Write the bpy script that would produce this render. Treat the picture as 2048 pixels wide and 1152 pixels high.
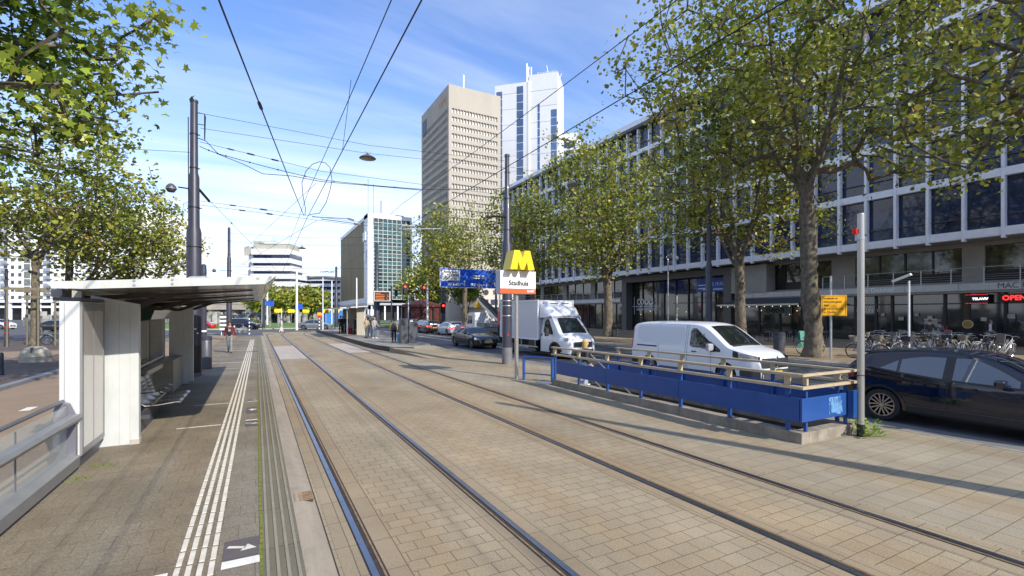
import bpy, bmesh, math, random
import numpy as np
from mathutils import Vector, Matrix
R = math.radians
rnd = random.Random(7)
for o in list(bpy.data.objects): bpy.data.objects.remove(o)
scene = bpy.context.scene
COL = scene.collection
# ---------------------------------------------------------------- camera
THETA = 28.2756
cd = bpy.data.cameras.new('camera'); cam = bpy.data.objects.new('camera', cd); COL.objects.link(cam)
cam.location = (0, 0, 2.25); cam.rotation_euler = (R(90), 0, -R(THETA))
cd.sensor_width = 36; cd.lens = 950/2048*36; cd.shift_y = 52/2048; cd.clip_start = .05; cd.clip_end = 3000
scene.camera = cam
# ---------------------------------------------------------------- light
SUN_AZ, SUN_EL = 160.8, 33.7
sd = Vector((math.sin(R(SUN_AZ))*math.cos(R(SUN_EL)), math.cos(R(SUN_AZ))*math.cos(R(SUN_EL)), math.sin(R(SUN_EL))))
sl = bpy.data.lights.new('sun', 'SUN'); sl.energy = 3.8; sl.angle = R(.5); sl.color = (1, .93, .82)
so = bpy.data.objects.new('sun', sl); COL.objects.link(so); so.rotation_euler = sd.to_track_quat('Z', 'Y').to_euler(); so.location = (0, 0, 60)
w = bpy.data.worlds.new('World'); scene.world = w; w.use_nodes = True
nt = w.node_tree; N = nt.nodes; Lk = nt.links; N.clear()
out = N.new('ShaderNodeOutputWorld'); bg = N.new('ShaderNodeBackground'); bg.inputs[1].default_value = .15
sky = N.new('ShaderNodeTexSky'); sky.sky_type = 'NISHITA'; sky.sun_disc = False
sky.sun_elevation = R(SUN_EL); sky.sun_rotation = R(SUN_AZ); sky.air_density = 1.0; sky.dust_density = .6; sky.ozone_density = 2.2
tc = N.new('ShaderNodeTexCoord')
def wn(t, **k):
    n = N.new(t)
    for a, b in k.items(): setattr(n, a, b)
    return n
def wmath(op, a, b=None):
    m = wn('ShaderNodeMath', operation=op)
    for i, q in enumerate((a, b)):
        if q is None: continue
        if isinstance(q, (int, float)): m.inputs[i].default_value = q
        else: Lk.new(q, m.inputs[i])
    return m.outputs[0]
sep = wn('ShaderNodeSeparateXYZ'); Lk.new(tc.outputs['Generated'], sep.inputs[0])
# cirrus lie on a plane high above: project the view ray on it
zz = wmath('ADD', wmath('MAXIMUM', sep.outputs[2], 0.0), .12)
cx = wmath('DIVIDE', sep.outputs[0], zz); cy = wmath('DIVIDE', sep.outputs[1], zz)
cmb = wn('ShaderNodeCombineXYZ'); Lk.new(cx, cmb.inputs[0]); Lk.new(cy, cmb.inputs[1])
mp = wn('ShaderNodeMapping'); mp.inputs['Rotation'].default_value = (0, 0, R(35)); mp.inputs['Scale'].default_value = (.35, 1.2, 1); Lk.new(cmb.outputs[0], mp.inputs[0])
n1 = wn('ShaderNodeTexNoise'); n1.inputs['Scale'].default_value = 1.1; n1.inputs['Detail'].default_value = 7; n1.inputs['Roughness'].default_value = .55; n1.inputs['Distortion'].default_value = .6; Lk.new(mp.outputs[0], n1.inputs[0])
n2 = wn('ShaderNodeTexNoise'); n2.inputs['Scale'].default_value = .55; n2.inputs['Detail'].default_value = 3; Lk.new(cmb.outputs[0], n2.inputs[0])
r1 = wn('ShaderNodeValToRGB'); r1.color_ramp.elements[0].position = .40; r1.color_ramp.elements[1].position = .74; Lk.new(n1.outputs[0], r1.inputs[0])
r2 = wn('ShaderNodeValToRGB'); r2.color_ramp.elements[0].position = .32; r2.color_ramp.elements[1].position = .72; Lk.new(n2.outputs[0], r2.inputs[0])
wisp = wmath('MULTIPLY', wmath('ADD', r1.outputs[0], .12), wmath('ADD', r2.outputs[0], .18))
# thicker veil low over the horizon
low = wn('ShaderNodeMapRange'); low.inputs[1].default_value = .02; low.inputs[2].default_value = .5; low.inputs[3].default_value = 1; low.inputs[4].default_value = 0; Lk.new(sep.outputs[2], low.inputs[0])
lowp = wmath('POWER', low.outputs[0], 1.7)
veil = wmath('MULTIPLY', lowp, wmath('ADD', wmath('MULTIPLY', n1.outputs[0], 1.3), .25))
fac = wmath('MINIMUM', wmath('ADD', wmath('MULTIPLY', wisp, .75), veil), .97)
mx = wn('ShaderNodeMix', data_type='RGBA'); Lk.new(fac, mx.inputs[0]); 
tint = wn('ShaderNodeMix', data_type='RGBA', blend_type='MULTIPLY'); tint.inputs[0].default_value = 1; Lk.new(sky.outputs[0], tint.inputs[6]); tint.inputs[7].default_value = (.62, .86, 1.22, 1)
Lk.new(tint.outputs[2], mx.inputs[6]); mx.inputs[7].default_value = (5.4, 5.75, 6.3, 1)
Lk.new(mx.outputs[2], bg.inputs[0]); Lk.new(bg.outputs[0], out.inputs[0])
scene.view_settings.view_transform = 'Standard'; scene.view_settings.look = 'None'; scene.view_settings.exposure = .62; scene.view_settings.gamma = 1
scene.render.resolution_x = 1024; scene.render.resolution_y = 576
scene.render.engine = 'CYCLES'
scene.cycles.max_bounces = 6; scene.cycles.transparent_max_bounces = 12
# ---------------------------------------------------------------- helpers
def tag(o, label=None, cat=None, group=None, kind=None):
    if label: o['label'] = label
    if cat: o['category'] = cat
    if group: o['group'] = group
    if kind: o['kind'] = kind
    return o
def thing(name, label, cat, loc=(0, 0, 0), rotz=0, group=None):
    o = bpy.data.objects.new(name, None); COL.objects.link(o); o.empty_display_size = .2
    o.location = loc; o.rotation_euler = (0, 0, rotz)
    return tag(o, label, cat, group)
def root(o):
    while o.parent: o = o.parent
    return o
def copy_tree(o, parent=None):
    c = o.copy(); COL.objects.link(c); c.parent = parent
    for ch in list(o.children): copy_tree(ch, c)
    return c
def place(o, loc, rotz=0, label=None, group=None):
    o.location = loc; o.rotation_euler = (0, 0, rotz)
    return tag(o, label, None, group)
class MB:
    def __init__(s): s.v = []; s.f = []
    def add(s, vs, fs):
        n = len(s.v); s.v += [tuple(p) for p in vs]; s.f += [tuple(i+n for i in f) for f in fs]; return s
    def box(s, x0, x1, y0, y1, z0, z1):
        return s.add([(x0,y0,z0),(x1,y0,z0),(x1,y1,z0),(x0,y1,z0),(x0,y0,z1),(x1,y0,z1),(x1,y1,z1),(x0,y1,z1)],
            [(0,3,2,1),(4,5,6,7),(0,1,5,4),(1,2,6,5),(2,3,7,6),(3,0,4,7)])
    def obox(s, c, size, rz=0, rx=0, ry=0):
        M = Matrix.Translation(c) @ Matrix.Rotation(rz, 4, 'Z') @ Matrix.Rotation(rx, 4, 'X') @ Matrix.Rotation(ry, 4, 'Y')
        a, b, d = [q/2 for q in size]
        vs = [M @ Vector(p) for p in ((-a,-b,-d),(a,-b,-d),(a,b,-d),(-a,b,-d),(-a,-b,d),(a,-b,d),(a,b,d),(-a,b,d))]
        return s.add(vs, [(0,3,2,1),(4,5,6,7),(0,1,5,4),(1,2,6,5),(2,3,7,6),(3,0,4,7)])
    def tube(s, pts, r, n=8, cap=True):
        pts = [Vector(p) for p in pts]; m = len(pts); rs = r if isinstance(r, (list, tuple)) else [r]*m
        vs = []; fs = []; up = None
        for i, p in enumerate(pts):
            d = (pts[min(i+1, m-1)]-pts[max(i-1, 0)])
            d = d.normalized() if d.length > 1e-9 else Vector((0,0,1))
            if up is None:
                up = Vector((0,0,1)) if abs(d.z) < .9 else Vector((1,0,0))
            a = d.cross(up); a = a.normalized() if a.length > 1e-6 else d.orthogonal().normalized()
            b = a.cross(d).normalized(); up = b
            for k in range(n):
                t = 2*math.pi*k/n; vs.append(p+(a*math.cos(t)+b*math.sin(t))*rs[i])
        for i in range(m-1):
            for k in range(n):
                k2 = (k+1) % n; fs.append((i*n+k, i*n+k2, (i+1)*n+k2, (i+1)*n+k))
        if cap: fs.append(tuple(range(n))); fs.append(tuple((m-1)*n+k for k in reversed(range(n))))
        return s.add(vs, fs)
    def lathe(s, prof, c=(0,0,0), n=16, axis='Z', a0=0):
        vs = []; fs = []; m = len(prof)
        for r, z in prof:
            for k in range(n):
                t = 2*math.pi*k/n+a0; x, y = r*math.cos(t), r*math.sin(t)
                p = (x, y, z) if axis == 'Z' else ((x, z, y) if axis == 'Y' else (z, x, y))
                vs.append((p[0]+c[0], p[1]+c[1], p[2]+c[2]))
        for i in range(m-1):
            for k in range(n):
                k2 = (k+1) % n; fs.append((i*n+k, i*n+k2, (i+1)*n+k2, (i+1)*n+k))
        closed = prof[0] == prof[-1]
        if prof[0][0] > 1e-6 and not closed: fs.append(tuple(reversed(range(n))))
        if prof[-1][0] > 1e-6 and not closed: fs.append(tuple((m-1)*n+k for k in range(n)))
        return s.add(vs, fs)
    def prism(s, poly, a, b, axis='Y'):
        # poly in the plane perpendicular to axis; extruded from a to b
        def P(u, v, t): return (u, t, v) if axis == 'Y' else ((t, u, v) if axis == 'X' else (u, v, t))
        n = len(poly); vs = [P(u, v, a) for u, v in poly]+[P(u, v, b) for u, v in poly]
        fs = [tuple(range(n)), tuple(reversed(range(n, 2*n)))]+[(i, i+n, (i+1) % n+n, (i+1) % n) for i in range(n)]
        return s.add(vs, fs)
    def grid(s, rows, flip=False):
        m = len(rows); n = len(rows[0]); vs = [p for r in rows for p in r]
        fs = [(i*n+j, i*n+j+1, (i+1)*n+j+1, (i+1)*n+j) for i in range(m-1) for j in range(n-1)]
        if flip: fs = [f[::-1] for f in fs]
        return s.add(vs, fs)
    def build(s, name, mat, parent=None, w=False, smooth=False, bevel=0, fixn=True, auto=None):
        vs = s.v; loc = None
        if w and parent is not None:
            r = root(parent); M = (Matrix.Translation(r.location) @ r.rotation_euler.to_matrix().to_4x4()).inverted()
            vs = [tuple(M @ Vector(p)) for p in vs]
        me = bpy.data.meshes.new(name)
        if parent is None and vs:
            a = np.array(vs); c = ((a[:,0].min()+a[:,0].max())/2, (a[:,1].min()+a[:,1].max())/2, a[:,2].min())
            loc = c; vs = [tuple(q) for q in (a-np.array(c))]
        me.from_pydata(vs, [], s.f)
        if fixn or bevel:
            bm = bmesh.new(); bm.from_mesh(me)
            if fixn: bmesh.ops.recalc_face_normals(bm, faces=bm.faces)
            if bevel:
                es = [e for e in bm.edges if len(e.link_faces) == 2 and e.calc_face_angle(0) > .5]
                bmesh.ops.bevel(bm, geom=es, offset=bevel, segments=2, affect='EDGES', clamp_overlap=True, profile=.6)
            bm.to_mesh(me); bm.free()
        if smooth or auto: 
            me.polygons.foreach_set('use_smooth', [True]*len(me.polygons))
            if auto: me.set_sharp_from_angle(angle=R(auto))
        me.materials.append(mat)
        o = bpy.data.objects.new(name, me); COL.objects.link(o); o.parent = parent
        if loc is not None: o.location = loc
        return o
def text(name, s, size, mat, parent, loc, rot, extrude=.004, align='CENTER', w=True, squash=1, bold=0):
    cu = bpy.data.curves.new('t', 'FONT'); cu.body = s; cu.size = size; cu.extrude = extrude; cu.align_x = align; cu.align_y = 'CENTER'; cu.offset = bold
    cu.resolution_u = 3
    t = bpy.data.objects.new('t', cu); COL.objects.link(t)
    dg = bpy.context.evaluated_depsgraph_get(); me = bpy.data.meshes.new_from_object(t.evaluated_get(dg))
    bpy.data.objects.remove(t); me.name = name; me.materials.clear(); me.materials.append(mat)
    M = Matrix.Translation(loc) @ rot.to_4x4() @ Matrix.Diagonal((squash, 1, 1, 1))
    if w and parent is not None:
        r = root(parent); M = (Matrix.Translation(r.location) @ r.rotation_euler.to_matrix().to_4x4()).inverted() @ M
    me.transform(M)
    o = bpy.data.objects.new(name, me); COL.objects.link(o); o.parent = parent
    return o
def face_rot(nx, ny):
    # rotation of flat text so that its front looks along (nx, ny)
    n = Vector((nx, ny, 0)).normalized(); x = Vector((0, 0, 1)).cross(n)
    return Matrix((x, (0, 0, 1), n)).transposed()
# ---------------------------------------------------------------- materials
def mat(name, col, rough=.6, metal=0, var=0, vs=3, bump=0, bs=40, coat=0, emis=None, alpha=None, trans=0, spec=None, col2=None, stretch=None, detail=4, dirt=0):
    m = bpy.data.materials.new(name); m.use_nodes = True; nt = m.node_tree; b = nt.nodes['Principled BSDF']
    b.inputs['Base Color'].default_value = (*col, 1); b.inputs['Roughness'].default_value = rough; b.inputs['Metallic'].default_value = metal
    if coat: b.inputs['Coat Weight'].default_value = coat; b.inputs['Coat Roughness'].default_value = .04
    if trans: b.inputs['Transmission Weight'].default_value = trans
    if alpha is not None: b.inputs['Alpha'].default_value = alpha
    if spec is not None: b.inputs['Specular IOR Level'].default_value = spec
    if emis: b.inputs['Emission Color'].default_value = (*emis[0], 1); b.inputs['Emission Strength'].default_value = emis[1]
    if var or bump or col2 or dirt:
        tc = nt.nodes.new('ShaderNodeTexCoord'); vec = tc.outputs['Object']
        if stretch:
            mpn = nt.nodes.new('ShaderNodeMapping'); mpn.inputs['Scale'].default_value = stretch; nt.links.new(vec, mpn.inputs[0]); vec = mpn.outputs[0]
    if var or col2 or dirt:
        c2 = col2 or tuple(max(0, c*(1-var)) for c in col); c1 = col if col2 else tuple(min(1, c*(1+var)) for c in col)
        n = nt.nodes.new('ShaderNodeTexNoise'); n.inputs['Scale'].default_value = vs; n.inputs['Detail'].default_value = detail; n.inputs['Roughness'].default_value = .6
        nt.links.new(vec, n.inputs[0])
        r = nt.nodes.new('ShaderNodeValToRGB'); r.color_ramp.elements[0].position = .36; r.color_ramp.elements[1].position = .66
        r.color_ramp.elements[0].color = (*c2, 1); r.color_ramp.elements[1].color = (*c1, 1)
        nt.links.new(n.outputs[0], r.inputs[0]); last = r.outputs[0]
        if dirt:
            n3 = nt.nodes.new('ShaderNodeTexNoise'); n3.inputs['Scale'].default_value = 1.7; n3.inputs['Detail'].default_value = 8; n3.inputs['Roughness'].default_value = .7
            mq = nt.nodes.new('ShaderNodeMapping'); mq.inputs['Scale'].default_value = (3, 3, .5); nt.links.new(tc.outputs['Object'], mq.inputs[0]); nt.links.new(mq.outputs[0], n3.inputs[0])
            r3 = nt.nodes.new('ShaderNodeValToRGB'); r3.color_ramp.elements[0].position = .5; r3.color_ramp.elements[1].position = .75
            r3.color_ramp.elements[0].color = (1, 1, 1, 1); r3.color_ramp.elements[1].color = (1-dirt, 1-dirt*1.05, 1-dirt*1.15, 1); nt.links.new(n3.outputs[0], r3.inputs[0])
            mm = nt.nodes.new('ShaderNodeMix'); mm.data_type = 'RGBA'; mm.blend_type = 'MULTIPLY'; mm.inputs[0].default_value = 1
            nt.links.new(last, mm.inputs[6]); nt.links.new(r3.outputs[0], mm.inputs[7]); last = mm.outputs[2]
        nt.links.new(last, b.inputs['Base Color'])
    if bump:
        n2 = nt.nodes.new('ShaderNodeTexNoise'); n2.inputs['Scale'].default_value = bs; n2.inputs['Detail'].default_value = 3; nt.links.new(vec, n2.inputs[0])
        bp = nt.nodes.new('ShaderNodeBump'); bp.inputs['Strength'].default_value = bump; bp.inputs['Distance'].default_value = .01; nt.links.new(n2.outputs[0], bp.inputs['Height']); nt.links.new(bp.outputs[0], b.inputs['Normal'])
    return m
def paving(name, c1, c2, mortar, bw, rh, msize=.006, off=.5, rot=0, stain=.25, bump=.4, moss=0, fine=.12, squash=1):
    m = bpy.data.materials.new(name); m.use_nodes = True; nt = m.node_tree; b = nt.nodes['Principled BSDF']; L = nt.links.new
    def nn(t, **k):
        q = nt.nodes.new(t)
        for a, v in k.items(): setattr(q, a, v)
        return q
    g = nn('ShaderNodeNewGeometry'); mpn = nn('ShaderNodeMapping'); mpn.inputs['Rotation'].default_value = (0, 0, rot); L(g.outputs['Position'], mpn.inputs[0])
    nw = nn('ShaderNodeTexNoise'); nw.inputs['Scale'].default_value = 1.3; L(mpn.outputs[0], nw.inputs[0])
    mad = nn('ShaderNodeVectorMath', operation='MULTIPLY_ADD'); L(nw.outputs['Color'], mad.inputs[0]); mad.inputs[1].default_value = (.02, .02, 0); L(mpn.outputs[0], mad.inputs[2])
    br = nn('ShaderNodeTexBrick'); br.offset = off; br.inputs['Scale'].default_value = 1; br.inputs['Brick Width'].default_value = bw; br.inputs['Row Height'].default_value = rh
    br.inputs['Mortar Size'].default_value = msize; br.inputs['Mortar Smooth'].default_value = .15; br.inputs['Bias'].default_value = 0
    br.inputs['Color1'].default_value = (*c1, 1); br.inputs['Color2'].default_value = (*c2, 1); br.inputs['Mortar'].default_value = (*mortar, 1); L(mad.outputs[0], br.inputs[0])
    ns = nn('ShaderNodeTexNoise'); ns.inputs['Scale'].default_value = .45; ns.inputs['Detail'].default_value = 8; ns.inputs['Roughness'].default_value = .65; L(g.outputs['Position'], ns.inputs[0])
    r = nn('ShaderNodeValToRGB'); r.color_ramp.elements[0].position = .3; r.color_ramp.elements[1].position = .7; r.color_ramp.elements[0].color = (1-stain, 1-stain, 1-stain, 1); r.color_ramp.elements[1].color = (1+stain*.5,)*3+(1,); L(ns.outputs[0], r.inputs[0])
    nf = nn('ShaderNodeTexNoise'); nf.inputs['Scale'].default_value = 70; nf.inputs['Detail'].default_value = 2; L(g.outputs['Position'], nf.inputs[0])
    r2 = nn('ShaderNodeValToRGB'); r2.color_ramp.elements[0].position = .3; r2.color_ramp.elements[1].position = .7; r2.color_ramp.elements[0].color = (1-fine,)*3+(1,); r2.color_ramp.elements[1].color = (1+fine,)*3+(1,); L(nf.outputs[0], r2.inputs[0])
    m1 = nn('ShaderNodeMix', data_type='RGBA', blend_type='MULTIPLY'); m1.inputs[0].default_value = 1; L(br.outputs[0], m1.inputs[6]); L(r.outputs[0], m1.inputs[7])
    m2 = nn('ShaderNodeMix', data_type='RGBA', blend_type='MULTIPLY'); m2.inputs[0].default_value = 1; L(m1.outputs[2], m2.inputs[6]); L(r2.outputs[0], m2.inputs[7])
    nr = nn('ShaderNodeTexNoise'); nr.inputs['Scale'].default_value = 1; nr.inputs['Detail'].default_value = 6; mr = nn('ShaderNodeMapping'); mr.inputs['Scale'].default_value = (1.1, .07, 1); L(g.outputs['Position'], mr.inputs[0]); L(mr.outputs[0], nr.inputs[0])
    rr = nn('ShaderNodeValToRGB'); rr.color_ramp.elements[0].position = .42; rr.color_ramp.elements[1].position = .68; rr.color_ramp.elements[0].color = (1, 1, 1, 1); rr.color_ramp.elements[1].color = (.94, .84, .70, 1); L(nr.outputs[0], rr.inputs[0])
    mr2 = nn('ShaderNodeMix', data_type='RGBA', blend_type='MULTIPLY'); mr2.inputs[0].default_value = 1; L(m2.outputs[2], mr2.inputs[6]); L(rr.outputs[0], mr2.inputs[7]); m2 = mr2
    # small dark spots (gum, missing chips)
    vo = nn('ShaderNodeTexVoronoi'); vo.inputs['Scale'].default_value = 2.3; L(g.outputs['Position'], vo.inputs[0])
    lt = nn('ShaderNodeMath', operation='LESS_THAN'); lt.inputs[1].default_value = .045; L(vo.outputs['Distance'], lt.inputs[0])
    m3 = nn('ShaderNodeMix', data_type='RGBA'); sc = nn('ShaderNodeMath', operation='MULTIPLY'); sc.inputs[1].default_value = .35; L(lt.outputs[0], sc.inputs[0]); L(sc.outputs[0], m3.inputs[0]); L(m2.outputs[2], m3.inputs[6]); m3.inputs[7].default_value = (.05, .045, .04, 1)
    last = m3.outputs[2]
    if moss:
        nm = nn('ShaderNodeTexNoise'); nm.inputs['Scale'].default_value = 1.1; nm.inputs['Detail'].default_value = 6; L(g.outputs['Position'], nm.inputs[0])
        rm = nn('ShaderNodeValToRGB'); rm.color_ramp.elements[0].position = .5; rm.color_ramp.elements[1].position = .66; L(nm.outputs[0], rm.inputs[0])
        mo = nn('ShaderNodeMath', operation='MULTIPLY'); L(rm.outputs[0], mo.inputs[0]); L(br.outputs['Fac'], mo.inputs[1])
        mo2 = nn('ShaderNodeMath', operation='MULTIPLY'); mo2.inputs[1].default_value = moss; L(mo.outputs[0], mo2.inputs[0])
        m4 = nn('ShaderNodeMix', data_type='RGBA'); L(mo2.outputs[0], m4.inputs[0]); L(last, m4.inputs[6]); m4.inputs[7].default_value = (.09, .12, .02, 1); last = m4.outputs[2]
    L(last, b.inputs['Base Color']); b.inputs['Roughness'].default_value = .8
    ad = nn('ShaderNodeMath', operation='MULTIPLY_ADD'); L(br.outputs['Fac'], ad.inputs[0]); ad.inputs[1].default_value = -1; nfm = nn('ShaderNodeMath', operation='MULTIPLY'); nfm.inputs[1].default_value = .35; L(nf.outputs[0], nfm.inputs[0]); L(nfm.outputs[0], ad.inputs[2])
    bp = nn('ShaderNodeBump'); bp.inputs['Strength'].default_value = bump; bp.inputs['Distance'].default_value = .006; L(ad.outputs[0], bp.inputs['Height']); L(bp.outputs[0], b.inputs['Normal'])
    return m
M = {}
M['asphalt'] = mat('asphalt', (.085, .085, .088), .85, var=.2, vs=.8, bump=.5, bs=60, detail=8)
M['road'] = mat('road asphalt', (.075, .077, .082), .8, var=.22, vs=.5, bump=.5, bs=60, detail=8)
M['bikepath'] = mat('brown asphalt', (.265, .19, .128), .85, var=.12, vs=.7, bump=.3, bs=50, detail=8)
M['pave'] = paving('tram pavers', (.35, .282, .180), (.318, .256, .163), (.15, .12, .075), .25, .185, .005, fine=.24, stain=.28, moss=.25)
M['border'] = paving('rail border pavers', (.32, .25, .158), (.29, .228, .145), (.13, .105, .068), .20, .60, .005, off=.0, stain=.22)
M['slab'] = paving('large slabs', (.335, .285, .20), (.305, .26, .182), (.15, .125, .08), .30, .28, .005, fine=.24, stain=.26, moss=.5)
M['platform'] = paving('platform slabs', (.235, .20, .145), (.21, .178, .128), (.13, .115, .08), .30, .30, .004, off=.5, stain=.36, moss=.6, bump=.4, fine=.32)
M['edge'] = paving('grey green edge strip', (.175, .155, .098), (.158, .14, .09), (.07, .07, .05), 2, 1.0, .008, off=0, stain=.25, fine=.2)
M['gutter'] = mat('gutter concrete', (.36, .30, .22), .75, vs=5, bump=.3, bs=60, stretch=(1, .12, 1), detail=8, col2=(.27, .225, .165), dirt=.25)
M['brick'] = paving('dark brick walk', (.135, .10, .085), (.11, .085, .075), (.05, .045, .04), .20, .10, .006, stain=.3)
M['walk'] = paving('sand pavement', (.34, .265, .18), (.29, .225, .15), (.14, .12, .09), .3, .15, .005, stain=.25)
M['grass'] = mat('grass', (.10, .19, .03), .9, var=.35, vs=1.2, bump=.8, bs=20)
M['conc'] = mat('concrete', (.40, .37, .32), .8, var=.15, vs=2, bump=.25, bs=40, dirt=.3)
M['conc_d'] = mat('weathered kerb concrete', (.27, .235, .185), .85, var=.25, vs=3, bump=.5, bs=30, dirt=.35, detail=9)
M['white'] = mat('white paint marking', (.74, .71, .64), .7, var=.1, vs=9, dirt=.25)
M['tact'] = mat('tactile rib', (.62, .57, .47), .7, var=.12, vs=9)
M['dtile'] = mat('dark marking tile', (.105, .09, .085), .7, var=.08)
M['pink'] = mat('pale pink crossing panel', (.43, .36, .295), .75, var=.1, vs=2, bump=.3, bs=60)
M['steel'] = mat('polished rail steel', (.33, .335, .35), .36, metal=1, var=.1, vs=3)
M['groove'] = mat('rail groove dirt', (.035, .03, .026), .9, var=.3, vs=20)
M['rust'] = mat('rusty iron', (.30, .19, .10), .7, metal=.3, var=.25, vs=12)
M['mast'] = mat('blue black mast paint', (.040, .041, .062), .42, var=.12, vs=4, coat=.1)
M['mastg'] = mat('grey mast foot', (.16, .16, .17), .6, var=.1)
M['black'] = mat('black metal', (.012, .012, .014), .4)
M['wire'] = mat('dark wire', (.02, .021, .026), .5, metal=.5)
M['silver'] = mat('brushed aluminium', (.50, .48, .44), .38, metal=.75, var=.06, vs=5, stretch=(1, 1, .1))
M['galv'] = mat('galvanised steel', (.50, .51, .52), .4, metal=.8, var=.1, vs=8)
M['chrome'] = mat('chrome', (.8, .8, .82), .08, metal=1)
M['greyp'] = mat('grey coated steel', (.26, .265, .27), .4, metal=.3, var=.06, vs=4)
M['dgrey'] = mat('dark grey steel', (.085, .088, .105), .42, metal=.2, var=.1, vs=4)
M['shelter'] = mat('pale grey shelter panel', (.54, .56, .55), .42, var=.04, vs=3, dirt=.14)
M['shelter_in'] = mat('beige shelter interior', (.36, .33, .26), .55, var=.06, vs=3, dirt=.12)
M['roofw'] = mat('shelter roof fascia', (.52, .53, .50), .35, var=.03, dirt=.14)
M['soffit'] = mat('glossy shelter soffit', (.30, .275, .235), .16, metal=.55, var=.05, vs=3)
M['dbrown'] = mat('dark brown steel', (.038, .028, .022), .45, var=.1)
M['blue'] = mat('blue painted panel', (.009, .066, .27), .45, var=.07, vs=3, coat=.25, dirt=.12)
M['blue2'] = mat('worn light blue patch', (.11, .26, .48), .6, var=.25, vs=20)
def _alpha(m, sc=5, p0=.38, p1=.47):
    nt = m.node_tree; t = nt.nodes.new('ShaderNodeTexCoord'); mp_ = nt.nodes.new('ShaderNodeMapping'); mp_.inputs['Scale'].default_value = (1.6, 1, .5); n = nt.nodes.new('ShaderNodeTexNoise'); n.inputs['Scale'].default_value = sc; n.inputs['Detail'].default_value = 7
    r = nt.nodes.new('ShaderNodeValToRGB'); r.color_ramp.elements[0].position = p0; r.color_ramp.elements[1].position = p1; nt.links.new(t.outputs['Object'], mp_.inputs[0]); nt.links.new(mp_.outputs[0], n.inputs[0]); nt.links.new(n.outputs[0], r.inputs[0]); nt.links.new(r.outputs[0], nt.nodes['Principled BSDF'].inputs['Alpha'])
_alpha(M['blue2'])
M['beige'] = mat('beige handrail paint', (.44, .36, .235), .5, var=.08, vs=6, dirt=.15)
M['yellow'] = mat('yellow sign', (.82, .60, .015), .35)
M['signw'] = mat('white sign face', (.80, .80, .79), .35)
M['signo'] = mat('orange red sign band', (.80, .115, .03), .35)
M['ink'] = mat('black lettering', (.02, .02, .02), .5)
M['orange'] = mat('orange yellow traffic board', (.86, .42, .005), .4)
M['bluesign'] = mat('blue direction board', (.010, .085, .50), .35, var=.25, vs=1.5)
M['wsign'] = mat('white lettering', (.78, .80, .82), .5)
M['red'] = mat('red plastic', (.65, .015, .01), .35)
M['rlamp'] = mat('red signal lens', (.7, .02, .01), .3, emis=((1, .03, .01), 6))
M['amber'] = mat('amber display text', (.8, .2, .02), .5, emis=((1, .2, .01), .35))
M['redled'] = mat('red LED lettering', (.8, .02, .02), .5, emis=((1, .03, .03), 1.8))
M['greenled'] = mat('green neon lettering', (.1, .6, .1), .5, emis=((.1, 1, .15), 1.2))
M['ceillamp'] = mat('warm lamp bulb', (.9, .8, .6), .5, emis=((1, .75, .45), 1.2))
M['bark'] = mat('plane tree bark', (.20, .165, .115), .9, vs=7, bump=.8, bs=18, col2=(.075, .065, .048), detail=6, stretch=(1, 1, .6))
M['bark2'] = mat('dark branch bark', (.13, .115, .085), .9, vs=5, bump=.5, bs=18, col2=(.055, .047, .036))
M['frame'] = mat('white facade frame', (.84, .85, .88), .5, var=.05, vs=1.5, dirt=.1)
M['glassd'] = mat('dark reflective glazing', (.018, .032, .082), .05, spec=.6, var=.35, vs=.25)  # blue of the reflected sky put into the pane colour
M['glassg'] = mat('shop glazing', (.03, .032, .03), .05, spec=1, var=.5, vs=.5)
M['dwall'] = mat('charcoal facade frame', (.10, .097, .10), .6, var=.1, vs=1)
M['bwall'] = mat('grey rendered wall', (.34, .315, .285), .7, var=.08, vs=1)
M['soff2'] = mat('grey soffit', (.38, .36, .33), .8, var=.05)
M['canopy'] = mat('aluminium canopy fascia', (.44, .45, .47), .35, metal=.35, var=.05)
M['awning'] = mat('dark grey awning cloth', (.045, .047, .055), .85, var=.1)
M['wood'] = mat('wooden stake', (.17, .15, .10), .85, var=.2, vs=8, stretch=(6, 6, .6))
M['dome'] = mat('sand coloured concrete block', (.47, .42, .31), .85, var=.12, vs=6, bump=.4, dirt=.2)
M['rubber'] = mat('tyre rubber', (.018, .018, .019), .8)
M['alloy'] = mat('alloy rim', (.42, .43, .45), .25, metal=.9)
M['carglass'] = mat('car glass', (.010, .013, .014), .03, spec=.9)
M['plast'] = mat('black plastic trim', (.022, .022, .024), .55)
M['plate'] = mat('yellow number plate', (.72, .47, .02), .5)
M['lamp_c'] = mat('clear lamp cover', (.55, .57, .60), .06, metal=.6, var=.4, vs=14)
M['lamp_r'] = mat('red lamp cover', (.45, .012, .012), .12, coat=.5)
M['brake'] = mat('lit brake lamp', (.7, .02, .02), .2, emis=((1, .04, .03), 3))
# ================================================================ THE GROUND
def sheet(name, m, x0, x1, y0, y1, z, label, nx=1, ny=1):
    b = MB(); b.add([(x0,y0,z),(x1,y0,z),(x1,y1,z),(x0,y1,z)], [(0,1,2,3)])
    return tag(b.build(name, m, fixn=False), label, kind='structure')
def struct(o, label=None): return tag(o, label, kind='structure')
def holed(name, m, x0, x1, y0, y1, z, label, hx0=8.48, hx1=9.72, hy0=5.06, hy1=12.5):
    b = MB()
    for a, c, d, e in ((x0, hx0, y0, y1), (hx1, x1, y0, y1), (hx0, hx1, y0, hy0), (hx0, hx1, hy1, y1)):
        b.add([(a,d,z),(c,d,z),(c,e,z),(a,e,z)], [(0,1,2,3)])
    return tag(b.build(name, m, fixn=False), label, kind='structure')
holed('ground', M['asphalt'], -900, 900, -300, 1500, -.03, 'dark asphalt ground reaching to the horizon')
sheet('tram_paving', M['pave'], .62, 6.35, -12, 66, 0, 'sand coloured block paving between the tram rails')
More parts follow.
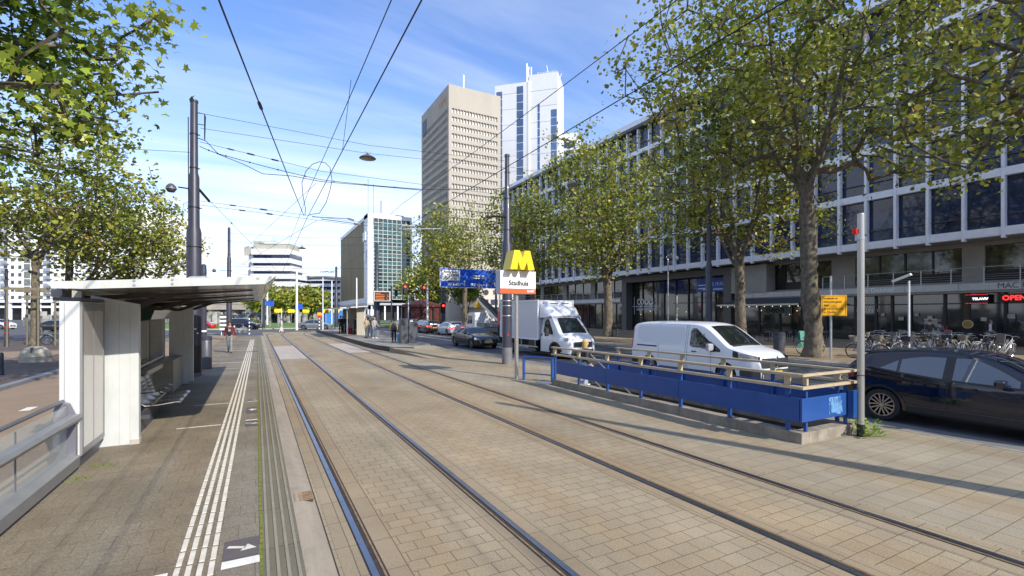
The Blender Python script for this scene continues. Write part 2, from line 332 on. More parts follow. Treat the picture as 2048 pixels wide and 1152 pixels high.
holed('sidewalk', M['slab'], 6.35, 10.95, -12, 66, 0, 'beige slab paving beside the metro stairs')
sheet('road', M['road'], 11.07, 22.2, -40, 130, -.012, 'dark asphalt carriageway with queueing traffic')
sheet('crossing_road', M['asphalt'], -160, 160, 62, 78, -.006, 'asphalt crossing road beyond the tram stop')
sheet('gutter', mat('pale asphalt gutter', (.17, .165, .155), .85, var=.15, vs=1.5, bump=.5, bs=60), 11.07, 11.65, -12, 30, -.006, 'pale worn asphalt strip along the carriageway edge')
b = MB(); b.box(10.95, 11.07, -12, 27, -.1, .004); struct(b.build('kerb', M['conc_d']), 'flush concrete kerb along the carriageway')
b = MB(); b.box(22.2, 22.38, -30, 75, -.1, .12); struct(b.build('kerb', M['conc']), 'raised kerb of the shop pavement')
sheet('pavement', M['walk'], 22.38, 60, -30, 75, .119, 'sand coloured pavement in front of the shops')
# left: platform, cycle path, walk
b = MB(); b.box(-2.62, .37, -8, 55, -.1, .05); struct(b.build('platform', M['platform']), 'grey brown slab platform of the tram stop')
sheet('platform_edge', M['edge'], .04, .368, -8, 54, .054, 'grooved grey green platform edge strip')
b = MB()
for i, x in enumerate((.075, .155, .235, .315)): b.box(x, x+.026, -8, 54, .05, .0625)
struct(b.build('platform_edge', mat('worn edge rib', (.245, .225, .165), .8, var=.1, vs=4)), 'four worn ribs of the platform edge strip')
rows = []
for y in np.arange(-8, 55.1, 1.5):
    rows.append([(x, y, z) for x, z in ((.37, .052), (.395, .05), (.43, .052), (.50, .045), (.57, .02), (.6, .002), (.62, .004))])
b = MB(); b.grid(rows); struct(b.build('kerb', M['gutter'], smooth=True, fixn=False), 'rounded concrete channel kerb next to the first rail')
b = MB(); b.box(.62, .632, -8, 55, -.05, .006); struct(b.build('joint', M['groove']), 'black joint between channel kerb and paving')
b = MB()
for yy in np.arange(0, 55, .74): b.add([(.034-.02*rnd.random(), yy, .0565), (.046+.012*rnd.random(), yy, .0565), (.05+.01*rnd.random(), yy+.74, .0565), (.03-.012*rnd.random(), yy+.74, .0565)], [(0,1,2,3)])
tag(b.build('moss', mat('green moss', (.15, .17, .02), .95, var=.4, vs=14, bump=.6, bs=80), fixn=False), 'thin green moss line along the platform edge strip', 'moss', kind='stuff')
# tactile guide: four lines of short ribs
b = MB()
XT = [-.60, -.515, -.43, -.345]
y = 2.6
while y < 46:
    for x in XT:
        xx = x+.006*(y-4.5)*.65
        b.box(xx-.021, xx+.021, y+.02, y+.275, .05, .0585)
    y += .30
struct(b.build('tactile_guide', M['tact'], bevel=0), 'four lines of cream tactile guide ribs along the platform')
# cross lines and marking tiles
b = MB()
for y0, xa, xb, wd in ((4.80, -3.0, -.66, .13), (4.77, -.27, .033, .14), (11.0, -1.35, -.62, .07), (13.6, -1.3, -.58, .06), (11.2, -.2, .03, .08), (13.6, -.2, .03, .07), (24.9, -1.95, -.4, .10), (24.6, -.1, .12, .1), (22.2, -1.1, -.45, .05), (33, -1.7, -.3, .12)):
    b.add([(xa, y0, .0545), (xb, y0+.0, .0545), (xb, y0+wd, .0545), (xa, y0+wd, .0545)], [(0,1,2,3)])
struct(b.build('marking', M['white'], fixn=False), 'cream cross lines painted on the platform')
def tile(xa, xb, ya, yb, kind):
    q = MB(); q.add([(xa, ya, .0555), (xb, ya, .0555), (xb, yb, .0555), (xa, yb, .0555)], [(0,1,2,3)]); struct(q.build('marking', M['dtile'], fixn=False), 'dark tile with a cream mark beside the tactile guide')
    cx, cy = (xa+xb)/2, (ya+yb)/2; q = MB(); z = .0585
    if kind == 'arrow':
        d = (.90, -.44); n = (.44, .90); P = lambda t, w: (cx+d[0]*t+n[0]*w, cy+d[1]*t+n[1]*w, z)
        q.add([P(-.13, -.022), P(.03, -.022), P(.03, .022), P(-.13, .022)], [(0,1,2,3)]); q.add([P(.02, -.07), P(.135, 0), P(.02, .07)], [(0,1,2)])
    else:
        ring = [(cx+.05*math.cos(a), cy+.05*math.sin(a), z) for a in np.linspace(0, 5, 9)]; q.tube(ring, .009, 4)
        q.box(cx-.08, cx+.09, cy+.085, cy+.1, .056, z); q.box(cx-.01, cx+.01, cy, cy+.13, .056, z); q.box(cx, cx+.08, cy-.005, cy+.01, .056, z)
    struct(q.build('marking', M['tact'], fixn=False), 'cream '+('arrow' if kind == 'arrow' else 'wheelchair sign')+' on the dark platform tile')
tile(-.27, .03, 4.93, 5.34, 'arrow'); tile(-.2, .035, 10.62, 11.15, 'arrow'); tile(-.2, .035, 12.05, 12.75, 'wheel'); tile(-.2, .035, 13.75, 14.15, 'arrow')
sheet('cycle_path', M['bikepath'], -6.62, -2.62, -30, 60, -.02, 'brown asphalt cycle path left of the tram stop')
b = MB(); b.box(-6.86, -6.62, -30, 60, -.1, .09); struct(b.build('kerb', mat('bluestone kerb', (.20, .21, .23), .7, var=.1)), 'grey stone kerb between cycle path and brick walk')
sheet('sidewalk', M['brick'], -34, -6.86, -30, 58, .07, 'dark brick walk under the plane trees')
sheet('sidewalk', M['bikepath'], -30, -9.5, 31, 38, .074, 'reddish path crossing the dark brick walk')
b = MB()
for x0, x1, y0, y1 in ((-4.9, -4.7, 15.2, 15.75), (-4.9, -4.7, 19.6, 20.15), (-4.9, -4.7, 10.8, 11.35), (-4.9, -4.7, 24, 24.5)): b.add([(x0, y0, -.016), (x1, y0, -.016), (x1, y1, -.016), (x0, y1, -.016)], [(0,1,2,3)])
for k in range(14): 
    y0 = 60.4+.0*k; x0 = -34+k*2.2; b.add([(x0, y0+3, -.002), (x0+1.2, y0+3, -.002), (x0+1.2, y0+3.5, -.002), (x0, y0+3.5, -.002)], [(0,1,2,3)])
struct(b.build('marking', M['white'], fixn=False), 'white dashes on the cycle path and the road beyond')
# carriageway lines
b = MB()
for y0, y1 in ((19, 100),): b.add([(14.5, y0, -.008), (14.62, y0, -.008), (14.62, y1, -.008), (14.5, y1, -.008)], [(0,1,2,3)])
for x in (16.2,): b.add([(x, 20, -.008), (x+.12, 20, -.008), (x+.12, 62, -.008), (x, 62, -.008)], [(0,1,2,3)])
y = -10
while y < 60:
    b.add([(19.2, y, -.008), (19.3, y, -.008), (19.3, y+3, -.008), (19.2, y+3, -.008)], [(0,1,2,3)]); y += 9
struct(b.build('marking', M['white'], fixn=False), 'white lane lines on the carriageway')
# ------------------------------------------------ rails (bend right beyond Y=58)
def rail_path(x0):
    pts = [(x0, y) for y in np.arange(-12, 56, 2.0)]
    cxr = x0+34-(x0-.93)*.0
    rr = 34
    for a in np.linspace(0, 62, 22):
        pts.append((x0+rr-rr*math.cos(R(a)), 56+rr*math.sin(R(a))))
    return pts
def strip(b, path, o0, o1, z0, z1):
    rows = []
    for i, (x, y) in enumerate(path):
        x2, y2 = path[min(i+1, len(path)-1)]; x1, y1 = path[max(i-1, 0)]
        d = Vector((x2-x1, y2-y1)).normalized(); n = Vector((d.y, -d.x))
        rows.append([(x+n.x*o, y+n.y*o, z) for o, z in ((o0, z0), (o0, z1), (o1, z1), (o1, z0))])
    b.grid(rows)
RX = (.935, 2.37, 4.60, 6.035)
for i, x in enumerate(RX):
    p = rail_path(x); lab = ('first', 'second', 'third', 'fourth')[i]+' tram rail counted from the waiting shelter'
    hs = 1 if i % 2 == 0 else -1
    b = MB(); strip(b, p, -.075, .075, -.01, .005); o = struct(b.build('rail_bed', M['groove'], fixn=False), 'dark groove of the '+lab)
    b = MB(); strip(b, p, -.062*1, -.006, .002, .0125) if hs > 0 else strip(b, p, .006, .062, .002, .0125)
    struct(b.build('rail', M['steel'], smooth=False, fixn=False), lab)
    b = MB(); strip(b, p, .038, .056, .002, .010) if hs > 0 else strip(b, p, -.056, -.038, .002, .010)
    struct(b.build('rail', M['rust'], fixn=False), 'narrow guard lip of the '+lab)
    b = MB(); 
    for s in (-1, 1):
        rows = []
        for (px, py) in p[:30]: rows.append([(px+s*.076, py, .0035), (px+s*.27, py, .0035)])
        b.grid(rows)
    struct(b.build('rail_border', M['border'], fixn=False), 'paver border on both sides of the '+lab)
for xa, xb, ya, yb in ((1.02, 2.28, 26, 36.8), (4.69, 5.94, 28.6, 38)):
    sheet('crossing_panel', M['pink'], xa, xb, ya, yb, .008, 'pale pink crossing panel between the rails of one track')
b = MB()
for y, x in ((6.25, .495),):
    for k in range(6): b.box(x-.1, x+.1, y+k*.05-.14, y+k*.05-.115, .036, .051)
    b.box(x-.105, x-.1, y-.15, y+.16, .02, .052); b.box(x+.1, x+.105, y-.15, y+.16, .02, .052)
q = MB(); q.box(.40, .59, 6.1, 6.41, .02, .046); struct(q.build('drain_pit', M['groove']), 'dark pit under the small drain grate')
tag(b.build('drain_grate', M['rust']), 'small rusty slotted drain grate in the concrete channel', 'drain grate')
# ------------------------------------------------ island platform
isl = [(6.62, 64), (6.62, 33.5), (6.75, 30.5), (7.2, 28.2), (8.2, 27.6), (9.6, 28.5), (10.3, 31), (10.3, 64)]
b = MB(); b.prism(isl, -.1, .27, 'Z'); struct(b.build('platform', mat('island slab', (.27, .245, .20), .8, var=.12, vs=1.5, bump=.3)), 'raised island platform with waiting passengers')
b = MB(); b.prism([(6.58, 64), (6.58, 33.4), (6.71, 30.4), (7.1, 28.1), (8.2, 27.45), (8.2, 27.62), (7.2, 28.24), (6.77, 30.52), (6.64, 33.52), (6.64, 64)], -.1, .285, 'Z')
struct(b.build('kerb', mat('shade toned platform kerb', (.055, .05, .045), .8, var=.2)), 'overhanging edge of the island platform, its shade put into the colour')  # shade on the edge face put into its dark colour
b = MB(); b.add([(7.0, 28.4, .27), (9.9, 28.9, .27), (10.2, 23.5, .004), (7.6, 22.8, .004)], [(0,3,2,1)]); b.add([(7.0, 28.4, .27), (7.6, 22.8, .004), (7.0, 28.4, .004)], [(0,1,2)])
struct(b.build('ramp', M['slab'], fixn=False), 'slab ramp leading up to the island platform')
# lawn / roundabout
n = 40; b = MB(); b.lathe([(30, 0), (30, .12), (0, .3)], (2, 110, 0), n); struct(b.build('lawn', M['grass']), 'round green lawn in the middle of the square')
b = MB(); b.lathe([(30.3, -.1), (30.3, .13), (30.0, .13), (30, -.1)], (2, 110, 0), 48); struct(b.build('kerb', M['conc']), 'stone kerb round the lawn')
sheet('lawn', M['grass'], 24, 60, 84, 96, .02, 'strip of grass in front of the glass office block')
# ================================================================ BUILDINGS
CAMV = Vector((0, 0, 2.25))
def many(parent, name, m, items, limit=100, w=True, fixn=False):
    """items: (center, verts, faces); the nearest ones become parts, the rest one part of kind stuff"""
    items = sorted(items, key=lambda t: (Vector(t[0])-CAMV).length)
    for c, vs, fs in items[:limit]:
        b = MB(); b.add(vs, fs); b.build(name, m, parent, w=w, fixn=fixn)
    if items[limit:]:
        b = MB()
        for c, vs, fs in items[limit:]: b.add(vs, fs)
        tag(b.build(name, m, parent, w=w, fixn=fixn), kind='stuff')
def quadX(x, y0, y1, z0, z1, jit=0):
    j = [(rnd.random()-.5)*jit for _ in range(2)]
    return ((x, (y0+y1)/2, (z0+z1)/2), [(x+j[0], y0, z0), (x, y0, z1), (x+j[1], y1, z1), (x+j[0]+j[1], y1, z0)], [(0,1,2,3)])
def quadY(y, x0, x1, z0, z1, jit=0):
    j = [(rnd.random()-.5)*jit for _ in range(2)]
    return (((x0+x1)/2, y, (z0+z1)/2), [(x0, y+j[0], z0), (x1, y, z0), (x1, y+j[1], z1), (x0, y+j[0]+j[1], z1)], [(0,1,2,3)])
def xf(item, Mx):
    c, vs, fs = item; return (tuple(Mx @ Vector(c)), [tuple(Mx @ Vector(p)) for p in vs], fs)
# ---------------------------------------------------------------- long office block on the right
ob = thing('office_building', 'long white-framed office block with dark windows above shops along the right pavement', 'building', (44, 35, 0))
Y0, Y1 = 11.84-1.94*12, 11.84+1.94*36
FL = [7.85, 11.62, 15.14, 18.87, 22.75]; FB = [11.1, 14.6, 18.33, 22.25, 25.3]
b = MB()
b.box(42.45, 62, Y0, Y1, 7.42, 25.35); b.build('wall', M['dwall'], ob, w=True)
b = MB()
for z0, z1 in ((7.3, 7.85), (11.1, 11.62), (14.6, 15.14), (18.33, 18.87), (22.25, 22.75)):
    b.box(41.98, 42.44, Y0, Y1, z0, z1)
b.build('spandrel', M['frame'], ob, w=True)
b = MB(); b.box(41.6, 62.2, Y0, Y1+.3, 25.36, 25.75); b.build('roof_edge', M['dwall'], ob, w=True)
b = MB(); b.box(43.2, 61, Y0+.3, Y1-.2, 25.76, 27.3); b.build('penthouse', M['frame'], ob, w=True)
its = []
for i in range(49):
    y = Y0+i*1.94
    q = MB(); q.box(41.86, 42.3, y-.085, y+.085, 7.12, 25.35); its.append(((42, y, 12), q.v, q.f))
many(ob, 'mullion', M['frame'], its)
its = []
for i in range(48):
    for a, c in zip(FL, FB):
        its.append(quadX(42.36, Y0+i*1.94+.08, Y0+(i+1)*1.94-.08, a, c, .035))
many(ob, 'window', M['glassd'], its)
b = MB()
for a in FL:
    b.box(42.2, 42.3, Y0, Y1, a+.82, a+.86)
b.build('window_rail', M['dwall'], ob, w=True)
b = MB(); b.box(42.1, 44.3, Y0, Y1, 7.25, 7.4); b.box(42.0, 62, Y1, Y1+.2, 7.3, 25.3); b.build('soffit', M['soff2'], ob, w=True)
# recessed first floor
WN = [(-8, -2.5), (-1.2, 4.4), (5.6, 8.2), (9.0, 13.4), (14.6, 21.45), (23.3, 29.6), (50.0, 56.2), (57.2, 63.5), (64.5, 70.5), (71.5, 77)]
b = MB(); y = Y0
for a, c in WN:
    b.box(44.2, 44.6, y, a, 4.36, 7.24); b.box(44.2, 44.6, a, c, 6.95, 7.24); b.box(44.2, 44.6, a, c, 4.36, 4.55); y = c
b.box(44.2, 44.6, y, Y1, 4.36, 7.24); b.box(44.9, 61, Y0, Y1, .1, 7.24)
b.build('recessed_wall', M['bwall'], ob, w=True)
its = []; b = MB()
for a, c in WN:
    n = max(1, round((c-a)/1.95)); d = (c-a)/n
    for k in range(n):
        its.append(quadX(44.42, a+k*d, a+(k+1)*d, 4.55, 6.95, .03)); b.box(44.33, 44.43, a+k*d-.05, a+k*d+.05, 4.55, 6.95)
    b.box(44.3, 44.41, a, c, 4.55, 5.25)
many(ob, 'upper_shop_window', M['glassg'], its); b.build('window_frame', M['black'], ob, w=True)
# canopy and railing
for y0, y1 in ((Y0, 31.9), (49.2, Y1)):
    b = MB(); b.box(42.95, 45, y0, y1, 3.86, 4.34)
    b.build('canopy', M['canopy'], ob, w=True)
    b = MB()
    y = y0+1
    while y < y1: b.box(42.935, 42.948, y, y+.015, 3.87, 4.33); y += 3.1
    b.build('canopy_joint', M['dwall'], ob, w=True)
    b = MB(); b.box(43.1, 44.8, y0, y1, 3.70, 3.855); b.build('canopy_soffit', M['soff2'], ob, w=True)
for y0, y1 in ((Y0, 23.4), (49.4, Y1)):
    b = MB(); b.tube([(43.05, y0, 5.42), (43.05, y1, 5.42)], .03, 6)
    for z in (4.62, 4.76, 4.9): b.tube([(43.07, y0, z), (43.07, y1, z)], .014, 4)
    y = y1
    while y > y0: b.box(43.03, 43.07, y-.03, y+.03, 4.34, 5.4); y -= 1.72
    b.build('railing', M['galv'], ob, w=True)
# ground floor glazing
b = MB(); its = []
ms = [-11, -8.6, -6.2, -3.8, -1.4, 1, 3.2, 5.4, 7.6, 9.8, 12.29, 14.15, 15.45, 17.5, 18.7, 19.8, 21.3, 23.6, 25.7, 27.8, 29.9, 31.6]
for a, c in zip(ms, ms[1:]): its.append(quadX(44.0, a, c, .5, 3.70, .02))
for y in ms: b.box(43.9, 44.02, y-.09, y+.09, .13, 3.70)
b.box(43.85, 44.1, ms[0], ms[-1], .13, .5); b.box(43.92, 44.02, ms[0], ms[-1], 2.95, 3.03)
m2 = list(np.arange(49.6, 80, 1.55))
for a, c in zip(m2, m2[1:]): its.append(quadX(44.0, a, c, .2, 3.70, .02))
for y in m2: b.box(43.9, 44.02, y-.05, y+.05, .13, 3.70)
many(ob, 'shop_window', M['glassg'], its); b.build('shopfront', M['black'], ob, w=True)
# COOLS entrance box
ca = thing('entrance_portal', 'charcoal portal with tall glazing and white COOLS lettering', 'entrance', (43.6, 40.5, .12))
b = MB(); b.box(42.9, 44.8, 48.0, 48.85, .12, 7.1); b.box(42.9, 44.8, 32.3, 33.2, .12, 7.1); b.box(42.9, 44.8, 33.2, 48.0, 6.35, 7.1)
b.build('portal_frame', mat('charcoal portal cladding', (.12, .112, .112), .6, var=.08), ca, w=True)
b = MB(); its = []; ys = np.linspace(33.2, 48.0, 9)
for a, c in zip(ys, ys[1:]): its.append(quadX(44.1, a, c, .13, 6.35, .03))
many(ca, 'window', M['glassg'], its)
for y in ys: b.box(43.98, 44.09, y-.06, y+.06, .13, 6.35)
b.box(43.99, 44.08, 33.2, 41, 3.5, 3.58); b.build('mullion', M['black'], ca, w=True)
fx = face_rot(-1, 0)
text('lettering', 'COOLS', 1.05, M['wsign'], ca, (43.9, 45.6, 3.78), fx, squash=.85, bold=.015)
text('lettering', 'URBAN OFFICE LOFTS', .5, M['wsign'], ca, (43.9, 45.2, 2.85), fx, squash=.78)
b = MB(); b.box(43.88, 43.9, 42.9, 48.0, 3.22, 3.27); b.box(43.88, 43.9, 47.5, 47.56, 2.2, 4.5); b.build('sign_line', M['wsign'], ca, w=True)
b = MB(); b.box(43.86, 43.9, 33.4, 37.4, 4.7, 6.2); b.build('poster', M['bluesign'], ca, w=True)
text('lettering', 'TE HUUR', .5, M['wsign'], ca, (43.84, 34.6, 5.5), fx)
b = MB()
for a, c, z in ((35.9, 37.2, 5.45), (35.9, 37.2, 5.1), (34.0, 35.2, 4.95), (35.9, 36.6, 4.95)): b.box(43.84, 43.86, a, c, z-.06, z+.06)
b.build('poster_text', M['wsign'], ca, w=True)
b = MB(); b.box(42.8, 44.19, 28.4, 32.2, 4.345, 7.0)
b.build('stair_core', M['bwall'], ob, w=True)
# shop lettering on the canopy
text('lettering', 'New Dolunay', .46, M['wsign'], ob, (42.93, 19.45, 4.1), fx, bold=.004)
text('lettering', 'MAC B', .5, M['dwall'], ob, (42.935, 11.7, 4.1), fx, squash=.95)
text('window_lettering', 'EETCAFE', .22, M['wsign'], ob, (43.93, 20.55, 2.85), fx)
text('window_lettering', 'DOLUNAY', .34, M['wsign'], ob, (43.93, 20.4, 2.55), fx)
text('window_lettering', 'oeon', .9, M['ink'], ob, (43.86, 28.2, 2.65), fx, bold=.02)
b = MB(); b.box(43.87, 43.9, 26.6, 29.6, 2.3, 3.1); b.build('window_banner', mat('pale green banner', (.20, .27, .25), .7, var=.15), ob, w=True)
text('neon_sign', 'coffee', .5, M['greenled'], ob, (43.5, 24.9, 3.1), fx)
for y, z, s in ((13.35, 1.9, .16), (17.1, 2.2, .13), (18.1, 1.9, .17), (16.3, 2.0, .15), (12.0, 2.1, .18), (19.3, 2.2, .12)): b = MB(); b.box(43.88, 43.9, y-s, y+s, z-s*.8, z+s*.8); b.build('window_notice', M['conc'], ob, w=True)
b = MB()
for y, z in ((24.2, 2.6), (26.1, 2.55), (26.8, 2.2), (22.6, 2.3), (29.6, 2.6), (44.6, 2.6), (46.3, 2.2), (40.2, 2.9), (38.9, 2.5)): b.lathe([(0, -.05), (.05, 0), (0, .05)], (43.85, y, z), 6)
tag(b.build('lamp_bulb', M['ceillamp'], ob, w=True), kind=None)
sg = thing('light_box_sign', 'black light box reading TELAVIV above the falafel shop window', 'sign', (43.6, 13.6, 3.0))
b = MB(); b.box(43.45, 43.7, 13.0, 14.15, 2.95, 3.6); b.build('box', M['black'], sg, w=True)
text('lettering', 'TELAVIV', .22, mat('lit white lettering', (.8, .8, .9), .5, emis=((.8, .85, 1), 1.5)), sg, (43.44, 13.4, 3.28), fx, bold=.006)
b = MB()
for k in range(14):
    y = 13.03+k*.084
    for z in (2.97, 3.56): b.box(43.435, 43.449, y, y+.03, z, z+.025)
b.build('led_border', M['redled'], sg, w=True)
sg = thing('light_box_sign', 'red LED sign reading OPEN beside the falafel shop', 'sign', (43.6, 11.9, 3.0))
b = MB(); b.box(43.5, 43.7, 11.1, 12.5, 3.05, 3.6); b.build('box', M['black'], sg, w=True)
text('lettering', 'OPEN', .44, M['redled'], sg, (43.48, 11.75, 3.3), fx, bold=.01)
def awning(y0, y1, lab):
    t = thing('awning', lab, 'awning', (42, (y0+y1)/2, 3.2))
    b = MB(); b.add([(42.9, y0, 3.75), (42.9, y1, 3.75), (40.0, y1, 3.12), (40.0, y0, 3.12), (42.9, y0, 3.72), (42.9, y1, 3.72), (40.0, y1, 3.09), (40.0, y0, 3.09)], [(0,1,2,3), (4,7,6,5), (0,3,7,4), (1,5,6,2)]); b.build('cloth', M['awning'], t, w=True)
    b = MB(); b.box(39.92, 40.03, y0-.05, y1+.05, 3.0, 3.15); b.build('front_bar', M['silver'], t, w=True)
    b = MB(); y = y0
    while y < y1: b.lathe([(0, -.05), (.045, 0), (0, .05)], (39.98, y, 2.93), 6); y += .75
    b.build('bulb_string', M['ceillamp'], t, w=True)
    b = MB()
    for y in (y0+.3, y1-.3): b.tube([(42.8, y, 3.4), (41.4, y-.1, 3.15), (40.05, y, 3.05)], .03, 5)
    b.build('arm', M['galv'], t, w=True)
awning(23.7, 31.6, 'dark grey extended awning with a string of bulbs over the cafe terrace')
for i, y in enumerate((8.3, 9.2, 13.9, 10.8)):
    t = thing('food_display', ('oval dish picture board on the falafel shop rail, ' + ('furthest right', 'second from the right', 'leftmost', 'third from the right')[i]), 'display board', (43.0, y, 1.2))
    b = MB(); b.lathe([(.3, 0), (.3, .03)], (43.0, y, 1.55), 14, axis='X'); b.build('plate', mat('dish picture rim', (.45, .38, .2), .6), t, w=True)
    b = MB(); b.lathe([(.23, -.012), (.23, .0)], (43.0, y, 1.55), 14, axis='X'); b.build('dish', mat('dish picture food', (.45, .30, .05), .7, col2=(.2, .06, .02), vs=14), t, w=True)
    b = MB(); b.box(43.04, 43.08, y-.2, y+.2, .13, 1.3); b.build('stand', M['black'], t, w=True)
t = thing('terrace_rail', 'low black rail of the falafel shop terrace', 'railing', (42, 9, .12))
b = MB(); b.tube([(41.6, 4, 1.0), (41.6, 14.6, 1.0)], .03, 6); b.tube([(41.6, 4, .6), (41.6, 14.6, .6)], .02, 6)
for y in np.arange(4, 15, 1.5): b.box(41.57, 41.63, y-.03, y+.03, .12, 1.0)
b.build('rail', M['black'], t, w=True)
# ---------------------------------------------------------------- grey tower
def grid_tower(t, x0, x1, y0, y1, zt, zrow0, dz, nrow, px, py, wallm):
    # front (-Y) and side (-X) faces: bands and fins with recessed panes
    b = MB(); b.box(x0+.6, x1, y0+.6, y1, 0, zt-.05)
    b.box(x0, x1, y0, y0+.598, zrow0+.9, zt); b.box(x0, x0+.598, y0+.598, y1, zrow0+.9, zt)
    b.box(x0, x1, y0, y0+.598, 0, zrow0-(nrow-1)*dz-.9); b.box(x0, x0+.598, y0+.598, y1, 0, zrow0-(nrow-1)*dz-.9)
    nx = int((x1-x0-2)/px); ny = int((y1-y0-2)/py); itF = []; itS = []
    for r in range(nrow):
        zc = zrow0-r*dz
        if r < nrow-1:
            b.box(x0, x1, y0, y0+.598, zc-dz+.9, zc-.7); b.box(x0, x0+.598, y0+.598, y1, zc-dz+.9, zc-.7)
        else: b.box(x0, x1, y0, y0+.598, zc-.9, zc-.7); b.box(x0, x0+.598, y0+.598, y1, zc-.9, zc-.7)
        b.box(x0, x0+1.2, y0, y0+.598, zc-.7, zc+.9); b.box(x0, x0+.598, y0+.598, y0+1.4, zc-.7, zc+.9)
        for k in range(nx):
            a = x0+1.2+k*px; b.box(a+px*.74, a+px, y0+.08, y0+.598, zc-.7, zc+.9); itF.append(quadY(y0+.55, a, a+px*.74, zc-.7, zc+.9))
        b.box(x0+1.2+nx*px, x1, y0+.0, y0+.598, zc-.7, zc+.9)
        for k in range(ny):
            a = y0+1.4+k*py; b.box(x0+.08, x0+.598, a+py*.62, a+py, zc-.7, zc+.9); itS.append(quadX(x0+.55, a, a+py*.62, zc-.7, zc+.9))
        b.box(x0, x0+.598, y0+1.4+ny*py, y1, zc-.7, zc+.9)
    b.build('wall', wallm, t, w=True, fixn=False)
    return itF, itS
ta = thing('tower_block', 'tall beige grey concrete tower with rows of small deep windows', 'tower', (58.8, 155.7, 0))
mt = mat('beige precast concrete', (.385, .345, .285), .8, var=.06, vs=.12, stretch=(1, 1, .3), dirt=.12)
f_, s_ = grid_tower(ta, 58.8, 79, 155.7, 186.5, 82.2, 73.2, 2.92, 23, 1.12, 1.22, mt)
many(ta, 'window', mat('white blind behind glass', (.50, .485, .45), .3, var=.2, vs=.6), f_)
b = MB()
for c, vs, fs in s_: b.add(vs, fs)
tag(b.build('side_window', M['glassd'], ta, w=True, fixn=False), kind='stuff')
b = MB(); b.box(66, 66.4, 160, 160.4, 82, 89); b.build('antenna', M['wsign'], ta, w=True)
b = MB()
for k in range(6):
    y = 158.2+k*1.25; b.box(58.72, 58.79, y, y+.14, 76.5, 78.6); b.box(58.72, 58.79, y, y+.8, 78.35, 78.6); 
    if k % 2: b.box(58.72, 58.79, y, y+.8, 77.4, 77.6); b.box(58.72, 58.79, y+.66, y+.8, 77.4, 78.6)
b.build('roof_lettering', mat('orange roof letters', (.7, .25, .02), .5), ta, w=True)
b = MB(); b.box(58.7, 58.79, 180, 185, 73.5, 79); b.build('logo_panel', mat('blue grey logo panel', (.05, .07, .11), .5), ta, w=True)
# pale podium with lettering
pd = thing('shop_building', 'pale stone shop block reading SPACES. at the foot of the grey tower', 'building', (78, 140, 0))
b = MB(); b.box(63, 98, 140, 155, 4.5, 15); b.box(66, 98, 141, 155, 0, 4.5)
b.build('wall', mat('pale stone cladding', (.52, .46, .38), .7, var=.05, vs=.3), pd, w=True)
its = [quadY(140.9, 66.6+k*2.6, 68.6+k*2.6, .4, 4.0) for k in range(12)]; many(pd, 'shop_window', M['glassg'], its)
its = [quadY(139.95, 64+k*3.4, 66.6+k*3.4, 5.2, 7.0) for k in range(10)]; many(pd, 'window', M['glassd'], its)
text('lettering', 'SPACES.', 1.9, M['ink'], pd, (71.5, 139.8, 9.3), face_rot(0, -1), bold=.03)
b = MB(); b.lathe([(.9, 0), (.9, .1)], (65.7, 139.8, 9.3), 16, axis='Y'); b.build('logo', M['ink'], pd, w=True)
# ---------------------------------------------------------------- white tower, turned
def WP(px, Z):
    u = (px-1024)/950; x = u*Z; c, s = math.cos(R(THETA)), math.sin(R(THETA)); return (x*c+Z*s, Z*c-x*s)
wt = WP(990, 215)
tb = thing('tower_block', 'white high-rise with vertical strips of blue windows and roof antennas', 'tower', (wt[0], wt[1], 0), R(-44.1))
mw = mat('white tower cladding', (.66, .67, .68), .5, var=.03, vs=.1)
b = MB(); b.box(0, 15.6, 0, 24, 0, 105.4); b.box(15.7, 28.6, .6, 16, 0, 108.4); b.box(15.2, 15.95, -.2, 3, 0, 105.8); b.box(28.7, 36, 9, 20, 0, 84)
b.build('wall', mw, tb, fixn=True)
its = []; lines = MB()
def colm(x0, x1, zt, yy=-.06):
    z = zt
    while z > 4: its.append(quadY(yy, x0, x1, z-3.35, z)); z -= 3.62
colm(.7, 3.4, 102.5); colm(10.2, 13.2, 103.8); colm(19.6, 20.6, 95, .54); colm(25.6, 28.2, 92, .54)
many(tb, 'window', mat('blue tower glazing', (.07, .125, .25), .12, spec=.8, var=.3, vs=.05), its, w=False)
its2 = []
for z in np.arange(80, 4, -3.62): its2.append(quadY(8.9, 30, 34.5, z-2.6, z))
many(tb, 'rear_window', M['glassd'], its2, w=False)
b = MB()
for z in range(10, 104, 7): b.box(3.5, 10.1, -.03, 0, z, z+.15); b.box(16, 28.5, .56, .6, z, z+.15)
b.build('panel_joint', M['galv'], tb)
b = MB()
for x, y, h in ((14.6, 1, 9), (15.3, 1.4, 7.5), (16.6, 1, 7)): b.tube([(x, y, 103), (x, y, 105+h)], .35, 6)
b.tube([(24, 4, 108), (23, 4, 113.5)], .15, 5); b.tube([(19, 4, 108), (19, 4, 111)], .1, 5); b.tube([(28, 8, 108), (28.6, 10, 112)], .12, 5)
for k in range(8): b.tube([(20+k, 2, 108.3), (20+k, 2, 109.6)], .06, 4)
b.tube([(20, 2, 109.6), (28, 2, 109.6)], .06, 4)
b.build('antenna', M['wsign'], tb)
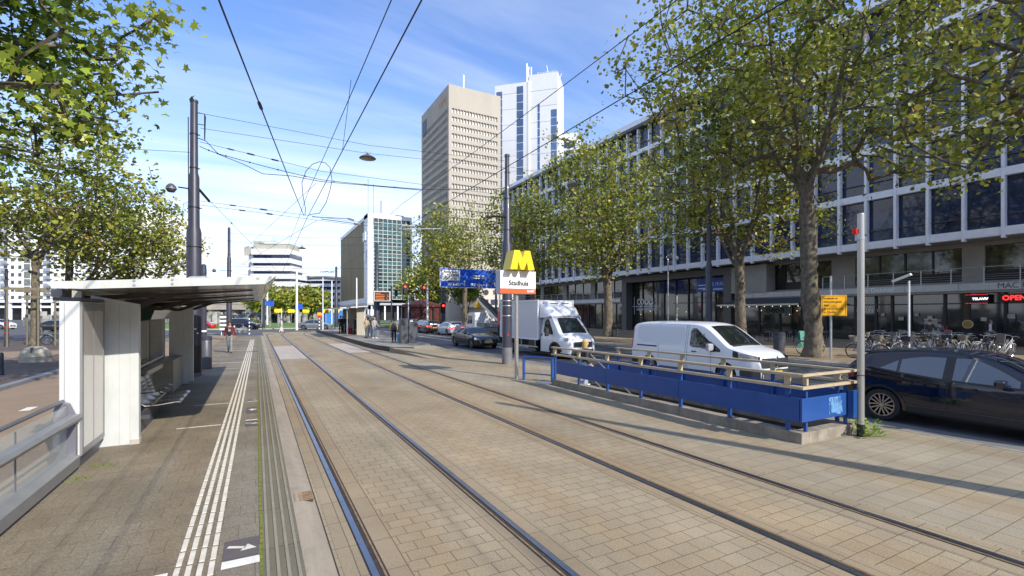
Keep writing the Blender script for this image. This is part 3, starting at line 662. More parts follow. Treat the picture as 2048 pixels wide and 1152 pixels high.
# ---------------------------------------------------------------- green glass office
tg = thing('office_building', 'office block with teal glass front and olive tiled side wall', 'building', (36.6, 182.4, 0))
gx, gy = 36.6, 182.4
b = MB(); b.box(gx+.3, gx+16.6, gy+.35, gy+66, 8, 38.4); b.build('wall', mat('olive brown tiles', (.18, .14, .06), .7, var=.12, vs=.15, stretch=(1, 1, .4)), tg, w=True)
b = MB(); b.box(gx+.1, gx+2.2, gy, gy+7, 4, 40.3); b.box(gx+.1, gx+17, gy+.1, gy+66, 38.5, 40.0); b.box(gx+16.4, gx+17, gy, gy+60, 4, 38.4); b.box(gx+.1, gx+.28, gy+7.2, gy+66, 6.5, 8.4)
b.build('white_frame', mat('white facade frame', (.70, .70, .69), .5, var=.04, vs=.4), tg, w=True)
b = MB(); b.box(gx+2, gx+15, gy+4, gy+40, 40, 41.2); b.box(gx-.6, gx+17.6, gy-2.2, gy+67, 5.6, 6.4); b.build('roof_edge', M['canopy'], tg, w=True)
b = MB(); b.lathe([(1.9, 40), (1.9, 47), (0, 47.2)], (gx+8.5, gy+8, 0), 18); b.build('chimney', M['wsign'], tg, w=True)
itw = []; its = []; b = MB(); X0g = gx+2.25; wg = (gx+16.3-X0g)/8
for r in range(21):
    z0 = 7.9+r*1.45
    for k in range(8):
        q = quadY(gy+.1, X0g+k*wg+.12, X0g+(k+1)*wg-.12, z0+.12, z0+1.33, .05)
        (itw if r % 2 == 0 else its).append(q)
    b.box(X0g, gx+16.3, gy-.02, gy+.14, z0-.1, z0+.1)
for k in range(9): b.box(X0g+k*wg-.1, X0g+k*wg+.1, gy-.12, gy+.16, 7.8, 38.4)
b.build('mullion', mat('pale green mullion', (.45, .50, .47), .5), tg, w=True)
many(tg, 'window', mat('dark green glazing', (.012, .03, .028), .04, spec=.95, var=.4, vs=.3), itw)
many(tg, 'spandrel_panel', mat('teal spandrel glass', (.02, .085, .08), .1, spec=.95, var=.15, vs=.4), its)
b = MB(); b.box(gx+3, gx+16, gy+1.5, gy+60, 0, 5.6); b.build('ground_floor', M['black'], tg, w=True)
for k in range(4): b = MB(); b.box(gx+1+k*4.9, gx+1.5+k*4.9, gy-1.6, gy-1.1, 0, 5.6); b.build('column', M['wsign'], tg, w=True)
for q in ((gx+.2, gx+2.6, gy, gy+2), (gx+13, gx+16, gy-.5, gy+1.4)): b = MB(); b.box(*q, 0, 5.6); b.build('pier', M['wsign'], tg, w=True)
b = MB(); b.box(gx-.7, gx+.05, gy+1, gy+5.5, 30, 33.2); b.box(gx-.5, gx+.05, gy+2, gy+4, 22, 26); b.build('sign_box', M['wsign'], tg, w=True)
# ---------------------------------------------------------------- white terraced office in the far centre
wd = WP(505, 225); td = thing('office_building', 'white terraced office block with steel lettering on its roof, beyond the crossing', 'building', (wd[0], wd[1], 0), R(-27))
b = MB()
lv = [(0, 17.5, 30.3, 33.0), (0, 18.2, 26.4, 28.6), (-.3, 19.2, 22.6, 25.0), (-.4, 20, 18.9, 21.2), (-.4, 20.5, 15.2, 17.6), (-.4, 20.5, 11.4, 14.0), (-.4, 21.5, 7.6, 10.2)]
b.box(-5.5, -.1, 1, 16, 7, 30)
for a, c, z0, z1 in lv: b.box(a, c, -1.2, 14, z0, z1)
b.build('terrace', mat('white terrace slab', (.72, .72, .72), .5), td)
b = MB(); b.box(.3, 17.5, .2, 14, 7, 31); b.build('window', M['glassd'], td)
b = MB(); b.box(.4, 17.0, 1, 12, 33, 35.8); b.box(-5, 0, 2, 12, 30, 34.5); b.box(.2, 3.2, .5, 5, 33, 36.9); b.build('roof_block', mat('grey green concrete', (.40, .39, .32), .8), td)
b = MB()
for k in range(14):
    x = 3.6+k*.62; b.tube([(x, -.2, 35.6+rnd.random()), (x+.7*(rnd.random()-.3), -.2, 37.8+rnd.random()*1.2)], .09, 4); b.tube([(x, -.2, 36.4), (x+.9, -.2, 36.0+rnd.random()*1.5)], .08, 4)
b.build('roof_lettering', M['galv'], td)
b = MB(); b.box(-14, 22, 2, 30, 0, 6.8); b.build('podium', mat('grey blue podium glass', (.10, .14, .15), .2, var=.3, vs=.2), td)
we = WP(595, 262); te = thing('office_building', 'low white banded office block with a curved roof left of the olive wall', 'building', (we[0], we[1], 0), R(-30))
b = MB()
for k in range(6): b.box(7-k*.6, 24+k*.3, -.8, 16, 4+k*3.3, 5.7+k*3.3)
for k in range(5): b.box(-1, 7, 4, 20, 5+k*3.4, 6.4+k*3.4)
b.build('terrace', mat('white office band', (.68, .68, .68), .6), te)
b = MB(); b.box(5, 23.5, .2, 16, 0, 21); b.box(-2, 5, 5, 20, 0, 21); b.build('window', M['glassd'], te)
b = MB(); rows = [[(x, y, 21.6+1.6*math.sin((x+3)/30*2.8)) for x in np.linspace(-5, 27, 12)] for y in (-2, 20)]; b.grid(rows); rows = [[(x, y, z-.8) for x, y, z in r] for r in rows]; b.grid(rows)
b.grid([[(x, -2, 21.6+1.6*math.sin((x+3)/30*2.8)-d) for x in np.linspace(-5, 27, 12)] for d in (0, .8)])
b.build('roof', M['canopy'], te)
text('roof_lettering', 'HOFPLEIN', 1.7, M['ink'], te, (17, -1.0, 25.3), face_rot(0, -1), w=False, bold=.03)
# ---------------------------------------------------------------- white residential block at left
wf = WP(355, 182); tf = thing('apartment_building', 'long white apartment block with small dark windows behind the left plane trees', 'building', (wf[0], wf[1], 0), R(-28.3))
b = MB(); b.box(-5.9, 0, 0, 16, 0, 40.2); b.box(-12, -5.95, 1.2, 15, 0, 41.6); b.box(-72, -12.05, 0, 14, 7, 43); b.box(.1, 1.2, 1, 15, 0, 39.8)
b.build('wall', mat('white render', (.76, .76, .74), .6, var=.03, vs=.2), tf)
b = MB(); b.box(-72, -6, -.5, 14, 4.6, 5.4); b.box(-72, -6, -1.2, .4, 6.6, 7.5)
for k in range(12): b.box(-70+k*5.6, -69+k*5.6, -.9, .1, 0, 6.6)
b.build('colonnade', M['wsign'], tf)
b = MB(); b.box(-71, -7, 2, 12, 0, 6.9); b.build('ground_floor', M['black'], tf)
its = []; bl = MB(); bal = []
for r in range(13):
    z = 7.9+r*2.9
    if r > 0: its.append(quadY(-.05, -2.6, -1.3, z-3, z-1.7)); 
    for x in (-10.6, -8.4): its.append(quadY(1.15, x, x+1.2, z, z+1.3))
    for u in range(7):
        x0 = -20-u*8.2
        if z < 40:
            its += [quadY(-.05, x0, x0+1.2, z, z+1.35), quadY(-.05, x0+5.4, x0+6.6, z, z+1.35)]
            if u % 2: bl.add(*quadY(-.06, x0+2.2, x0+4.6, z-.6, z+1.9)[1:])
            else: its.append(quadY(-.05, x0+2.6, x0+4.0, z, z+1.35))
            if u % 2 == 0: gq = MB(); gq.box(x0+2.3, x0+4.8, -1.0, -.9, z-.8, z+.2); gq.box(x0+2.2, x0+4.9, -1.0, 0, z-.95, z-.8); bal.append(((x0+3, -1, z), gq.v, gq.f))
many(tf, 'window', mat('dark flat window', (.05, .06, .06), .15), its, w=False)
tag(bl.build('bay_window', mat('bay glazing', (.16, .17, .15), .2, var=.4, vs=1), tf, fixn=False), kind='stuff')
many(tf, 'balcony', M['galv'], bal, w=False)
# low viaduct and ivy hall behind the square
tv = thing('viaduct', 'long low concrete viaduct crossing behind the square', 'viaduct', (-10, 172, 0), R(-28.3))
b = MB(); b.box(-34, 16, 0, 8, 5.3, 6.3); b.box(-34, 16, -.3, 0, 3.6, 5.2)
for k in range(9): b.box(-33+k*6, -32+k*6, 1, 7, 0, 5.3)
b.build('deck', mat('viaduct concrete', (.36, .32, .26), .8, var=.15, vs=.3), tv)
b = MB()
for k in range(40): b.box(-33+k*1.25, -32.9+k*1.25, -.1, 0, 6.3, 7.4)
b.box(-33.5, 16, -.1, 0, 7.35, 7.45); b.build('railing', M['galv'], tv)
th = thing('market_hall', 'flat hall with olive green planted roof behind the viaduct', 'building', (-18, 205, 0), R(-28.3))
b = MB(); b.box(-26, 10, 0, 20, 0, 9); b.build('wall', mat('olive planted wall', (.11, .13, .05), .9, var=.3, vs=.4), th)
b = MB(); b.box(10.1, 34, 0, 20, 0, 8.5); b.build('glass_front', mat('grey hall glazing', (.18, .22, .22), .15, var=.2, vs=.3), th)

# city blocks outside the picture that the glazing reflects
def plain_block(name, label, x0, x1, y0, y1, h, wallm, axis):
    t = thing(name, label, 'building', ((x0+x1)/2, (y0+y1)/2, 0))
    b = MB(); b.box(x0, x1, y0, y1, 0, h); b.build('wall', wallm, t, w=True)
    b = MB()
    for z in np.arange(2, h-3, 3.6):
        if axis == 'X':
            for y in np.arange(y0+1, y1-2, 3.4): b.add(*quadX(x1+.03, y, y+2.2, z, z+2)[1:])
        else:
            for x in np.arange(x0+1, x1-2, 3.4): b.add(*quadY(y1+.03, x, x+2.2, z, z+2)[1:])
    tag(b.build('window', M['glassd'], t, w=True, fixn=False), kind='stuff')
plain_block('office_building', 'brown office slab behind the photographer, outside the picture', -40, 120, -170, -140, 52, mat('brown brick slab', (.10, .08, .06), .8), 'Y')
plain_block('apartment_building', 'pale apartment row across the square on the left, outside the picture', -95, -78, -60, 42, 17, mat('pale render row', (.5, .49, .46), .8), 'X')
# ================================================================ WAITING SHELTER (left)
sh = thing('waiting_shelter', 'pale grey tram shelter with an upswept roof and metal seats on the near platform', 'shelter', (-2.2, 13, .05))
b = MB(); b.box(-2.42, -2.2, 8.8, 10.02, .22, 2.43); b.build('display_cabinet', M['shelter'], sh, w=True, bevel=.012)
b = MB(); b.box(-2.199, -2.185, 8.86, 8.93, .25, 2.41); b.box(-2.199, -2.185, 9.93, 9.99, .25, 2.41); b.box(-2.199, -2.185, 8.93, 9.93, 2.3, 2.41); b.box(-2.199, -2.185, 8.93, 9.93, .25, .33); b.build('cabinet_frame', M['greyp'], sh, w=True)
b = MB(); b.box(-2.198, -2.19, 8.93, 9.93, .33, 2.3); b.build('empty_poster_case', mat('faded poster case', (.47, .43, .385), .12, col2=(.41, .37, .33), vs=.9, coat=.6), sh, w=True)
b = MB(); b.box(-2.189, -2.186, 9.42, 9.428, .33, 2.3); b.box(-2.365, -2.36, 8.796, 8.8, .25, 2.4); b.build('seam', M['greyp'], sh, w=True)
b = MB(); b.box(-2.38, -2.24, 8.9, 9.9, .02, .22); b.build('cabinet_foot', M['dgrey'], sh, w=True)
b = MB(); b.box(-2.5, -2.2, 8.85, 10.05, 2.44, 2.485); b.build('cable_box', M['dgrey'], sh, w=True)
def wing(y, x0=-2.14, x1=-1.76, h=2.44):
    b = MB(); b.prism([(x0-.25, .05), (x1, .05), (x1, h-.02), (x0-.25, h+.12)], y, y+.16, 'Y'); b.build('side_wall', M['shelter'], sh, w=True, bevel=.01)
    b = MB()
    for x in (x0+.12, x0+.26): b.box(x, x+.0035, y-.002, y, .07, h-.04)
    b.box(x1-.12, x1+.012, y-.012, y+.17, .05, .13); b.build('wall_seam', M['conc'], sh, w=True)
wing(10.1); wing(18.0)
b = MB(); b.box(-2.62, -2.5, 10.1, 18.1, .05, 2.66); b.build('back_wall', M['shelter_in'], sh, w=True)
for ya, yb in ((10.6, 12.8), (13.2, 15.2), (15.6, 17.6)):
    b = MB(); b.box(-2.5, -2.47, ya, yb, .95, 2.25); b.build('back_window', mat('greenish back pane', (.22, .21, .16), .1, coat=.5), sh, w=True)
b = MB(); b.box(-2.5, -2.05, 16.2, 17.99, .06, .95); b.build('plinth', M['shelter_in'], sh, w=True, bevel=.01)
b = MB(); b.prism([(-2.5, 2.05), (-2.1, 2.12), (-2.02, 2.36), (-2.12, 2.44), (-2.5, 2.44)], 13.3, 15.8, 'Y'); b.build('light_box', mat('dark green light box', (.018, .05, .035), .12, coat=.4), sh, w=True, bevel=.01)
b = MB(); b.tube([(-2.42, 10.8, 1.0), (-2.42, 17.2, 1.0)], .03, 8); b.build('lean_rail', M['silver'], sh, w=True)
# roof: long wing, thicker at the tip
def xr(x): return 2.70+(x+2.3)*.066
rb = MB()
sec = [(-2.52, xr(-2.52)), (.28, xr(.28)), (.13, xr(.13)-.13), (-2.1, xr(-2.1)-.115), (-2.42, xr(-2.42)-.09)]
rb.prism(sec, 8.6, 19.2, 'Y'); rb.build('roof', M['roofw'], sh, w=True)
b = MB(); b.add([(.125, 8.63, xr(.13)-.136), (-2.1, 8.63, xr(-2.1)-.121), (-2.1, 19.17, xr(-2.1)-.121), (.125, 19.17, xr(.13)-.136)], [(0,1,2,3)]); b.add([(.138, 8.63, xr(.13)-.13), (.284, 8.63, xr(.28)-.004), (.284, 19.17, xr(.28)-.004), (.138, 19.17, xr(.13)-.13)], [(0,1,2,3)]); b.build('soffit', M['soffit'], sh, w=True)
b = MB()
for x in (-1.55, -1.1, .02, .2):
    for z in ((.045, -.02) if x < 0 else (.03,)): b.lathe([(.018, -.006), (.018, 0)], (x, 8.594, xr(x)-.06+z), 8, axis='Y')
b.build('bolt', M['galv'], sh, w=True)
b = MB(); b.box(-2.44, -2.27, 8.585, 8.597, 2.60, 2.68); b.build('sticker', M['wsign'], sh, w=True)
for y in (13.2, 17.2): b = MB(); b.prism([(-2.05, xr(-2.05)+.01), (-1.35, 3.12), (-1.05, 3.14), (.1, xr(.1)+.01), (-.15, xr(-.15)+.01), (-1.08, 3.05), (-1.3, 3.03), (-1.85, xr(-1.85)+.01)], y, y+.1, 'Y'); b.build('roof_brace', M['galv'], sh, w=True)
for y in (10.25, 13.0, 15.8, 18.1):
    b = MB(); zt = lambda x: xr(x)-.138
    b.prism([(-2.6, zt(-2.6)), (-.08, zt(-.08)), (-.05, zt(-.05)-.02), (-1.3, zt(-1.3)-.06), (-2.6, zt(-2.6)-.08)], y, y+.09, 'Y')
    b.prism([(-2.55, 2.55), (-2.3, 2.52), (-1.9, 2.40), (-1.45, 2.57), (-1.2, 2.585), (-1.85, 2.33), (-1.97, 2.33), (-2.55, 2.44)], y+.01, y+.08, 'Y')
    b.build('bracket', M['dbrown'], sh, w=True)
b = MB(); b.box(-2.62, -2.5, 9.2, 9.32, 2.5, 2.72); b.box(-2.56, -2.44, 9.0, 9.4, 2.5, 2.6); b.build('post', M['greyp'], sh, w=True)
# bench
bn = thing('seat_bench', 'row of perforated steel seats mounted in the tram shelter', 'bench', (-1.9, 12.2, .05))
for k, y in enumerate((11.75, 12.32, 12.89)):
    rows = [[(x, y+q, z+.05) for q in (0, .26, .52)] for x, z in ((-1.36, .40), (-1.42, .42), (-1.75, .375), (-1.95, .37), (-2.03, .43), (-2.09, .62), (-2.15, .84), (-2.19, .86))]
    b = MB(); b.grid(rows); o = b.build('seat', M['silver'], bn, w=True, smooth=True)
    md = o.modifiers.new('s', 'SOLIDIFY'); md.thickness = .012
    b = MB()
    for z in (.52, .6, .68, .76): b.obox((-2.085-(z-.6)*.25, y+.26, z+.05), (.012, .34, .022), 0)
    for xx in np.arange(-1.85, -1.44, .07):
        for q in (.1, .2, .3, .4): b.box(xx, xx+.03, y+q, y+q+.05, .4225+(xx+1.75)*.1, .4245+(xx+1.75)*.1+.01)
    b.build('slot', M['black'], bn, w=True)
    b = MB(); b.tube([(-2.1, y-.02, .68), (-1.7, y-.02, .69), (-1.62, y-.02, .66), (-1.85, y-.02, .43)], .012, 6); b.build('armrest', M['chrome'], bn, w=True)
b = MB(); b.box(-2.44, -2.2, 13.5, 15.6, .82, .93); b.build('back_rail', M['silver'], bn, w=True, bevel=.01)
b = MB(); b.box(-2.45, -1.75, 11.0, 11.06, .3, .37); b.box(-2.45, -1.75, 13.0, 13.06, .3, .42); b.box(-1.95, -1.89, 11, 13.06, .05, .38); b.build('bench_frame', M['dgrey'], bn, w=True)
# ---------------------------------------------------------------- glass railing at left
rl = thing('platform_railing', 'grey steel and glass railing along the back of the platform, nearest the camera', 'railing', (-2.3, 5.5, 0))
b = MB(); b.tube([(-2.38, -1, 1.03), (-2.38, 8.86, 1.03)], .026, 10); b.build('handrail', M['greyp'], rl, w=True, smooth=True)
b = MB(); b.prism([(-2.31, .76), (-2.2, .74), (-2.17, .79), (-2.2, .84), (-2.29, .85), (-2.33, .81)], -1, 8.84, 'Y'); b.build('lean_rail', M['greyp'], rl, w=True, bevel=.008)
b = MB(); b.prism([(-2.34, .12), (-2.2, .1), (-2.19, .25), (-2.28, .31), (-2.34, .31)], -1, 8.8, 'Y'); b.build('kick_beam', M['greyp'], rl, w=True, bevel=.006)
b = MB(); b.box(-2.315, -2.305, -1, 8.72, .3, .98); b.build('glass_pane', mat('railing glass', (.62, .68, .64), .05, alpha=.28), rl, w=True)
for y in (8.72, 6.2, 3.4, .6):
    b = MB(); b.prism([(-2.44, 0), (-2.3, 0), (-2.22, .2), (-2.22, .8), (-2.3, 1.0), (-2.42, 1.05), (-2.46, .9)], y, y+.05 if y < 8 else y+.12, 'Y')
    b.build('post', mat('purple grey post', (.17, .165, .20), .4, metal=.2), rl, w=True, bevel=.005)
b = MB()
for y in (7.1, 4.8, 2): b.box(-2.318, -2.302, y, y+.008, .32, .97)
b.build('pane_joint', M['dgrey'], rl, w=True)
# ================================================================ METRO STAIRS
me_ = thing('stair_enclosure', 'blue panelled enclosure with beige handrails round the metro stairs', 'stair enclosure', (9, 8.8, 0))
b = MB(); b.box(8.27, 8.5, 4.84, 12.7, -.04, .19); b.box(8.5, 9.7, 4.84, 5.07, -.04, .187); b.box(9.7, 9.92, 4.84, 12.7, -.04, .19); b.build('base_kerb', M['conc_d'], me_, w=True, bevel=.012)
b = MB(); b.box(8.42, 8.49, 5.08, 12.6, -3, -.05); b.box(9.71, 9.78, 5.08, 12.6, -3, -.05); b.box(8.4, 9.8, 4.98, 5.06, -3, -.05); b.box(8.3, 9.9, 4.9, 12.6, -3.1, -3); b.build('shaft_wall', mat('dark stair shaft', (.06, .058, .055), .85, var=.2), me_, w=True)
b = MB()
for k in range(16): b.box(8.5, 9.7, 12.5-.3*(k+1), 12.5-.3*k, -3, -.17*(k+1)+.1)
b.build('stair_flight', M['conc'], me_, w=True)
def panel(x, y0, y1, z0=.385, z1=.79):
    b = MB(); b.box(x, x+.035, y0, y1, z0, z1); return b.build('panel', M['blue'], me_, w=True, bevel=.004)
NY = [12.56, 11.3, 10.02, 8.76, 7.52, 6.28, 5.1]
ys = [12.4, 10.02, 7.52, 4.86]
for a, c in zip(ys, ys[1:]): panel(8.235, c+.004, a-.004)
ys = [12.4, 9.8, 7.3, 4.86]
for a, c in zip(ys, ys[1:]): panel(9.9, c+.004, a-.004, .385, .80)
b = MB(); b.box(8.236, 9.62, 4.815, 4.85, .385, .79); b.build('panel', M['blue'], me_, w=True, bevel=.004)
b = MB(); b.box(9.7, 9.99, 4.79, 4.83, .30, .82); b.build('panel', M['blue'], me_, w=True, bevel=.004)
rw = random.Random(3); b = MB(); b.add([(9.26+(.22+.05*rw.random()-.03)*max(-.95, min(.95, 1.3*math.cos(a))), 4.811, .61+(.14 if math.sin(a) > 0 else .12+.07*rw.random())*max(-1, min(1, 1.4*math.sin(a)))) for a in np.linspace(0, 6.1, 44)], [tuple(range(44))])
b.build('worn_patch', M['blue2'], me_, w=True, fixn=False)
for y in NY:
    b = MB(); b.prism([(y-.035, .19), (y+.035, .19), (y+.035, .95), (y-.035, .95)], 8.275, 8.33, 'X'); b.build('post', M['blue'], me_, w=True, bevel=.004)
    b = MB(); b.box(8.255, 8.32, y-.045, y+.045, 1.0, 1.17); b.build('rail_block', M['beige'], me_, w=True, bevel=.004)
for y in (11.4, 10.1, 8.9, 7.65, 6.4, 5.1):
    b = MB(); b.box(9.84, 9.895, y-.03, y+.03, .19, 1.0); b.build('post', M['blue'], me_, w=True, bevel=.004)
    b = MB(); b.box(9.84, 9.905, y-.045, y+.045, 1.0, 1.17); b.build('rail_block', M['beige'], me_, w=True, bevel=.004)
for x in (8.45, 9.72):
    b = MB(); b.box(x, x+.055, 4.87, 4.92, .19, 1.0); b.build('post', M['blue'], me_, w=True, bevel=.004)
    b = MB(); b.box(x, x+.06, 4.86, 4.93, 1.0, 1.17); b.build('rail_block', M['beige'], me_, w=True, bevel=.004)
for z0, z1 in ((.95, 1.0), (1.17, 1.215)):
    b = MB(); b.box(8.21, 8.33, 4.86, 12.66, z0, z1); b.build('handrail', M['beige'], me_, w=True, bevel=.006)
    b = MB(); b.box(9.83, 9.94, 4.86, 11.5, z0+.001, z1+.001); b.build('handrail', M['beige'], me_, w=True, bevel=.006)
    b = MB(); b.box(8.205, 9.945, 4.78, 4.857, z0-.001, z1-.001); b.build('handrail', M['beige'], me_, w=True, bevel=.006)
b = MB(); b.tube([(9.5, 12.3, .95), (9.5, 7, -1.9)], .02, 8); b.tube([(8.7, 12.3, .95), (8.7, 7, -1.9)], .02, 8); b.build('stair_handrail', M['silver'], me_, w=True)
bg_ = thing('barrier', 'low blue tubular barrier beside the metro stairs and the sign pole', 'barrier', (8.2, 13.6, 0))
b = MB(); b.box(8.0, 8.07, 14.05, 14.12, 0, .8); b.box(8.5, 8.57, 13.05, 13.12, 0, .82); b.build('post', M['blue'], bg_, w=True)
b = MB(); b.tube([(8.03, 14.1, .8), (8.55, 13.05, .8)], .03, 8); b.tube([(8.03, 14.1, .24), (8.55, 13.05, .24)], .02, 8); b.build('rail', M['blue'], bg_, w=True)
b = MB(); b.box(8.1, 8.6, 12.75, 13.4, .005, .012); tag(b.build('floor_grate', M['galv']), 'square steel floor grate at the foot of the stair barrier', 'floor grate')
# metro sign
ms_ = thing('metro_sign', 'white Stadhuis metro sign with a yellow M on a steel pole', 'sign', (8.0, 14.5, 0))
b = MB(); b.tube([(7.98, 14.5, 0), (7.98, 14.5, 2.95)], .07, 16); b.lathe([(.11, 0), (.11, .02), (.075, .03)], (7.98, 14.5, 0), 16); b.build('pole', M['silver'], ms_, w=True, smooth=False, auto=40)
b = MB(); b.box(7.26, 8.66, 14.35, 14.68, 2.95, 3.74); b.build('sign_box', mat('pale grey sign side', (.42, .47, .56), .35), ms_, w=True, bevel=.01)
b = MB(); b.box(7.265, 8.655, 14.335, 14.349, 3.125, 3.735); b.build('sign_face', M['signw'], ms_, w=True)
b = MB(); b.box(7.265, 8.655, 14.334, 14.349, 2.955, 3.124); b.build('red_band', M['signo'], ms_, w=True)
fy = face_rot(0, -1)
text('lettering', 'Stadhuis', .235, M['ink'], ms_, (7.97, 14.325, 3.31), fy, bold=.004)
text('lettering', 'R-NET', .10, M['wsign'], ms_, (8.45, 14.325, 3.035), fy, bold=.004)
b = MB(); mp_ = [(7.46, 3.755), (7.62, 4.40), (7.82, 4.40), (7.93, 4.12), (8.02, 4.40), (8.22, 4.40), (8.40, 3.755), (8.15, 3.755), (8.10, 4.02), (7.99, 3.755), (7.86, 3.755), (7.76, 4.02), (7.72, 3.755)]
b.prism(mp_, 13.98, 14.55, 'Y'); b.build('letter_m', M['yellow'], ms_, w=True)
# silver pole with red lamp, weed
sp = thing('pole', 'slim aluminium pole with a small red lamp at the corner of the metro stairs', 'pole', (9.78, 4.70, 0))
b = MB(); b.tube([(9.8, 4.66, .22), (9.8, 4.66, 4.08)], .058, 20); b.lathe([(.06, 4.08), (.05, 4.1)], (9.8, 4.66, 0), 16); b.build('shaft', M['silver'], sp, w=True, auto=40)
b = MB(); b.tube([(9.8, 4.66, -.02), (9.8, 4.66, .225)], .062, 16); b.build('foot', M['black'], sp, w=True, auto=40)
b = MB(); b.box(9.69, 9.77, 4.68, 4.76, 3.72, 3.82); b.build('red_lamp', M['red'], sp, w=True, bevel=.01); b = MB(); b.box(9.72, 9.79, 4.66, 4.72, 3.6, 3.72); b.tube([(9.8, 4.66, 3.62), (9.8, 4.66, 3.66)], .066, 14); b.build('lamp_bracket', M['galv'], sp, w=True)
b = MB(); b.tube([(9.8+.066*math.cos(t), 4.66+.066*math.sin(t), 1.12+.01*math.sin(2*t)) for t in np.linspace(0, 6.3, 16)], .006, 5); b.tube([(9.75, 4.7, 1.12), (9.62, 4.8, 1.09), (9.5, 4.85, 1.16)], .005, 5); b.build('wire_tie', M['black'], sp, w=True)
def leafy(name, label, c, n, rr, h, size, col):
    b = MB(); r_ = random.Random(int(c[0]*10)+n)
    for k in range(n):
        a = r_.random()*6.28; rad = rr*math.sqrt(r_.random()); z = h*r_.random()*(1-.5*rad/rr)
        p = Vector((c[0]+rad*math.cos(a), c[1]+rad*math.sin(a), c[2]+z+.01)); d = Vector((math.cos(a), math.sin(a), r_.random()*1.2)).normalized(); s = size*(.6+.8*r_.random())
        e = d.cross(Vector((0, 0, 1))).normalized()*s*.4
        b.add([p, p+d*s*.5+e, p+d*s, p+d*s*.5-e], [(0,1,2,3)])
        if k % 4 == 0: b.tube([(c[0], c[1], c[2]), p], .004, 4)
    return tag(b.build(name, col, fixn=False), label, name.replace('_', ' '))
weed = mat('weed leaves', (.22, .36, .035), .6, var=.3, vs=9)
leafy('weed', 'bright green weed growing at the foot of the aluminium pole', (9.93, 4.6, 0), 130, .3, .36, .07, weed)
b = MB(); r_ = random.Random(5)
for cx_, cy_ in ((-2.1, 8.3), (-1.95, 8.85)):
    for k in range(110):
        a = r_.random()*6.28; q = r_.random()**.9*.10; x = cx_+q*1.6*math.cos(a); y = cy_+q*math.sin(a)*1.4; h = .02+.03*r_.random()
        b.add([(x-.004, y, .05), (x+.004, y, .05), (x+.02*(r_.random()-.5), y+.02*(r_.random()-.5), .05+h)], [(0,1,2)])
tag(b.build('grass', mat('olive tuft', (.12, .15, .04), .9, var=.3, vs=20), fixn=False), 'small tufts of grass between the slabs near the railing', 'grass', kind='stuff')
# ================================================================ MASTS, WIRES, LAMPS
def mast(name, label, x, y, prof, foot=.3, group=None, footmat='mastg'):
    t = thing(name, label, 'mast', (x, y, 0), group=group)
    b = MB(); b.lathe([(prof[0][0], foot)]+prof[1:], (0, 0, 0), 24); b.build('shaft', M['mast'], t, auto=35)
    b = MB(); b.lathe([(prof[0][0]+.012, 0), (prof[0][0]+.012, foot)], (0, 0, 0), 24); b.build('foot', M[footmat], t, auto=35)
    b = MB()
    for z in (3.2, 4.6, 6.0, 7.4, 8.6):
        r = np.interp(z, [p[1] for p in prof], [p[0] for p in prof])+.012; b.lathe([(r-.02, z), (r, z), (r, z+.035), (r-.02, z+.035)], (0, 0, 0), 20); b.box(r-.01, r+.05, -.02, .02, z, z+.03)
    b.build('clamp', M['black'], t); return t
m1 = mast('tram_mast', 'thick stepped dark mast right behind the near tram shelter', -1.95, 20.16, [(.228, .35), (.228, 5.15), (.175, 5.35), (.165, 7.1), (.125, 7.25), (.115, 9.72), (.13, 9.74), (.13, 9.82), (0, 9.83)], .18)
b = MB(); b.lathe([(.232, .18), (.232, 1.15)], (0, 0, 0), 24); b.build('black_band', M['black'], m1, auto=35)
b = MB()
for z, a in ((1.9, 4.6), (1.55, 5.3), (1.7, 5.0), (1.45, 4.4), (2.55, 3.9)): b.box(.236*math.cos(a)-.03, .236*math.cos(a)+.02, .236*math.sin(a)-.02, .236*math.sin(a)+.02, z, z+.05)
b.build('sticker', M['wsign'], m1)
b = MB(); b.tube([(-.17, -.05, 6.2), (-.3, -.1, 6.1), (-.33, -.12, 5.6), (-.2, -.1, 5.45)], .008, 5); b.tube([(-.16, 0, 5.2), (-.17, 0, 9.2)], .018, 5); b.tube([(.12, 0, 9.4), (.32, 0, 9.4), (.32, 0, 8.5)], .02, 5); b.tube([(.12, 0, 9.0), (.32, 0, 9.0)], .015, 5); b.tube([(.12, 0, 8.5), (.34, 0, 8.45)], .015, 5); b.build('cable', M['black'], m1)
def lum(x, y, z, dx, dy, lab, group='dome shaped lamps on the tram masts'):
    t = thing('mast_lamp', lab, 'lamp', (x, y, z), group=group)
    b = MB(); b.tube([(0, 0, 0), (dx*.6, dy*.6, .03)], .025, 6); b.build('arm', M['black'], t)
    hd = [(0, .13), (.06, .13), (.14, .05), (.17, -.04), (.15, -.08), (.1, -.16), (0, -.17)]
    b = MB(); b.lathe(hd, (dx, dy, 0), 14); b.build('lamp_head', M['dgrey'], t, smooth=True)
    b = MB(); b.lathe([(.172, -.035), (.172, -.055)], (dx, dy, 0), 14); b.build('glass_rim', M['galv'], t); return t
lum(-2.1, 20.1, 6.66, -.52, .1, 'round grey lamp on the left side of the mast behind the near shelter', None)
m3 = mast('tram_mast', 'dark mast with a pale foot standing behind the metro sign', 9.93, 18.93, [(.22, .6), (.22, 5.35), (.16, 5.55), (.15, 7.5), (.105, 7.6), (.10, 9.3), (.115, 9.32), (.115, 9.42), (0, 9.43)], .75)
b = MB()
for z in (2.15, 2.6, 2.82): b.lathe([(.224, z), (.228, z+.02), (.224, z+.04)], (0, 0, 0), 24)
b.build('silver_ring', M['silver'], m3)
b = MB(); b.box(-.1, -.04, -.222, -.2, 1.28, 1.36); b.build('sticker', M['red'], m3)
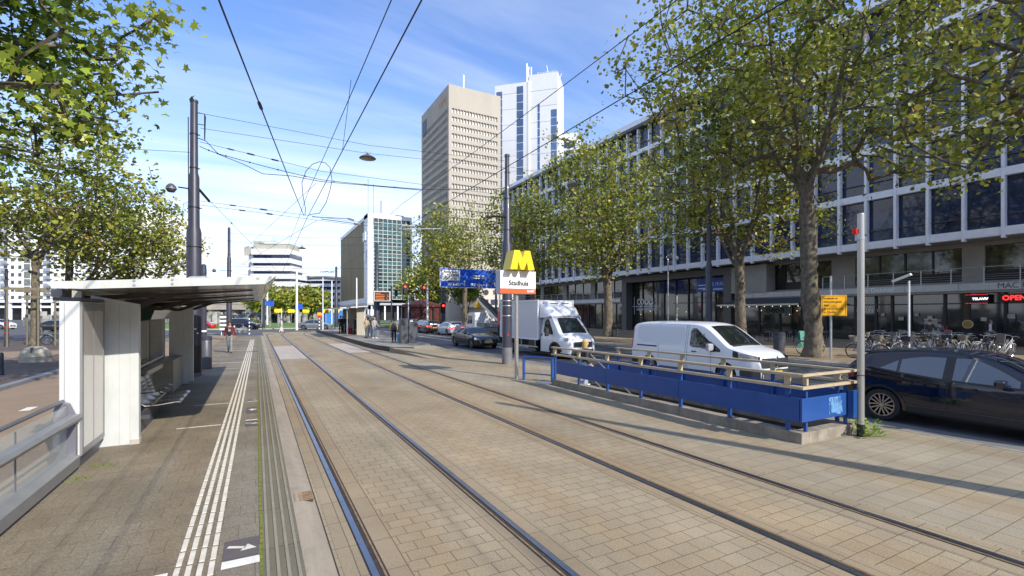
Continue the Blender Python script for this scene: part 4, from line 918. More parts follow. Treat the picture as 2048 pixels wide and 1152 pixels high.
m2 = mast('tram_mast', 'dark mast farther along the near platform, beyond the walking man', -2.1, 48, [(.22, .35), (.22, 5.15), (.165, 5.35), (.155, 7.1), (.115, 7.25), (.105, 9.72), (0, 9.83)], .3)
lum(-2.3, 48, 6.0, -.9, .0, 'round grey lamp on the far platform mast', None)
m5 = mast('tram_mast', 'dark mast on the island platform behind the departure board', 9.0, 41, [(.25, .3), (.25, 4.2), (.16, 4.4), (.14, 8.2), (0, 8.3)], .9)
m6 = mast('tram_mast', 'thin dark mast beyond the island shelter', 10.5, 75, [(.28, .3), (.28, 5.2), (.19, 5.4), (.16, 9.3), (0, 9.4)], .3)
m4 = mast('lamp_mast', 'slender dark grey mast on the shop pavement behind the white van', 22.8, 18.6, [(.19, .3), (.18, 5), (.13, 5.2), (.12, 10.2), (0, 10.3)], .5)
m7 = mast('tram_mast', 'thin dark mast near the lawn at the end of the tracks', .9, 76, [(.2, .3), (.2, 4), (.15, 6.3), (0, 6.4)], .3)
m8 = mast('tram_mast', 'dark mast with striped foot boards far down the cycle path', -2.9, 66, [(.22, .3), (.2, 7), (.15, 9.4), (0, 9.5)], .3)
def wire(label, pts, r=.011, sag=0, name='overhead_wire', n=5, seg=14, extra=None, group=None):
    pts = [Vector(p) for p in pts]; P = []
    for a, c in zip(pts, pts[1:]):
        for k in range(seg):
            t = k/seg; q = a.lerp(c, t); q.z -= sag*4*t*(1-t); P.append(q)
    P.append(pts[-1]); b = MB(); b.tube(P, r, n)
    if extra:
        for (t, l, rr) in extra:
            i = int(t*(len(P)-1)); i = min(i, len(P)-2); d = (P[i+1]-P[i]).normalized(); c0 = P[i].lerp(P[i+1], t*(len(P)-1)-i)
            b.tube([c0-d*l/2, c0-d*l*.3, c0+d*l*.3, c0+d*l/2], [r*1.2, rr, rr, r*1.2], 6)
    return tag(b.build(name, M['wire'], fixn=False, smooth=True), label, 'wire', group)
wire('contact wire above the left tram track', [(1.58, -16, 5.66), (1.58, 18.1, 5.66), (1.9, 48, 5.66), (1.4, 62, 5.66)], .0095)
wire('contact wire above the right tram track', [(5.0, -16, 5.66), (5.15, 19.2, 5.66), (5.5, 45, 5.66), (5.2, 62, 5.66)], .009)
wire('thin support wire high above the left tram track', [(1.6, -14, 7.0), (1.62, 18.1, 6.6), (1.8, 48, 6.9)], .008, .25)
wire('thin support wire high above the right tram track', [(5.25, -14, 7.2), (5.3, 19.2, 6.8), (5.4, 45, 7.0)], .0075, .25)
wire('slanting wire with an insulator running from top left to the span over the left track', [(-2.6, -9, 5.75), (1.45, 18.0, 5.68)], .011, .1, extra=[(.655, .34, .028)])
wire('slanting wire from the shelter mast down to the far contact wire', [(-1.8, 20.1, 6.66), (.1, 29.5, 5.72), (1.7, 45, 5.68)], .008, extra=[(.22, .14, .03)])
b = MB(); b.tube([(-1.8, 20.12, 6.68), (-1.55, 20.9, 6.45)], .045, 8); tag(b.build('insulator', M['black'], fixn=False), 'thick black insulator rod on the mast behind the near shelter', 'insulator')
wire('wire from the support wire back to the far platform mast', [(1.9, 18.6, 7.0), (-2.1, 48, 6.6)], .008, extra=[(.6, .2, .03)])
wire('wire from the left track span to the far platform mast', [(2.0, 19.0, 5.75), (-1.9, 47.5, 6.0)], .008, extra=[(.5, .2, .025)])
ends = (9.83, 19.0)
def span(lab, z0, zm, z1, r=.008, extra=None, sag=.25): return wire(lab, [(-1.75, 20.1, z0), (4.0, 19.6, zm), (9.83, 19.0, z1)], r, 0, extra=extra, seg=8)
span('topmost cross wire between the shelter mast and the mast behind the metro sign', 9.38, 9.05, 9.15)
span('second cross wire carrying the round hanging lamp', 8.85, 8.72, 8.85)
wire('thin knotted cross wire below the lamp wire', [(-1.78, 20.1, 8.36), (2.2, 19.7, 7.78), (9.83, 19.0, 7.6)], .008, extra=[(.12, .25, .025), (.2, .3, .03), (.3, .3, .03)])
wire('thick clamped cross cable below the lamp wire', [(-1.78, 20.1, 8.2), (-.9, 20, 7.95), (2.2, 19.7, 7.45), (6.1, 19.4, 7.5), (9.83, 19.0, 7.9)], .013, .03, extra=[(.08+k*.075, .05, .03) for k in range(12)])
wire('dark slack feeder cable hanging under the clamped cross cable', [(-1.6, 20.1, 9.3), (-1.62, 20.1, 8.45), (-1.2, 20.0, 7.98), (-.4, 19.95, 7.72), (.2, 19.9, 7.45), (1.2, 19.8, 7.48), (2.2, 19.7, 7.38), (4, 19.5, 7.4), (6.1, 19.4, 7.46)], .013, seg=4)
wire('upper of the two low cross wires at the pull-off rods', [(-1.75, 20.1, 6.26), (3.2, 19.7, 5.95), (9.83, 19, 5.9)], .007, extra=[(.1, .25, .025), (.2, .3, .03)])
wire('lower of the two low cross wires at the pull-off rods', [(-1.75, 20.1, 6.12), (3.2, 19.7, 5.82), (9.83, 19, 5.75)], .007, extra=[(.13, .25, .025), (.22, .25, .03)])
b = MB(); b.tube([(1.75, 18.2, 5.70), (3.15, 19.4, 5.98)], .02, 6); b.tube([(3.15, 19.4, 5.98), (3.4, 19.6, 5.98)], .04, 6); tag(b.build('pull_off_rod', M['galv'], fixn=False), 'upper left pull-off rod holding the contact wire', 'rod')
b = MB(); b.tube([(2.05, 18.3, 5.67), (3.35, 19.2, 5.78)], .02, 6); b.tube([(3.35, 19.2, 5.78), (3.6, 19.4, 5.78)], .04, 6); tag(b.build('pull_off_rod', M['galv'], fixn=False), 'lower left pull-off rod holding the contact wire', 'rod')
b = MB(); b.tube([(5.1, 19.2, 5.70), (6.9, 19.1, 5.86)], .02, 6); b.tube([(5.2, 19.2, 5.86), (5.8, 19.3, 5.9)], .045, 6); tag(b.build('pull_off_rod', M['galv'], fixn=False), 'pull-off rod of the right track near the grey tower', 'rod')
for lab, x, y, za, zb in (('left hanger wire of the span over the left track', 3.95, 19.55, 7.66, 5.95), ('right hanger wire of the span over the left track', 4.15, 19.5, 7.5, 5.82), ('left hanger wire of the span over the right track', 6.9, 19.3, 7.6, 5.88), ('right hanger wire of the span over the right track', 7.2, 19.3, 7.6, 5.78)):
    wire(lab, [(x, y, za), (x, y, zb)], .006, seg=1, n=4)
wire('hanger wire between support wire and contact wire above the left track', [(1.6, 9.5, 6.75), (1.58, 10.4, 5.67)], .005, seg=1, n=4)
ring = [(1.5, 18.1, 5.7), (1.50, 18.0, 5.95), (1.42, 18, 6.39), (1.39, 18, 6.82), (1.52, 18, 7.24), (1.72, 18, 7.5), (1.95, 18, 7.63), (2.15, 18, 7.62), (2.31, 18, 7.48), (2.38, 18, 7.04), (2.31, 18, 6.67), (2.18, 18, 6.21), (1.95, 18, 5.8), (1.6, 17.6, 5.66)]
wire('loop of cable above the crossing of the contact wires', ring, .012, seg=3, name='cable_loop')
wire('cross wire over the road from the metro sign mast to the shop pavement mast', [(9.93, 18.93, 8.9), (13.5, 18.8, 8.72), (22.8, 18.6, 9.3)], .007)
wire('long cross wire from the shelter mast to the left behind the trees', [(-2.0, 20.1, 7.95), (-16, 22, 7.2)], .008)
for k, (z0, z1) in enumerate(((9.3, 8.75), (8.5, 8.1), (6.4, 6.1))):
    wire(('top', 'middle', 'bottom')[k]+' cross wire of the far platform mast', [(-2.1, 48, z0), (3.4, 44, z1), (9, 41, z1+.0)], .009)
wire('low cross wire of the farthest masts', [(-2.9, 66, 8.6), (4, 70, 7.4), (10.5, 75, 8.8)], .012)
wire('second low cross wire of the farthest masts', [(-2.9, 66, 7.4), (4, 70, 6.2), (10.5, 75, 7.4)], .012)
def hang(x, y, z, lab, s=1.0):
    t = thing('hanging_lamp', lab, 'lamp', (x, y, z))
    b = MB(); b.lathe([(.03, .16), (.06, .1), (.2, .06), (.31, -.01), (.33, -.035), (.32, -.045)], (0, 0, 0), 24); b.build('lamp_shade', M['dgrey'], t, auto=50)
    b = MB(); b.lathe([(.30, -.042), (.2, -.07), (0, -.085)], (0, 0, 0), 24); b.build('glass', mat('amber grey lamp glass', (.25, .20, .13), .25), t, smooth=True)
    b = MB()
    for a in (-.09, -.03, .03, .09): b.tube([(a*.3, 0, .12), (a*1.3, 0, .24)], .01, 4)
    b.tube([(0, 0, .14), (0, 0, .2)], .03, 6); b.build('suspension', M['galv'], t); return t
hang(3.94, 19.6, 8.55, 'dark round hanging lamp on the cross wire against the blue sky')
hang(3.4, 44, 7.85, 'small round hanging lamp on the far cross wire above the tracks')
hang(13.5, 18.8, 8.5, 'round hanging lamp in front of the tree crowns right of the metro sign')
hang(6.2, 70, 7.3, 'tiny round hanging lamp far away beside the olive wall')
b = MB(); b.tube([(9.83, 18.85, 6.6), (9.0, 18.6, 6.5), (8.75, 18.5, 6.42)], [.05, .06, .035], 8); tag(b.build('insulator', M['black'], fixn=False), 'black insulator arm on the left of the mast behind the metro sign', 'insulator')
# off-frame mast behind the camera that throws the long shadow band across the slabs
mast('tram_mast', 'dark mast on the slab pavement behind the photographer', 10.2, -3.0, [(.19, .35), (.19, 5.15), (.15, 5.35), (.14, 7.1), (.11, 7.25), (.10, 9.72), (0, 9.83)], .2)
# ================================================================ SIGNS AND LIGHTS IN THE BACK
bs = thing('direction_board', 'wide blue direction board for Rotterdam Centraal and Ring A20 over the road', 'sign', (24.9, 58, 0))
b = MB(); b.box(20.75, 29.1, 58, 58.15, 5.75, 8.15); b.build('board', M['bluesign'], bs, w=True, bevel=.02)
b = MB()
for x0, x1, z0, z1 in ((20.72, 20.78, 5.72, 8.18), (29.08, 29.14, 5.72, 8.18), (20.78, 29.08, 8.15, 8.2), (20.78, 29.08, 5.7, 5.75)): b.box(x0, x1, 57.97, 58.18, z0, z1)
b.build('board_edge', M['wsign'], bs, w=True)
b = MB(); b.box(20.9, 23.45, 57.965, 57.995, 6.55, 7.95); b.box(25.3, 26.35, 57.965, 57.995, 6.95, 7.4); b.box(26.6, 27.0, 57.965, 57.995, 6.95, 7.4)
for x0, x1 in ((21.9, 22.65), (22.85, 23.55), (25.0, 25.75)): b.box(x0, x1, 57.965, 57.995, 5.98, 6.3)
b.build('white_field', M['signw'], bs, w=True)
b = MB(); b.box(20.98, 23.36, 57.955, 57.963, 6.62, 7.13); b.build('destination_frame', M['ink'], bs, w=True); b = MB(); b.box(21.03, 23.3, 57.945, 57.953, 6.67, 7.08); b.build('destination_field', M['signw'], bs, w=True)
for s, x, z, sz, mm in (('Rotterdam', 22.1, 7.72, .42, 'ink'), ('Centraal', 22.6, 7.35, .42, 'ink'), ('P & Lijnbaan', 22.17, 6.87, .36, 'ink'), ('Noord', 25.82, 7.17, .36, 'ink'), ('+', 26.8, 7.17, .4, 'ink'), ('s 100', 22.27, 6.13, .26, 'ink'), ('s 100', 23.2, 6.13, .26, 'ink'), ('s 112', 25.37, 6.13, .26, 'ink'), ('Ring A 20', 26.75, 6.13, .42, 'wsign')):
    text('lettering', s, sz, M[mm], bs, (x, 57.93, z), fy, bold=.006)
def arrow(x, z, d):
    b = MB(); b.box(x-.04, x+.04, 57.96, 57.99, z-.35, z+.3); b.prism([(x-.16, z+.2), (x+.16, z+.2), (x, z+.42)], 57.96, 57.99, 'Y')
    b.obox((x+d*.15, 57.975, z-.1), (.07, .03, .45), 0, 0, d*.75); b.prism([(x+d*.22, z-.02), (x+d*.4, z+.12), (x+d*.4, z-.12)], 57.96, 57.99, 'Y'); b.build('arrow', M['wsign'], bs, w=True)
arrow(24.1, 6.25, -1); arrow(28.5, 6.25, 1)
b = MB(); b.tube([(21.2, 58.35, 0), (21.2, 58.35, 8.1)], .16, 10); b.tube([(28.9, 58.35, 0), (28.9, 58.35, 8.1)], .16, 10); b.build('post', M['mast'], bs, w=True)
def signal_head(x, y, z, lab, lit=True, s=1.0, group=None):
    t = thing('traffic_light', lab, 'traffic light', (x, y, z), group=group)
    b = MB(); b.prism([(-.2*s, -.5*s), (.2*s, -.5*s), (.27*s, -.35*s), (.27*s, .45*s), (.15*s, .58*s), (-.15*s, .58*s), (-.27*s, .45*s), (-.27*s, -.35*s)], -.02, .04, 'Y'); b.box(-.13*s, .13*s, -.16, -.02, -.42*s, .48*s); b.build('housing', M['black'], t)
    for k, (zz, mm) in enumerate(((.3, 'rlamp' if lit else 'black'), (0, 'plast'), (-.3, 'plast'))):
        b = MB(); b.lathe([(.11*s, -.19), (.1*s, -.17)], (0, 0, zz*s), 12, axis='Y'); b.build('lens', M[mm], t)
    return t
ar = thing('signal_arm', 'dark gantry arm carrying two red traffic lights left of the blue board', 'gantry', (21.2, 57.6, 0))
b = MB(); b.tube([(21.2, 57.6, 0), (21.2, 57.6, 5.3)], .11, 8); b.build('post', M['mast'], ar, w=True)
b = MB(); b.tube([(21.2, 57.6, 5.2), (15.3, 57.6, 5.25)], .07, 6); b.build('arm', M['mast'], ar, w=True)
signal_head(16.0, 57.5, 5.25, 'red traffic light at the left end of the gantry arm', s=1.15); signal_head(18.4, 57.5, 5.2, 'red traffic light in the middle of the gantry arm', s=1.15); signal_head(20.85, 57.3, 2.95, 'red traffic light low on the gantry post beside the blue board', s=1.2)
signal_head(20.0, 77, 5.6, 'dark traffic light behind the gantry arm, seen under the blue board', lit=False, s=1)
db = thing('departure_board', 'departure display with orange text rows on the island platform', 'display', (9.2, 40, .27))
b = MB(); b.box(8.45, 9.85, 39.7, 39.95, 3.3, 4.15); b.build('housing', mat('pale grey housing', (.45, .46, .45), .5), db, w=True, bevel=.02)
b = MB(); b.box(8.56, 9.74, 39.68, 39.699, 3.38, 4.07); b.build('screen', M['black'], db, w=True)
b = MB()
for k, (a, c) in enumerate(((8.62, 9.0), (8.62, 9.65), (8.62, 9.68), (8.62, 9.6), (8.62, 9.66))):
    z = 3.96-k*.13; b.box(a, a+(c-a)*.7, 39.67, 39.679, z-.018, z+.014); b.box(c-.12, c, 39.67, 39.679, z-.018, z+.014)
b.build('text_row', M['amber'], db, w=True)
b = MB(); b.tube([(9.95, 39.8, .27), (9.95, 39.8, 4.6)], .06, 8); b.box(9.8, 9.95, 39.78, 39.84, 3.5, 3.6); b.build('pole', M['mast'], db, w=True)
# island shelter
si = thing('waiting_shelter', 'small white tram shelter on the island platform with people in front', 'shelter', (7.9, 50, .27))
b = MB(); b.prism([(6.7, 2.72), (9.2, 2.95), (9.2, 3.05), (6.7, 2.85)], 45.5, 55.5, 'Y'); b.build('roof', M['roofw'], si, w=True)
for y in (46.2, 50.2, 54.3): 
    b = MB(); b.box(8.3, 9.0, y, y+.2, .27, 2.8); b.build('side_wall', M['shelter_in'], si, w=True)
b = MB(); b.box(9.0, 9.1, 46.2, 54.5, .27, 2.85); b.build('back_wall', M['shelter'], si, w=True)
b = MB(); b.box(8.4, 8.8, 47, 54, .65, .72); b.build('seat', M['galv'], si, w=True)
b = MB(); b.tube([(7.4, 55.4, .3), (7.4, 55.4, 2.8)], .05, 6); b.tube([(7.4, 46, .3), (7.4, 46, 2.8)], .05, 6); b.build('post', M['wsign'], si, w=True)
b = MB(); b.box(6.55, 6.95, 55.2, 55.25, 2.3, 2.7); b.build('stop_sign', M['orange'], si, w=True)
def cyl_thing(name, lab, cat, x, y, z, prof, mm, cap=None, group=None):
    t = thing(name, lab, cat, (x, y, z), group=group); b = MB(); b.lathe(prof, (0, 0, 0), 18); b.build('body', M[mm], t, auto=40)
    if cap: b = MB(); b.lathe(cap[0], (0, 0, 0), 18); b.build('lid', M[cap[1]], t, auto=40)
    return t
binp = [(.24, 0), (.24, .95), (.2, 1.0)]; binc = ([(.245, .95), (.245, 1.08), (.2, 1.12), (0, 1.12)], 'mast')
cyl_thing('litter_bin', 'dark cylindrical litter bin under the departure board', 'litter bin', 8.6, 40.4, .27, binp, 'dgrey', binc)
cyl_thing('litter_bin', 'tall grey litter bin beside the mast behind the near shelter', 'litter bin', -1.78, 22.6, .05, [(.2, 0), (.2, 1.15), (.17, 1.2)], 'dgrey', ([(.205, 1.15), (.205, 1.3), (.15, 1.33), (0, 1.33)], 'mast'))
cyl_thing('litter_bin', 'round dark litter bin on the shop pavement beside the white van', 'litter bin', 24.6, 15.6, .12, [(.26, 0), (.3, .9), (.3, 1.05)], 'dgrey', ([(.31, 1.0), (.31, 1.1), (.25, 1.16), (0, 1.16)], 'mast'))
t = thing('ticket_machine', 'dark grey double cabinet beside the woman with the blue bag', 'cabinet', (9.0, 31.7, .22))
b = MB(); b.box(-.5, -.02, -.3, .3, 0, 1.72); b.build('cabinet', M['dgrey'], t, bevel=.015); b = MB(); b.box(.02, .62, -.28, .32, 0, 1.68); b.build('cabinet', M['dgrey'], t, bevel=.015); b = MB(); b.box(.1, .3, -.3, -.285, 1.5, 1.6); b.build('label_plate', M['wsign'], t)
t = thing('utility_cabinet', 'low dark utility box between the near shelter and its mast', 'cabinet', (-2.3, 19.3, .05)); b = MB(); b.box(-.1, .22, -.1, .35, 0, 1.0); b.build('cabinet', M['dgrey'], t, bevel=.01); b = MB(); b.box(-.12, .24, -.12, .37, 1.0, 1.06); b.build('lid', M['mast'], t)
# second slim pole near bin
t = thing('pole', 'slim dark pole with a white band next to the tall grey litter bin', 'pole', (-1.95, 23.6, .05)); b = MB(); b.tube([(0, 0, 0), (0, 0, 3.9)], .11, 12); b.build('shaft', M['mast'], t, auto=40); b = MB(); b.lathe([(.115, 1.45), (.115, 1.52)], (0, 0, 0), 12); b.build('band', M['wsign'], t); b = MB(); b.lathe([(.12, 3.9), (.1, 4.25), (0, 4.3)], (0, 0, 0), 12); b.build('cap', M['mast'], t)
# striped warning posts and white poles
def striped(x, y, h, lab, r=.07, lampc=None, group=None):
    t = thing('striped_post', lab, 'post', (x, y, 0), group=group)
    n = int(h/.2)
    for mm, par in (('wsign', 0), ('black', 1)):
        b = MB()
        for k in range(n):
            if k % 2 == par: b.lathe([(r, k*.2), (r, (k+1)*.2)], (0, 0, 0), 10)
        b.build('stripe', M[mm], t)
    if lampc: b = MB(); b.box(-.22, .22, -.15, .15, h, h+.35); b.build('lamp', M['orange'], t); b = MB(); b.box(-.2, .2, -.15, .15, h-.32, h-.02); b.build('lamp', M['red'], t); b = MB(); b.box(-.2, .2, -.2, .2, h+.37, h+.9); b.build('signal_head', M['black'], t)
striped(6.75, 62.2, 2.1, 'black and white striped post with orange and red lamps at the tip of the island', lampc=1)
for i, (x, y, h) in enumerate(((-2.1, 59, 1.1), (-.7, 60, 2.0), (-3.3, 59.5, 1.6))): striped(x, y, h, ('short striped post beside the parked bicycle at the crossing', 'tall striped post right of the parked bicycle at the crossing', 'striped post left of the parked bicycle at the crossing')[i])
t = thing('barrier_board', 'black and white striped board on feet behind the walking man', 'barrier', (-2.95, 58.5, 0))
for k in range(4): b = MB(); b.box(-.45, .45, -.04, .04, .55+k*.42, .78+k*.42); b.build('board', M['wsign'], t)
b = MB(); b.box(-.4, .4, -.03, .03, .3, 2.2); b.build('backing', M['black'], t); b = MB(); b.tube([(.3, 0, 0), (.3, 0, .4)], .04, 5); b.tube([(-.3, 0, 0), (-.3, 0, .4)], .04, 5); b.build('leg', M['wsign'], t)
for i, (x, y, h, r) in enumerate(((4.9, 72, 8.2, .16), (2.9, 69, 3, .05), (25.3, 77, 8.2, .17), (22.9, 80, 5.5, .09), (-10.5, 68, 8.5, .22), (1.0, 100, 9, .16), (1.8, 101, 9, .16), (11.6, 88, 8, .12), (16.5, 92, 9, .14), (30.8, 61, 7.5, .14), (7.6, 66, 7.0, .07))):
    labs = ('thick white pole left of the grey car at the crossing', 'thin short white pole in front of the round trees', 'thick white pole right of the gantry traffic light', 'thin white pole just left of the thick pole under the blue board', 'thick white pole behind the red car', 'left of two white flag poles in front of the white terraced office', 'right of two white flag poles in front of the white terraced office', 'white pole between the round trees and the olive wall', 'white pole in front of the olive wall behind the island shelter', 'pale pole behind the truck mounted lift', 'slim pole above the striped post on the island tip')
    cyl_thing('white_pole', labs[i], 'pole', x, y, 0, [(r, 0), (r*.8, h), (0, h+.02)], 'wsign' if i != 9 else 'galv')
# orange diversion sign
t = thing('road_sign', 'orange road works board with black Dutch text on a pole by the big tree', 'sign', (24.0, 12.65, .12))
b = MB(); b.tube([(24.0, 12.68, .12), (24.0, 12.68, 4.05)], .05, 10); b.build('pole', M['galv'], t, w=True)
n_ = Vector((-.6, -.8, 0)).normalized(); ex = Vector((0, 0, 1)).cross(n_); rt = face_rot(n_.x, n_.y); ang = math.atan2(ex.y, ex.x)
c0 = Vector((24.0, 12.63, 2.65))+n_*.06+ex*.05
b = MB(); b.obox(c0, (1.12, .03, .98), ang); b.build('board', M['orange'], t, w=True, bevel=.01)
b = MB()
for dx, dz, sx, sz in ((0, .45, 1.02, .012), (0, -.45, 1.02, .012), (.51, 0, .012, .9), (-.51, 0, .012, .9)): b.obox(c0+n_*.02+ex*dx+Vector((0, 0, dz)), (sx, .006, sz), ang)
b.build('border', M['ink'], t, w=True)
for k, s in enumerate(('Kruiskade en', 'Schouwburgplein', 'dicht', 'do t/m za 22h-05h', 'zo 22h-03h')): text('lettering', s, .135, M['ink'], t, c0+n_*.02-ex*.46+Vector((0, 0, .34-.165*k)), rt, align='LEFT', squash=.86, extrude=.002)
# pavement details right
t = thing('floodlight_post', 'white post with a tilted white floodlight among the parked bicycles', 'lamp', (27.2, 10.9, .12)); b = MB(); b.tube([(0, 0, 0), (0, 0, 3.7)], .045, 8); b.build('post', M['wsign'], t); b = MB(); b.obox((-.1, .25, 3.85), (.16, .8, .1), 0, R(-22)); b.build('lamp_head', M['wsign'], t)
t = thing('a_board', 'teal folding advertising board on the cafe terrace', 'sandwich board', (30.5, 17.7, .12), R(-35))
for s in (-1, 1): b = MB(); b.add([(-.3, s*.3, 0), (.3, s*.3, 0), (.3, s*.03, 1.05), (-.3, s*.03, 1.05), (-.3, s*.33, 0), (.3, s*.33, 0), (.3, s*.06, 1.06), (-.3, s*.06, 1.06)], [(0,1,2,3), (4,5,6,7), (0,4,7,3), (1,5,6,2), (3,2,6,7)]); b.build('panel', mat('teal board', (.05, .28, .22), .5, var=.1), t)
t = thing('street_lamp', 'thin grey lamp post with a curved arm in front of the charcoal portal', 'street lamp', (28, 26.6, .12)); b = MB(); b.tube([(0, 0, 0), (0, 0, 6.3), (-.1, .1, 6.55), (.1, -.1, 6.7), (.4, -.3, 6.7), (.5, -.35, 6.5)], [.05, .04, .03, .03, .03, .03], 8); b.build('post', M['galv'], t); b = MB(); b.lathe([(.03, .2), (.15, 0), (.12, -.1), (0, -.12)], (.55, -.38, 6.4), 10); b.build('lamp_head', M['galv'], t)
t = thing('street_lamp', 'short pale post with a striped foot before the cafe glazing', 'street lamp', (28.6, 26.3, .12)); b = MB(); b.tube([(0, 0, .8), (0, 0, 3.6)], .06, 8); b.build('post', M['conc'], t)
b = MB(); [b.lathe([(.07, k*.16), (.07, k*.16+.08)], (0, 0, 0), 8) for k in range(5)]; b.build('stripe', M['wsign'], t)
# terrace furniture
def table(x, y, lab=None):
    t = thing('cafe_table', 'small dark cafe table on the shaded terrace under the awning', 'table', (x, y, .12), group='cafe tables under the awning')
    b = MB(); b.lathe([(.35, .72), (.35, .75)], (0, 0, 0), 14); b.build('table_top', M['greyp'], t); b = MB(); b.tube([(0, 0, 0), (0, 0, .72)], .03, 6); b.lathe([(.22, 0), (.2, .03)], (0, 0, 0), 10); b.build('leg', M['black'], t); return t
tb0 = table(35, 20.5)
for x, y in ((36.5, 22), (38, 24), (35.2, 23.2), (37.5, 27), (36.2, 28.6), (38.6, 21)): place(copy_tree(tb0), (x, y, .12))
def chair():
    t = thing('cafe_chair', 'dark metal cafe chair on the shaded terrace under the awning', 'chair', (34.2, 20.4, .12), group='cafe chairs under the awning')
    b = MB(); b.box(-.2, .2, -.2, .2, .44, .47); b.build('seat', M['plast'], t); b = MB(); b.box(-.2, .2, .18, .21, .55, .85); b.build('backrest', M['plast'], t)
    for x in (-.18, .18):
        for y in (-.18, .19): b = MB(); b.tube([(x*1.1, y*1.1, 0), (x, y, .44 if y < 0 else .85)], .014, 5); b.build('leg', M['galv'], t)
    return t
ch0 = chair()
for x, y, a in ((35.8, 20.6, 90), (36, 21.2, 10), (37.2, 22.2, 270), (35.9, 22.6, 100), (34.6, 23.5, 200), (37.4, 24.2, 60), (38.8, 23.8, 240), (36.8, 27.2, 100), (35.5, 28.3, 80), (37, 28.9, 250), (38, 21.2, 90), (39.3, 21, 270)): place(copy_tree(ch0), (x, y, .12), R(a))
# left plaza
t = thing('stone_block', 'sand coloured dome shaped concrete block on the dark brick walk', 'bollard', (-8.91, 29.5, .07))
b = MB(); b.lathe([(.56, 0), (.57, .22), (.57, .24), (.55, .25), (.53, .38), (.45, .52), (.32, .64), (.15, .70), (.03, .71), (.03, .685), (0, .685)], (0, 0, 0), 28); b.build('body', M['dome'], t, auto=50); b = MB(); b.box(-.025, .025, -.5, .1, .3, .66); b.lathe([(.574, .225), (.574, .24)], (0, 0, 0), 28); b.build('groove', mat('block groove', (.2, .17, .12), .9), t)
t = thing('bollard', 'dark bollard at the left edge beside the cycle path kerb', 'bollard', (-8.05, 23.6, .07)); b = MB(); b.lathe([(.09, 0), (.08, .75), (.06, .8), (0, .81)], (0, 0, 0), 12); b.build('body', M['mast'], t, auto=50); b = MB(); b.lathe([(.083, .6), (.083, .66)], (0, 0, 0), 12); b.build('band', M['dgrey'], t)
t = thing('lamp_post', 'thin dark post with bands left of the young trees', 'post', (-14.8, 44.2, .07)); b = MB(); b.lathe([(.13, 0), (.12, 1.8), (.09, 1.9), (.08, 5.2), (0, 5.21)], (0, 0, 0), 12); b.build('shaft', M['mast'], t, auto=50); b = MB(); [b.lathe([(.135, z), (.135, z+.05)], (0, 0, 0), 12) for z in (.9, 1.3, 1.6)]; b.build('band', M['red'], t)
t = thing('tree_guard', 'wooden frame of stakes and cross bars round the left tree trunk', 'tree guard', (-13.4, 44.0, .07))
for dx, dy in ((-1.0, -.9), (1.0, .4), (.5, -.9), (-.6, .9)): b = MB(); b.tube([(dx, dy, 0), (dx, dy, 4.0)], .06, 6); b.build('stake', M['wood'], t)
b = MB(); b.obox((-.2, -.9, 3.85), (2.2, .05, .16)); b.obox((-.1, .6, 3.75), (2.0, .05, .14)); b.obox((.2, -.95, 3.3), (1.0, .05, .12)); b.build('cross_bar', M['wood'], t)
t = thing('info_sign', 'blue parking sign on a post at the far left edge', 'sign', (-24, 58, 0)); b = MB(); b.box(-1.2, .9, -.05, .05, 3.0, 5.2); b.build('board', M['bluesign'], t); b = MB(); b.tube([(-.1, .1, 0), (-.1, .1, 5)], .07, 6); b.build('post', M['galv'], t); text('lettering', 'P 100', .5, M['wsign'], t, (-.2, -.07, 4.2), face_rot(0, -1), w=False)
# small things on the square
for i, (x, y) in enumerate(((-9.4, 90), (3.2, 88), (5.6, 95), (8.2, 97), (11.6, 96), (14, 100))):
    labs = ('yellow sign above the red car', 'yellow road works sign left of the round trees', 'first yellow sign under the round trees', 'second yellow sign under the round trees', 'third yellow sign under the round trees', 'yellow sign nearest the white delivery truck')
    t = thing('yellow_sign', labs[i], 'sign', (x, y, 0)); b = MB(); b.prism([(-.6, 2.5), (.45, 2.5), (.65, 2.8), (.45, 3.1), (-.6, 3.1)], -.04, .04, 'Y'); b.build('board', M['yellow'], t); b = MB(); b.tube([(0, .1, 0), (0, .1, 3)], .06, 5); b.build('post', M['galv'], t)
for i, (x, y, z) in enumerate(((2.0, 90, 4.0), (6.6, 92, 3.5))):
    t = thing('blue_sign', ('blue sign on the pole left of the round trees', 'blue sign below the left round tree')[i], 'sign', (x, y, 0)); b = MB(); b.box(-.6, .6, -.04, .04, z-.4, z+.5); b.build('board', M['bluesign'], t); b = MB(); b.tube([(0, .1, 0), (0, .1, z)], .08, 5); b.build('post', M['galv'], t)
t = thing('kiosk', 'dark red carousel kiosk behind the queueing cars', 'kiosk', (26.5, 84, 0)); b = MB(); b.lathe([(3.4, 0), (3.4, 3.4), (3.7, 3.5), (3.7, 3.9), (0, 5)], (0, 0, 0), 10); b.build('body', mat('dark red boards', (.10, .022, .016), .6, var=.4, vs=1.5), t); b = MB(); [b.box(3.5*math.cos(a)-.15, 3.5*math.cos(a)+.15, 3.5*math.sin(a)-.15, 3.5*math.sin(a)+.15, 0, 3.5) for a in np.arange(0, 6.28, .63)]; b.build('pillar', M['black'], t)
t = thing('bus_shelter', 'blue site cabin behind the island shelter', 'cabin', (14, 105, 0)); b = MB(); b.box(-1.5, 2.6, 0, 3, .2, 3.0); b.build('body', mat('bright blue cabin', (.02, .16, .5), .5, var=.1), t); b = MB(); b.box(-1.7, 2.8, -.2, 3.2, 3.02, 3.2); b.build('roof', M['wsign'], t)
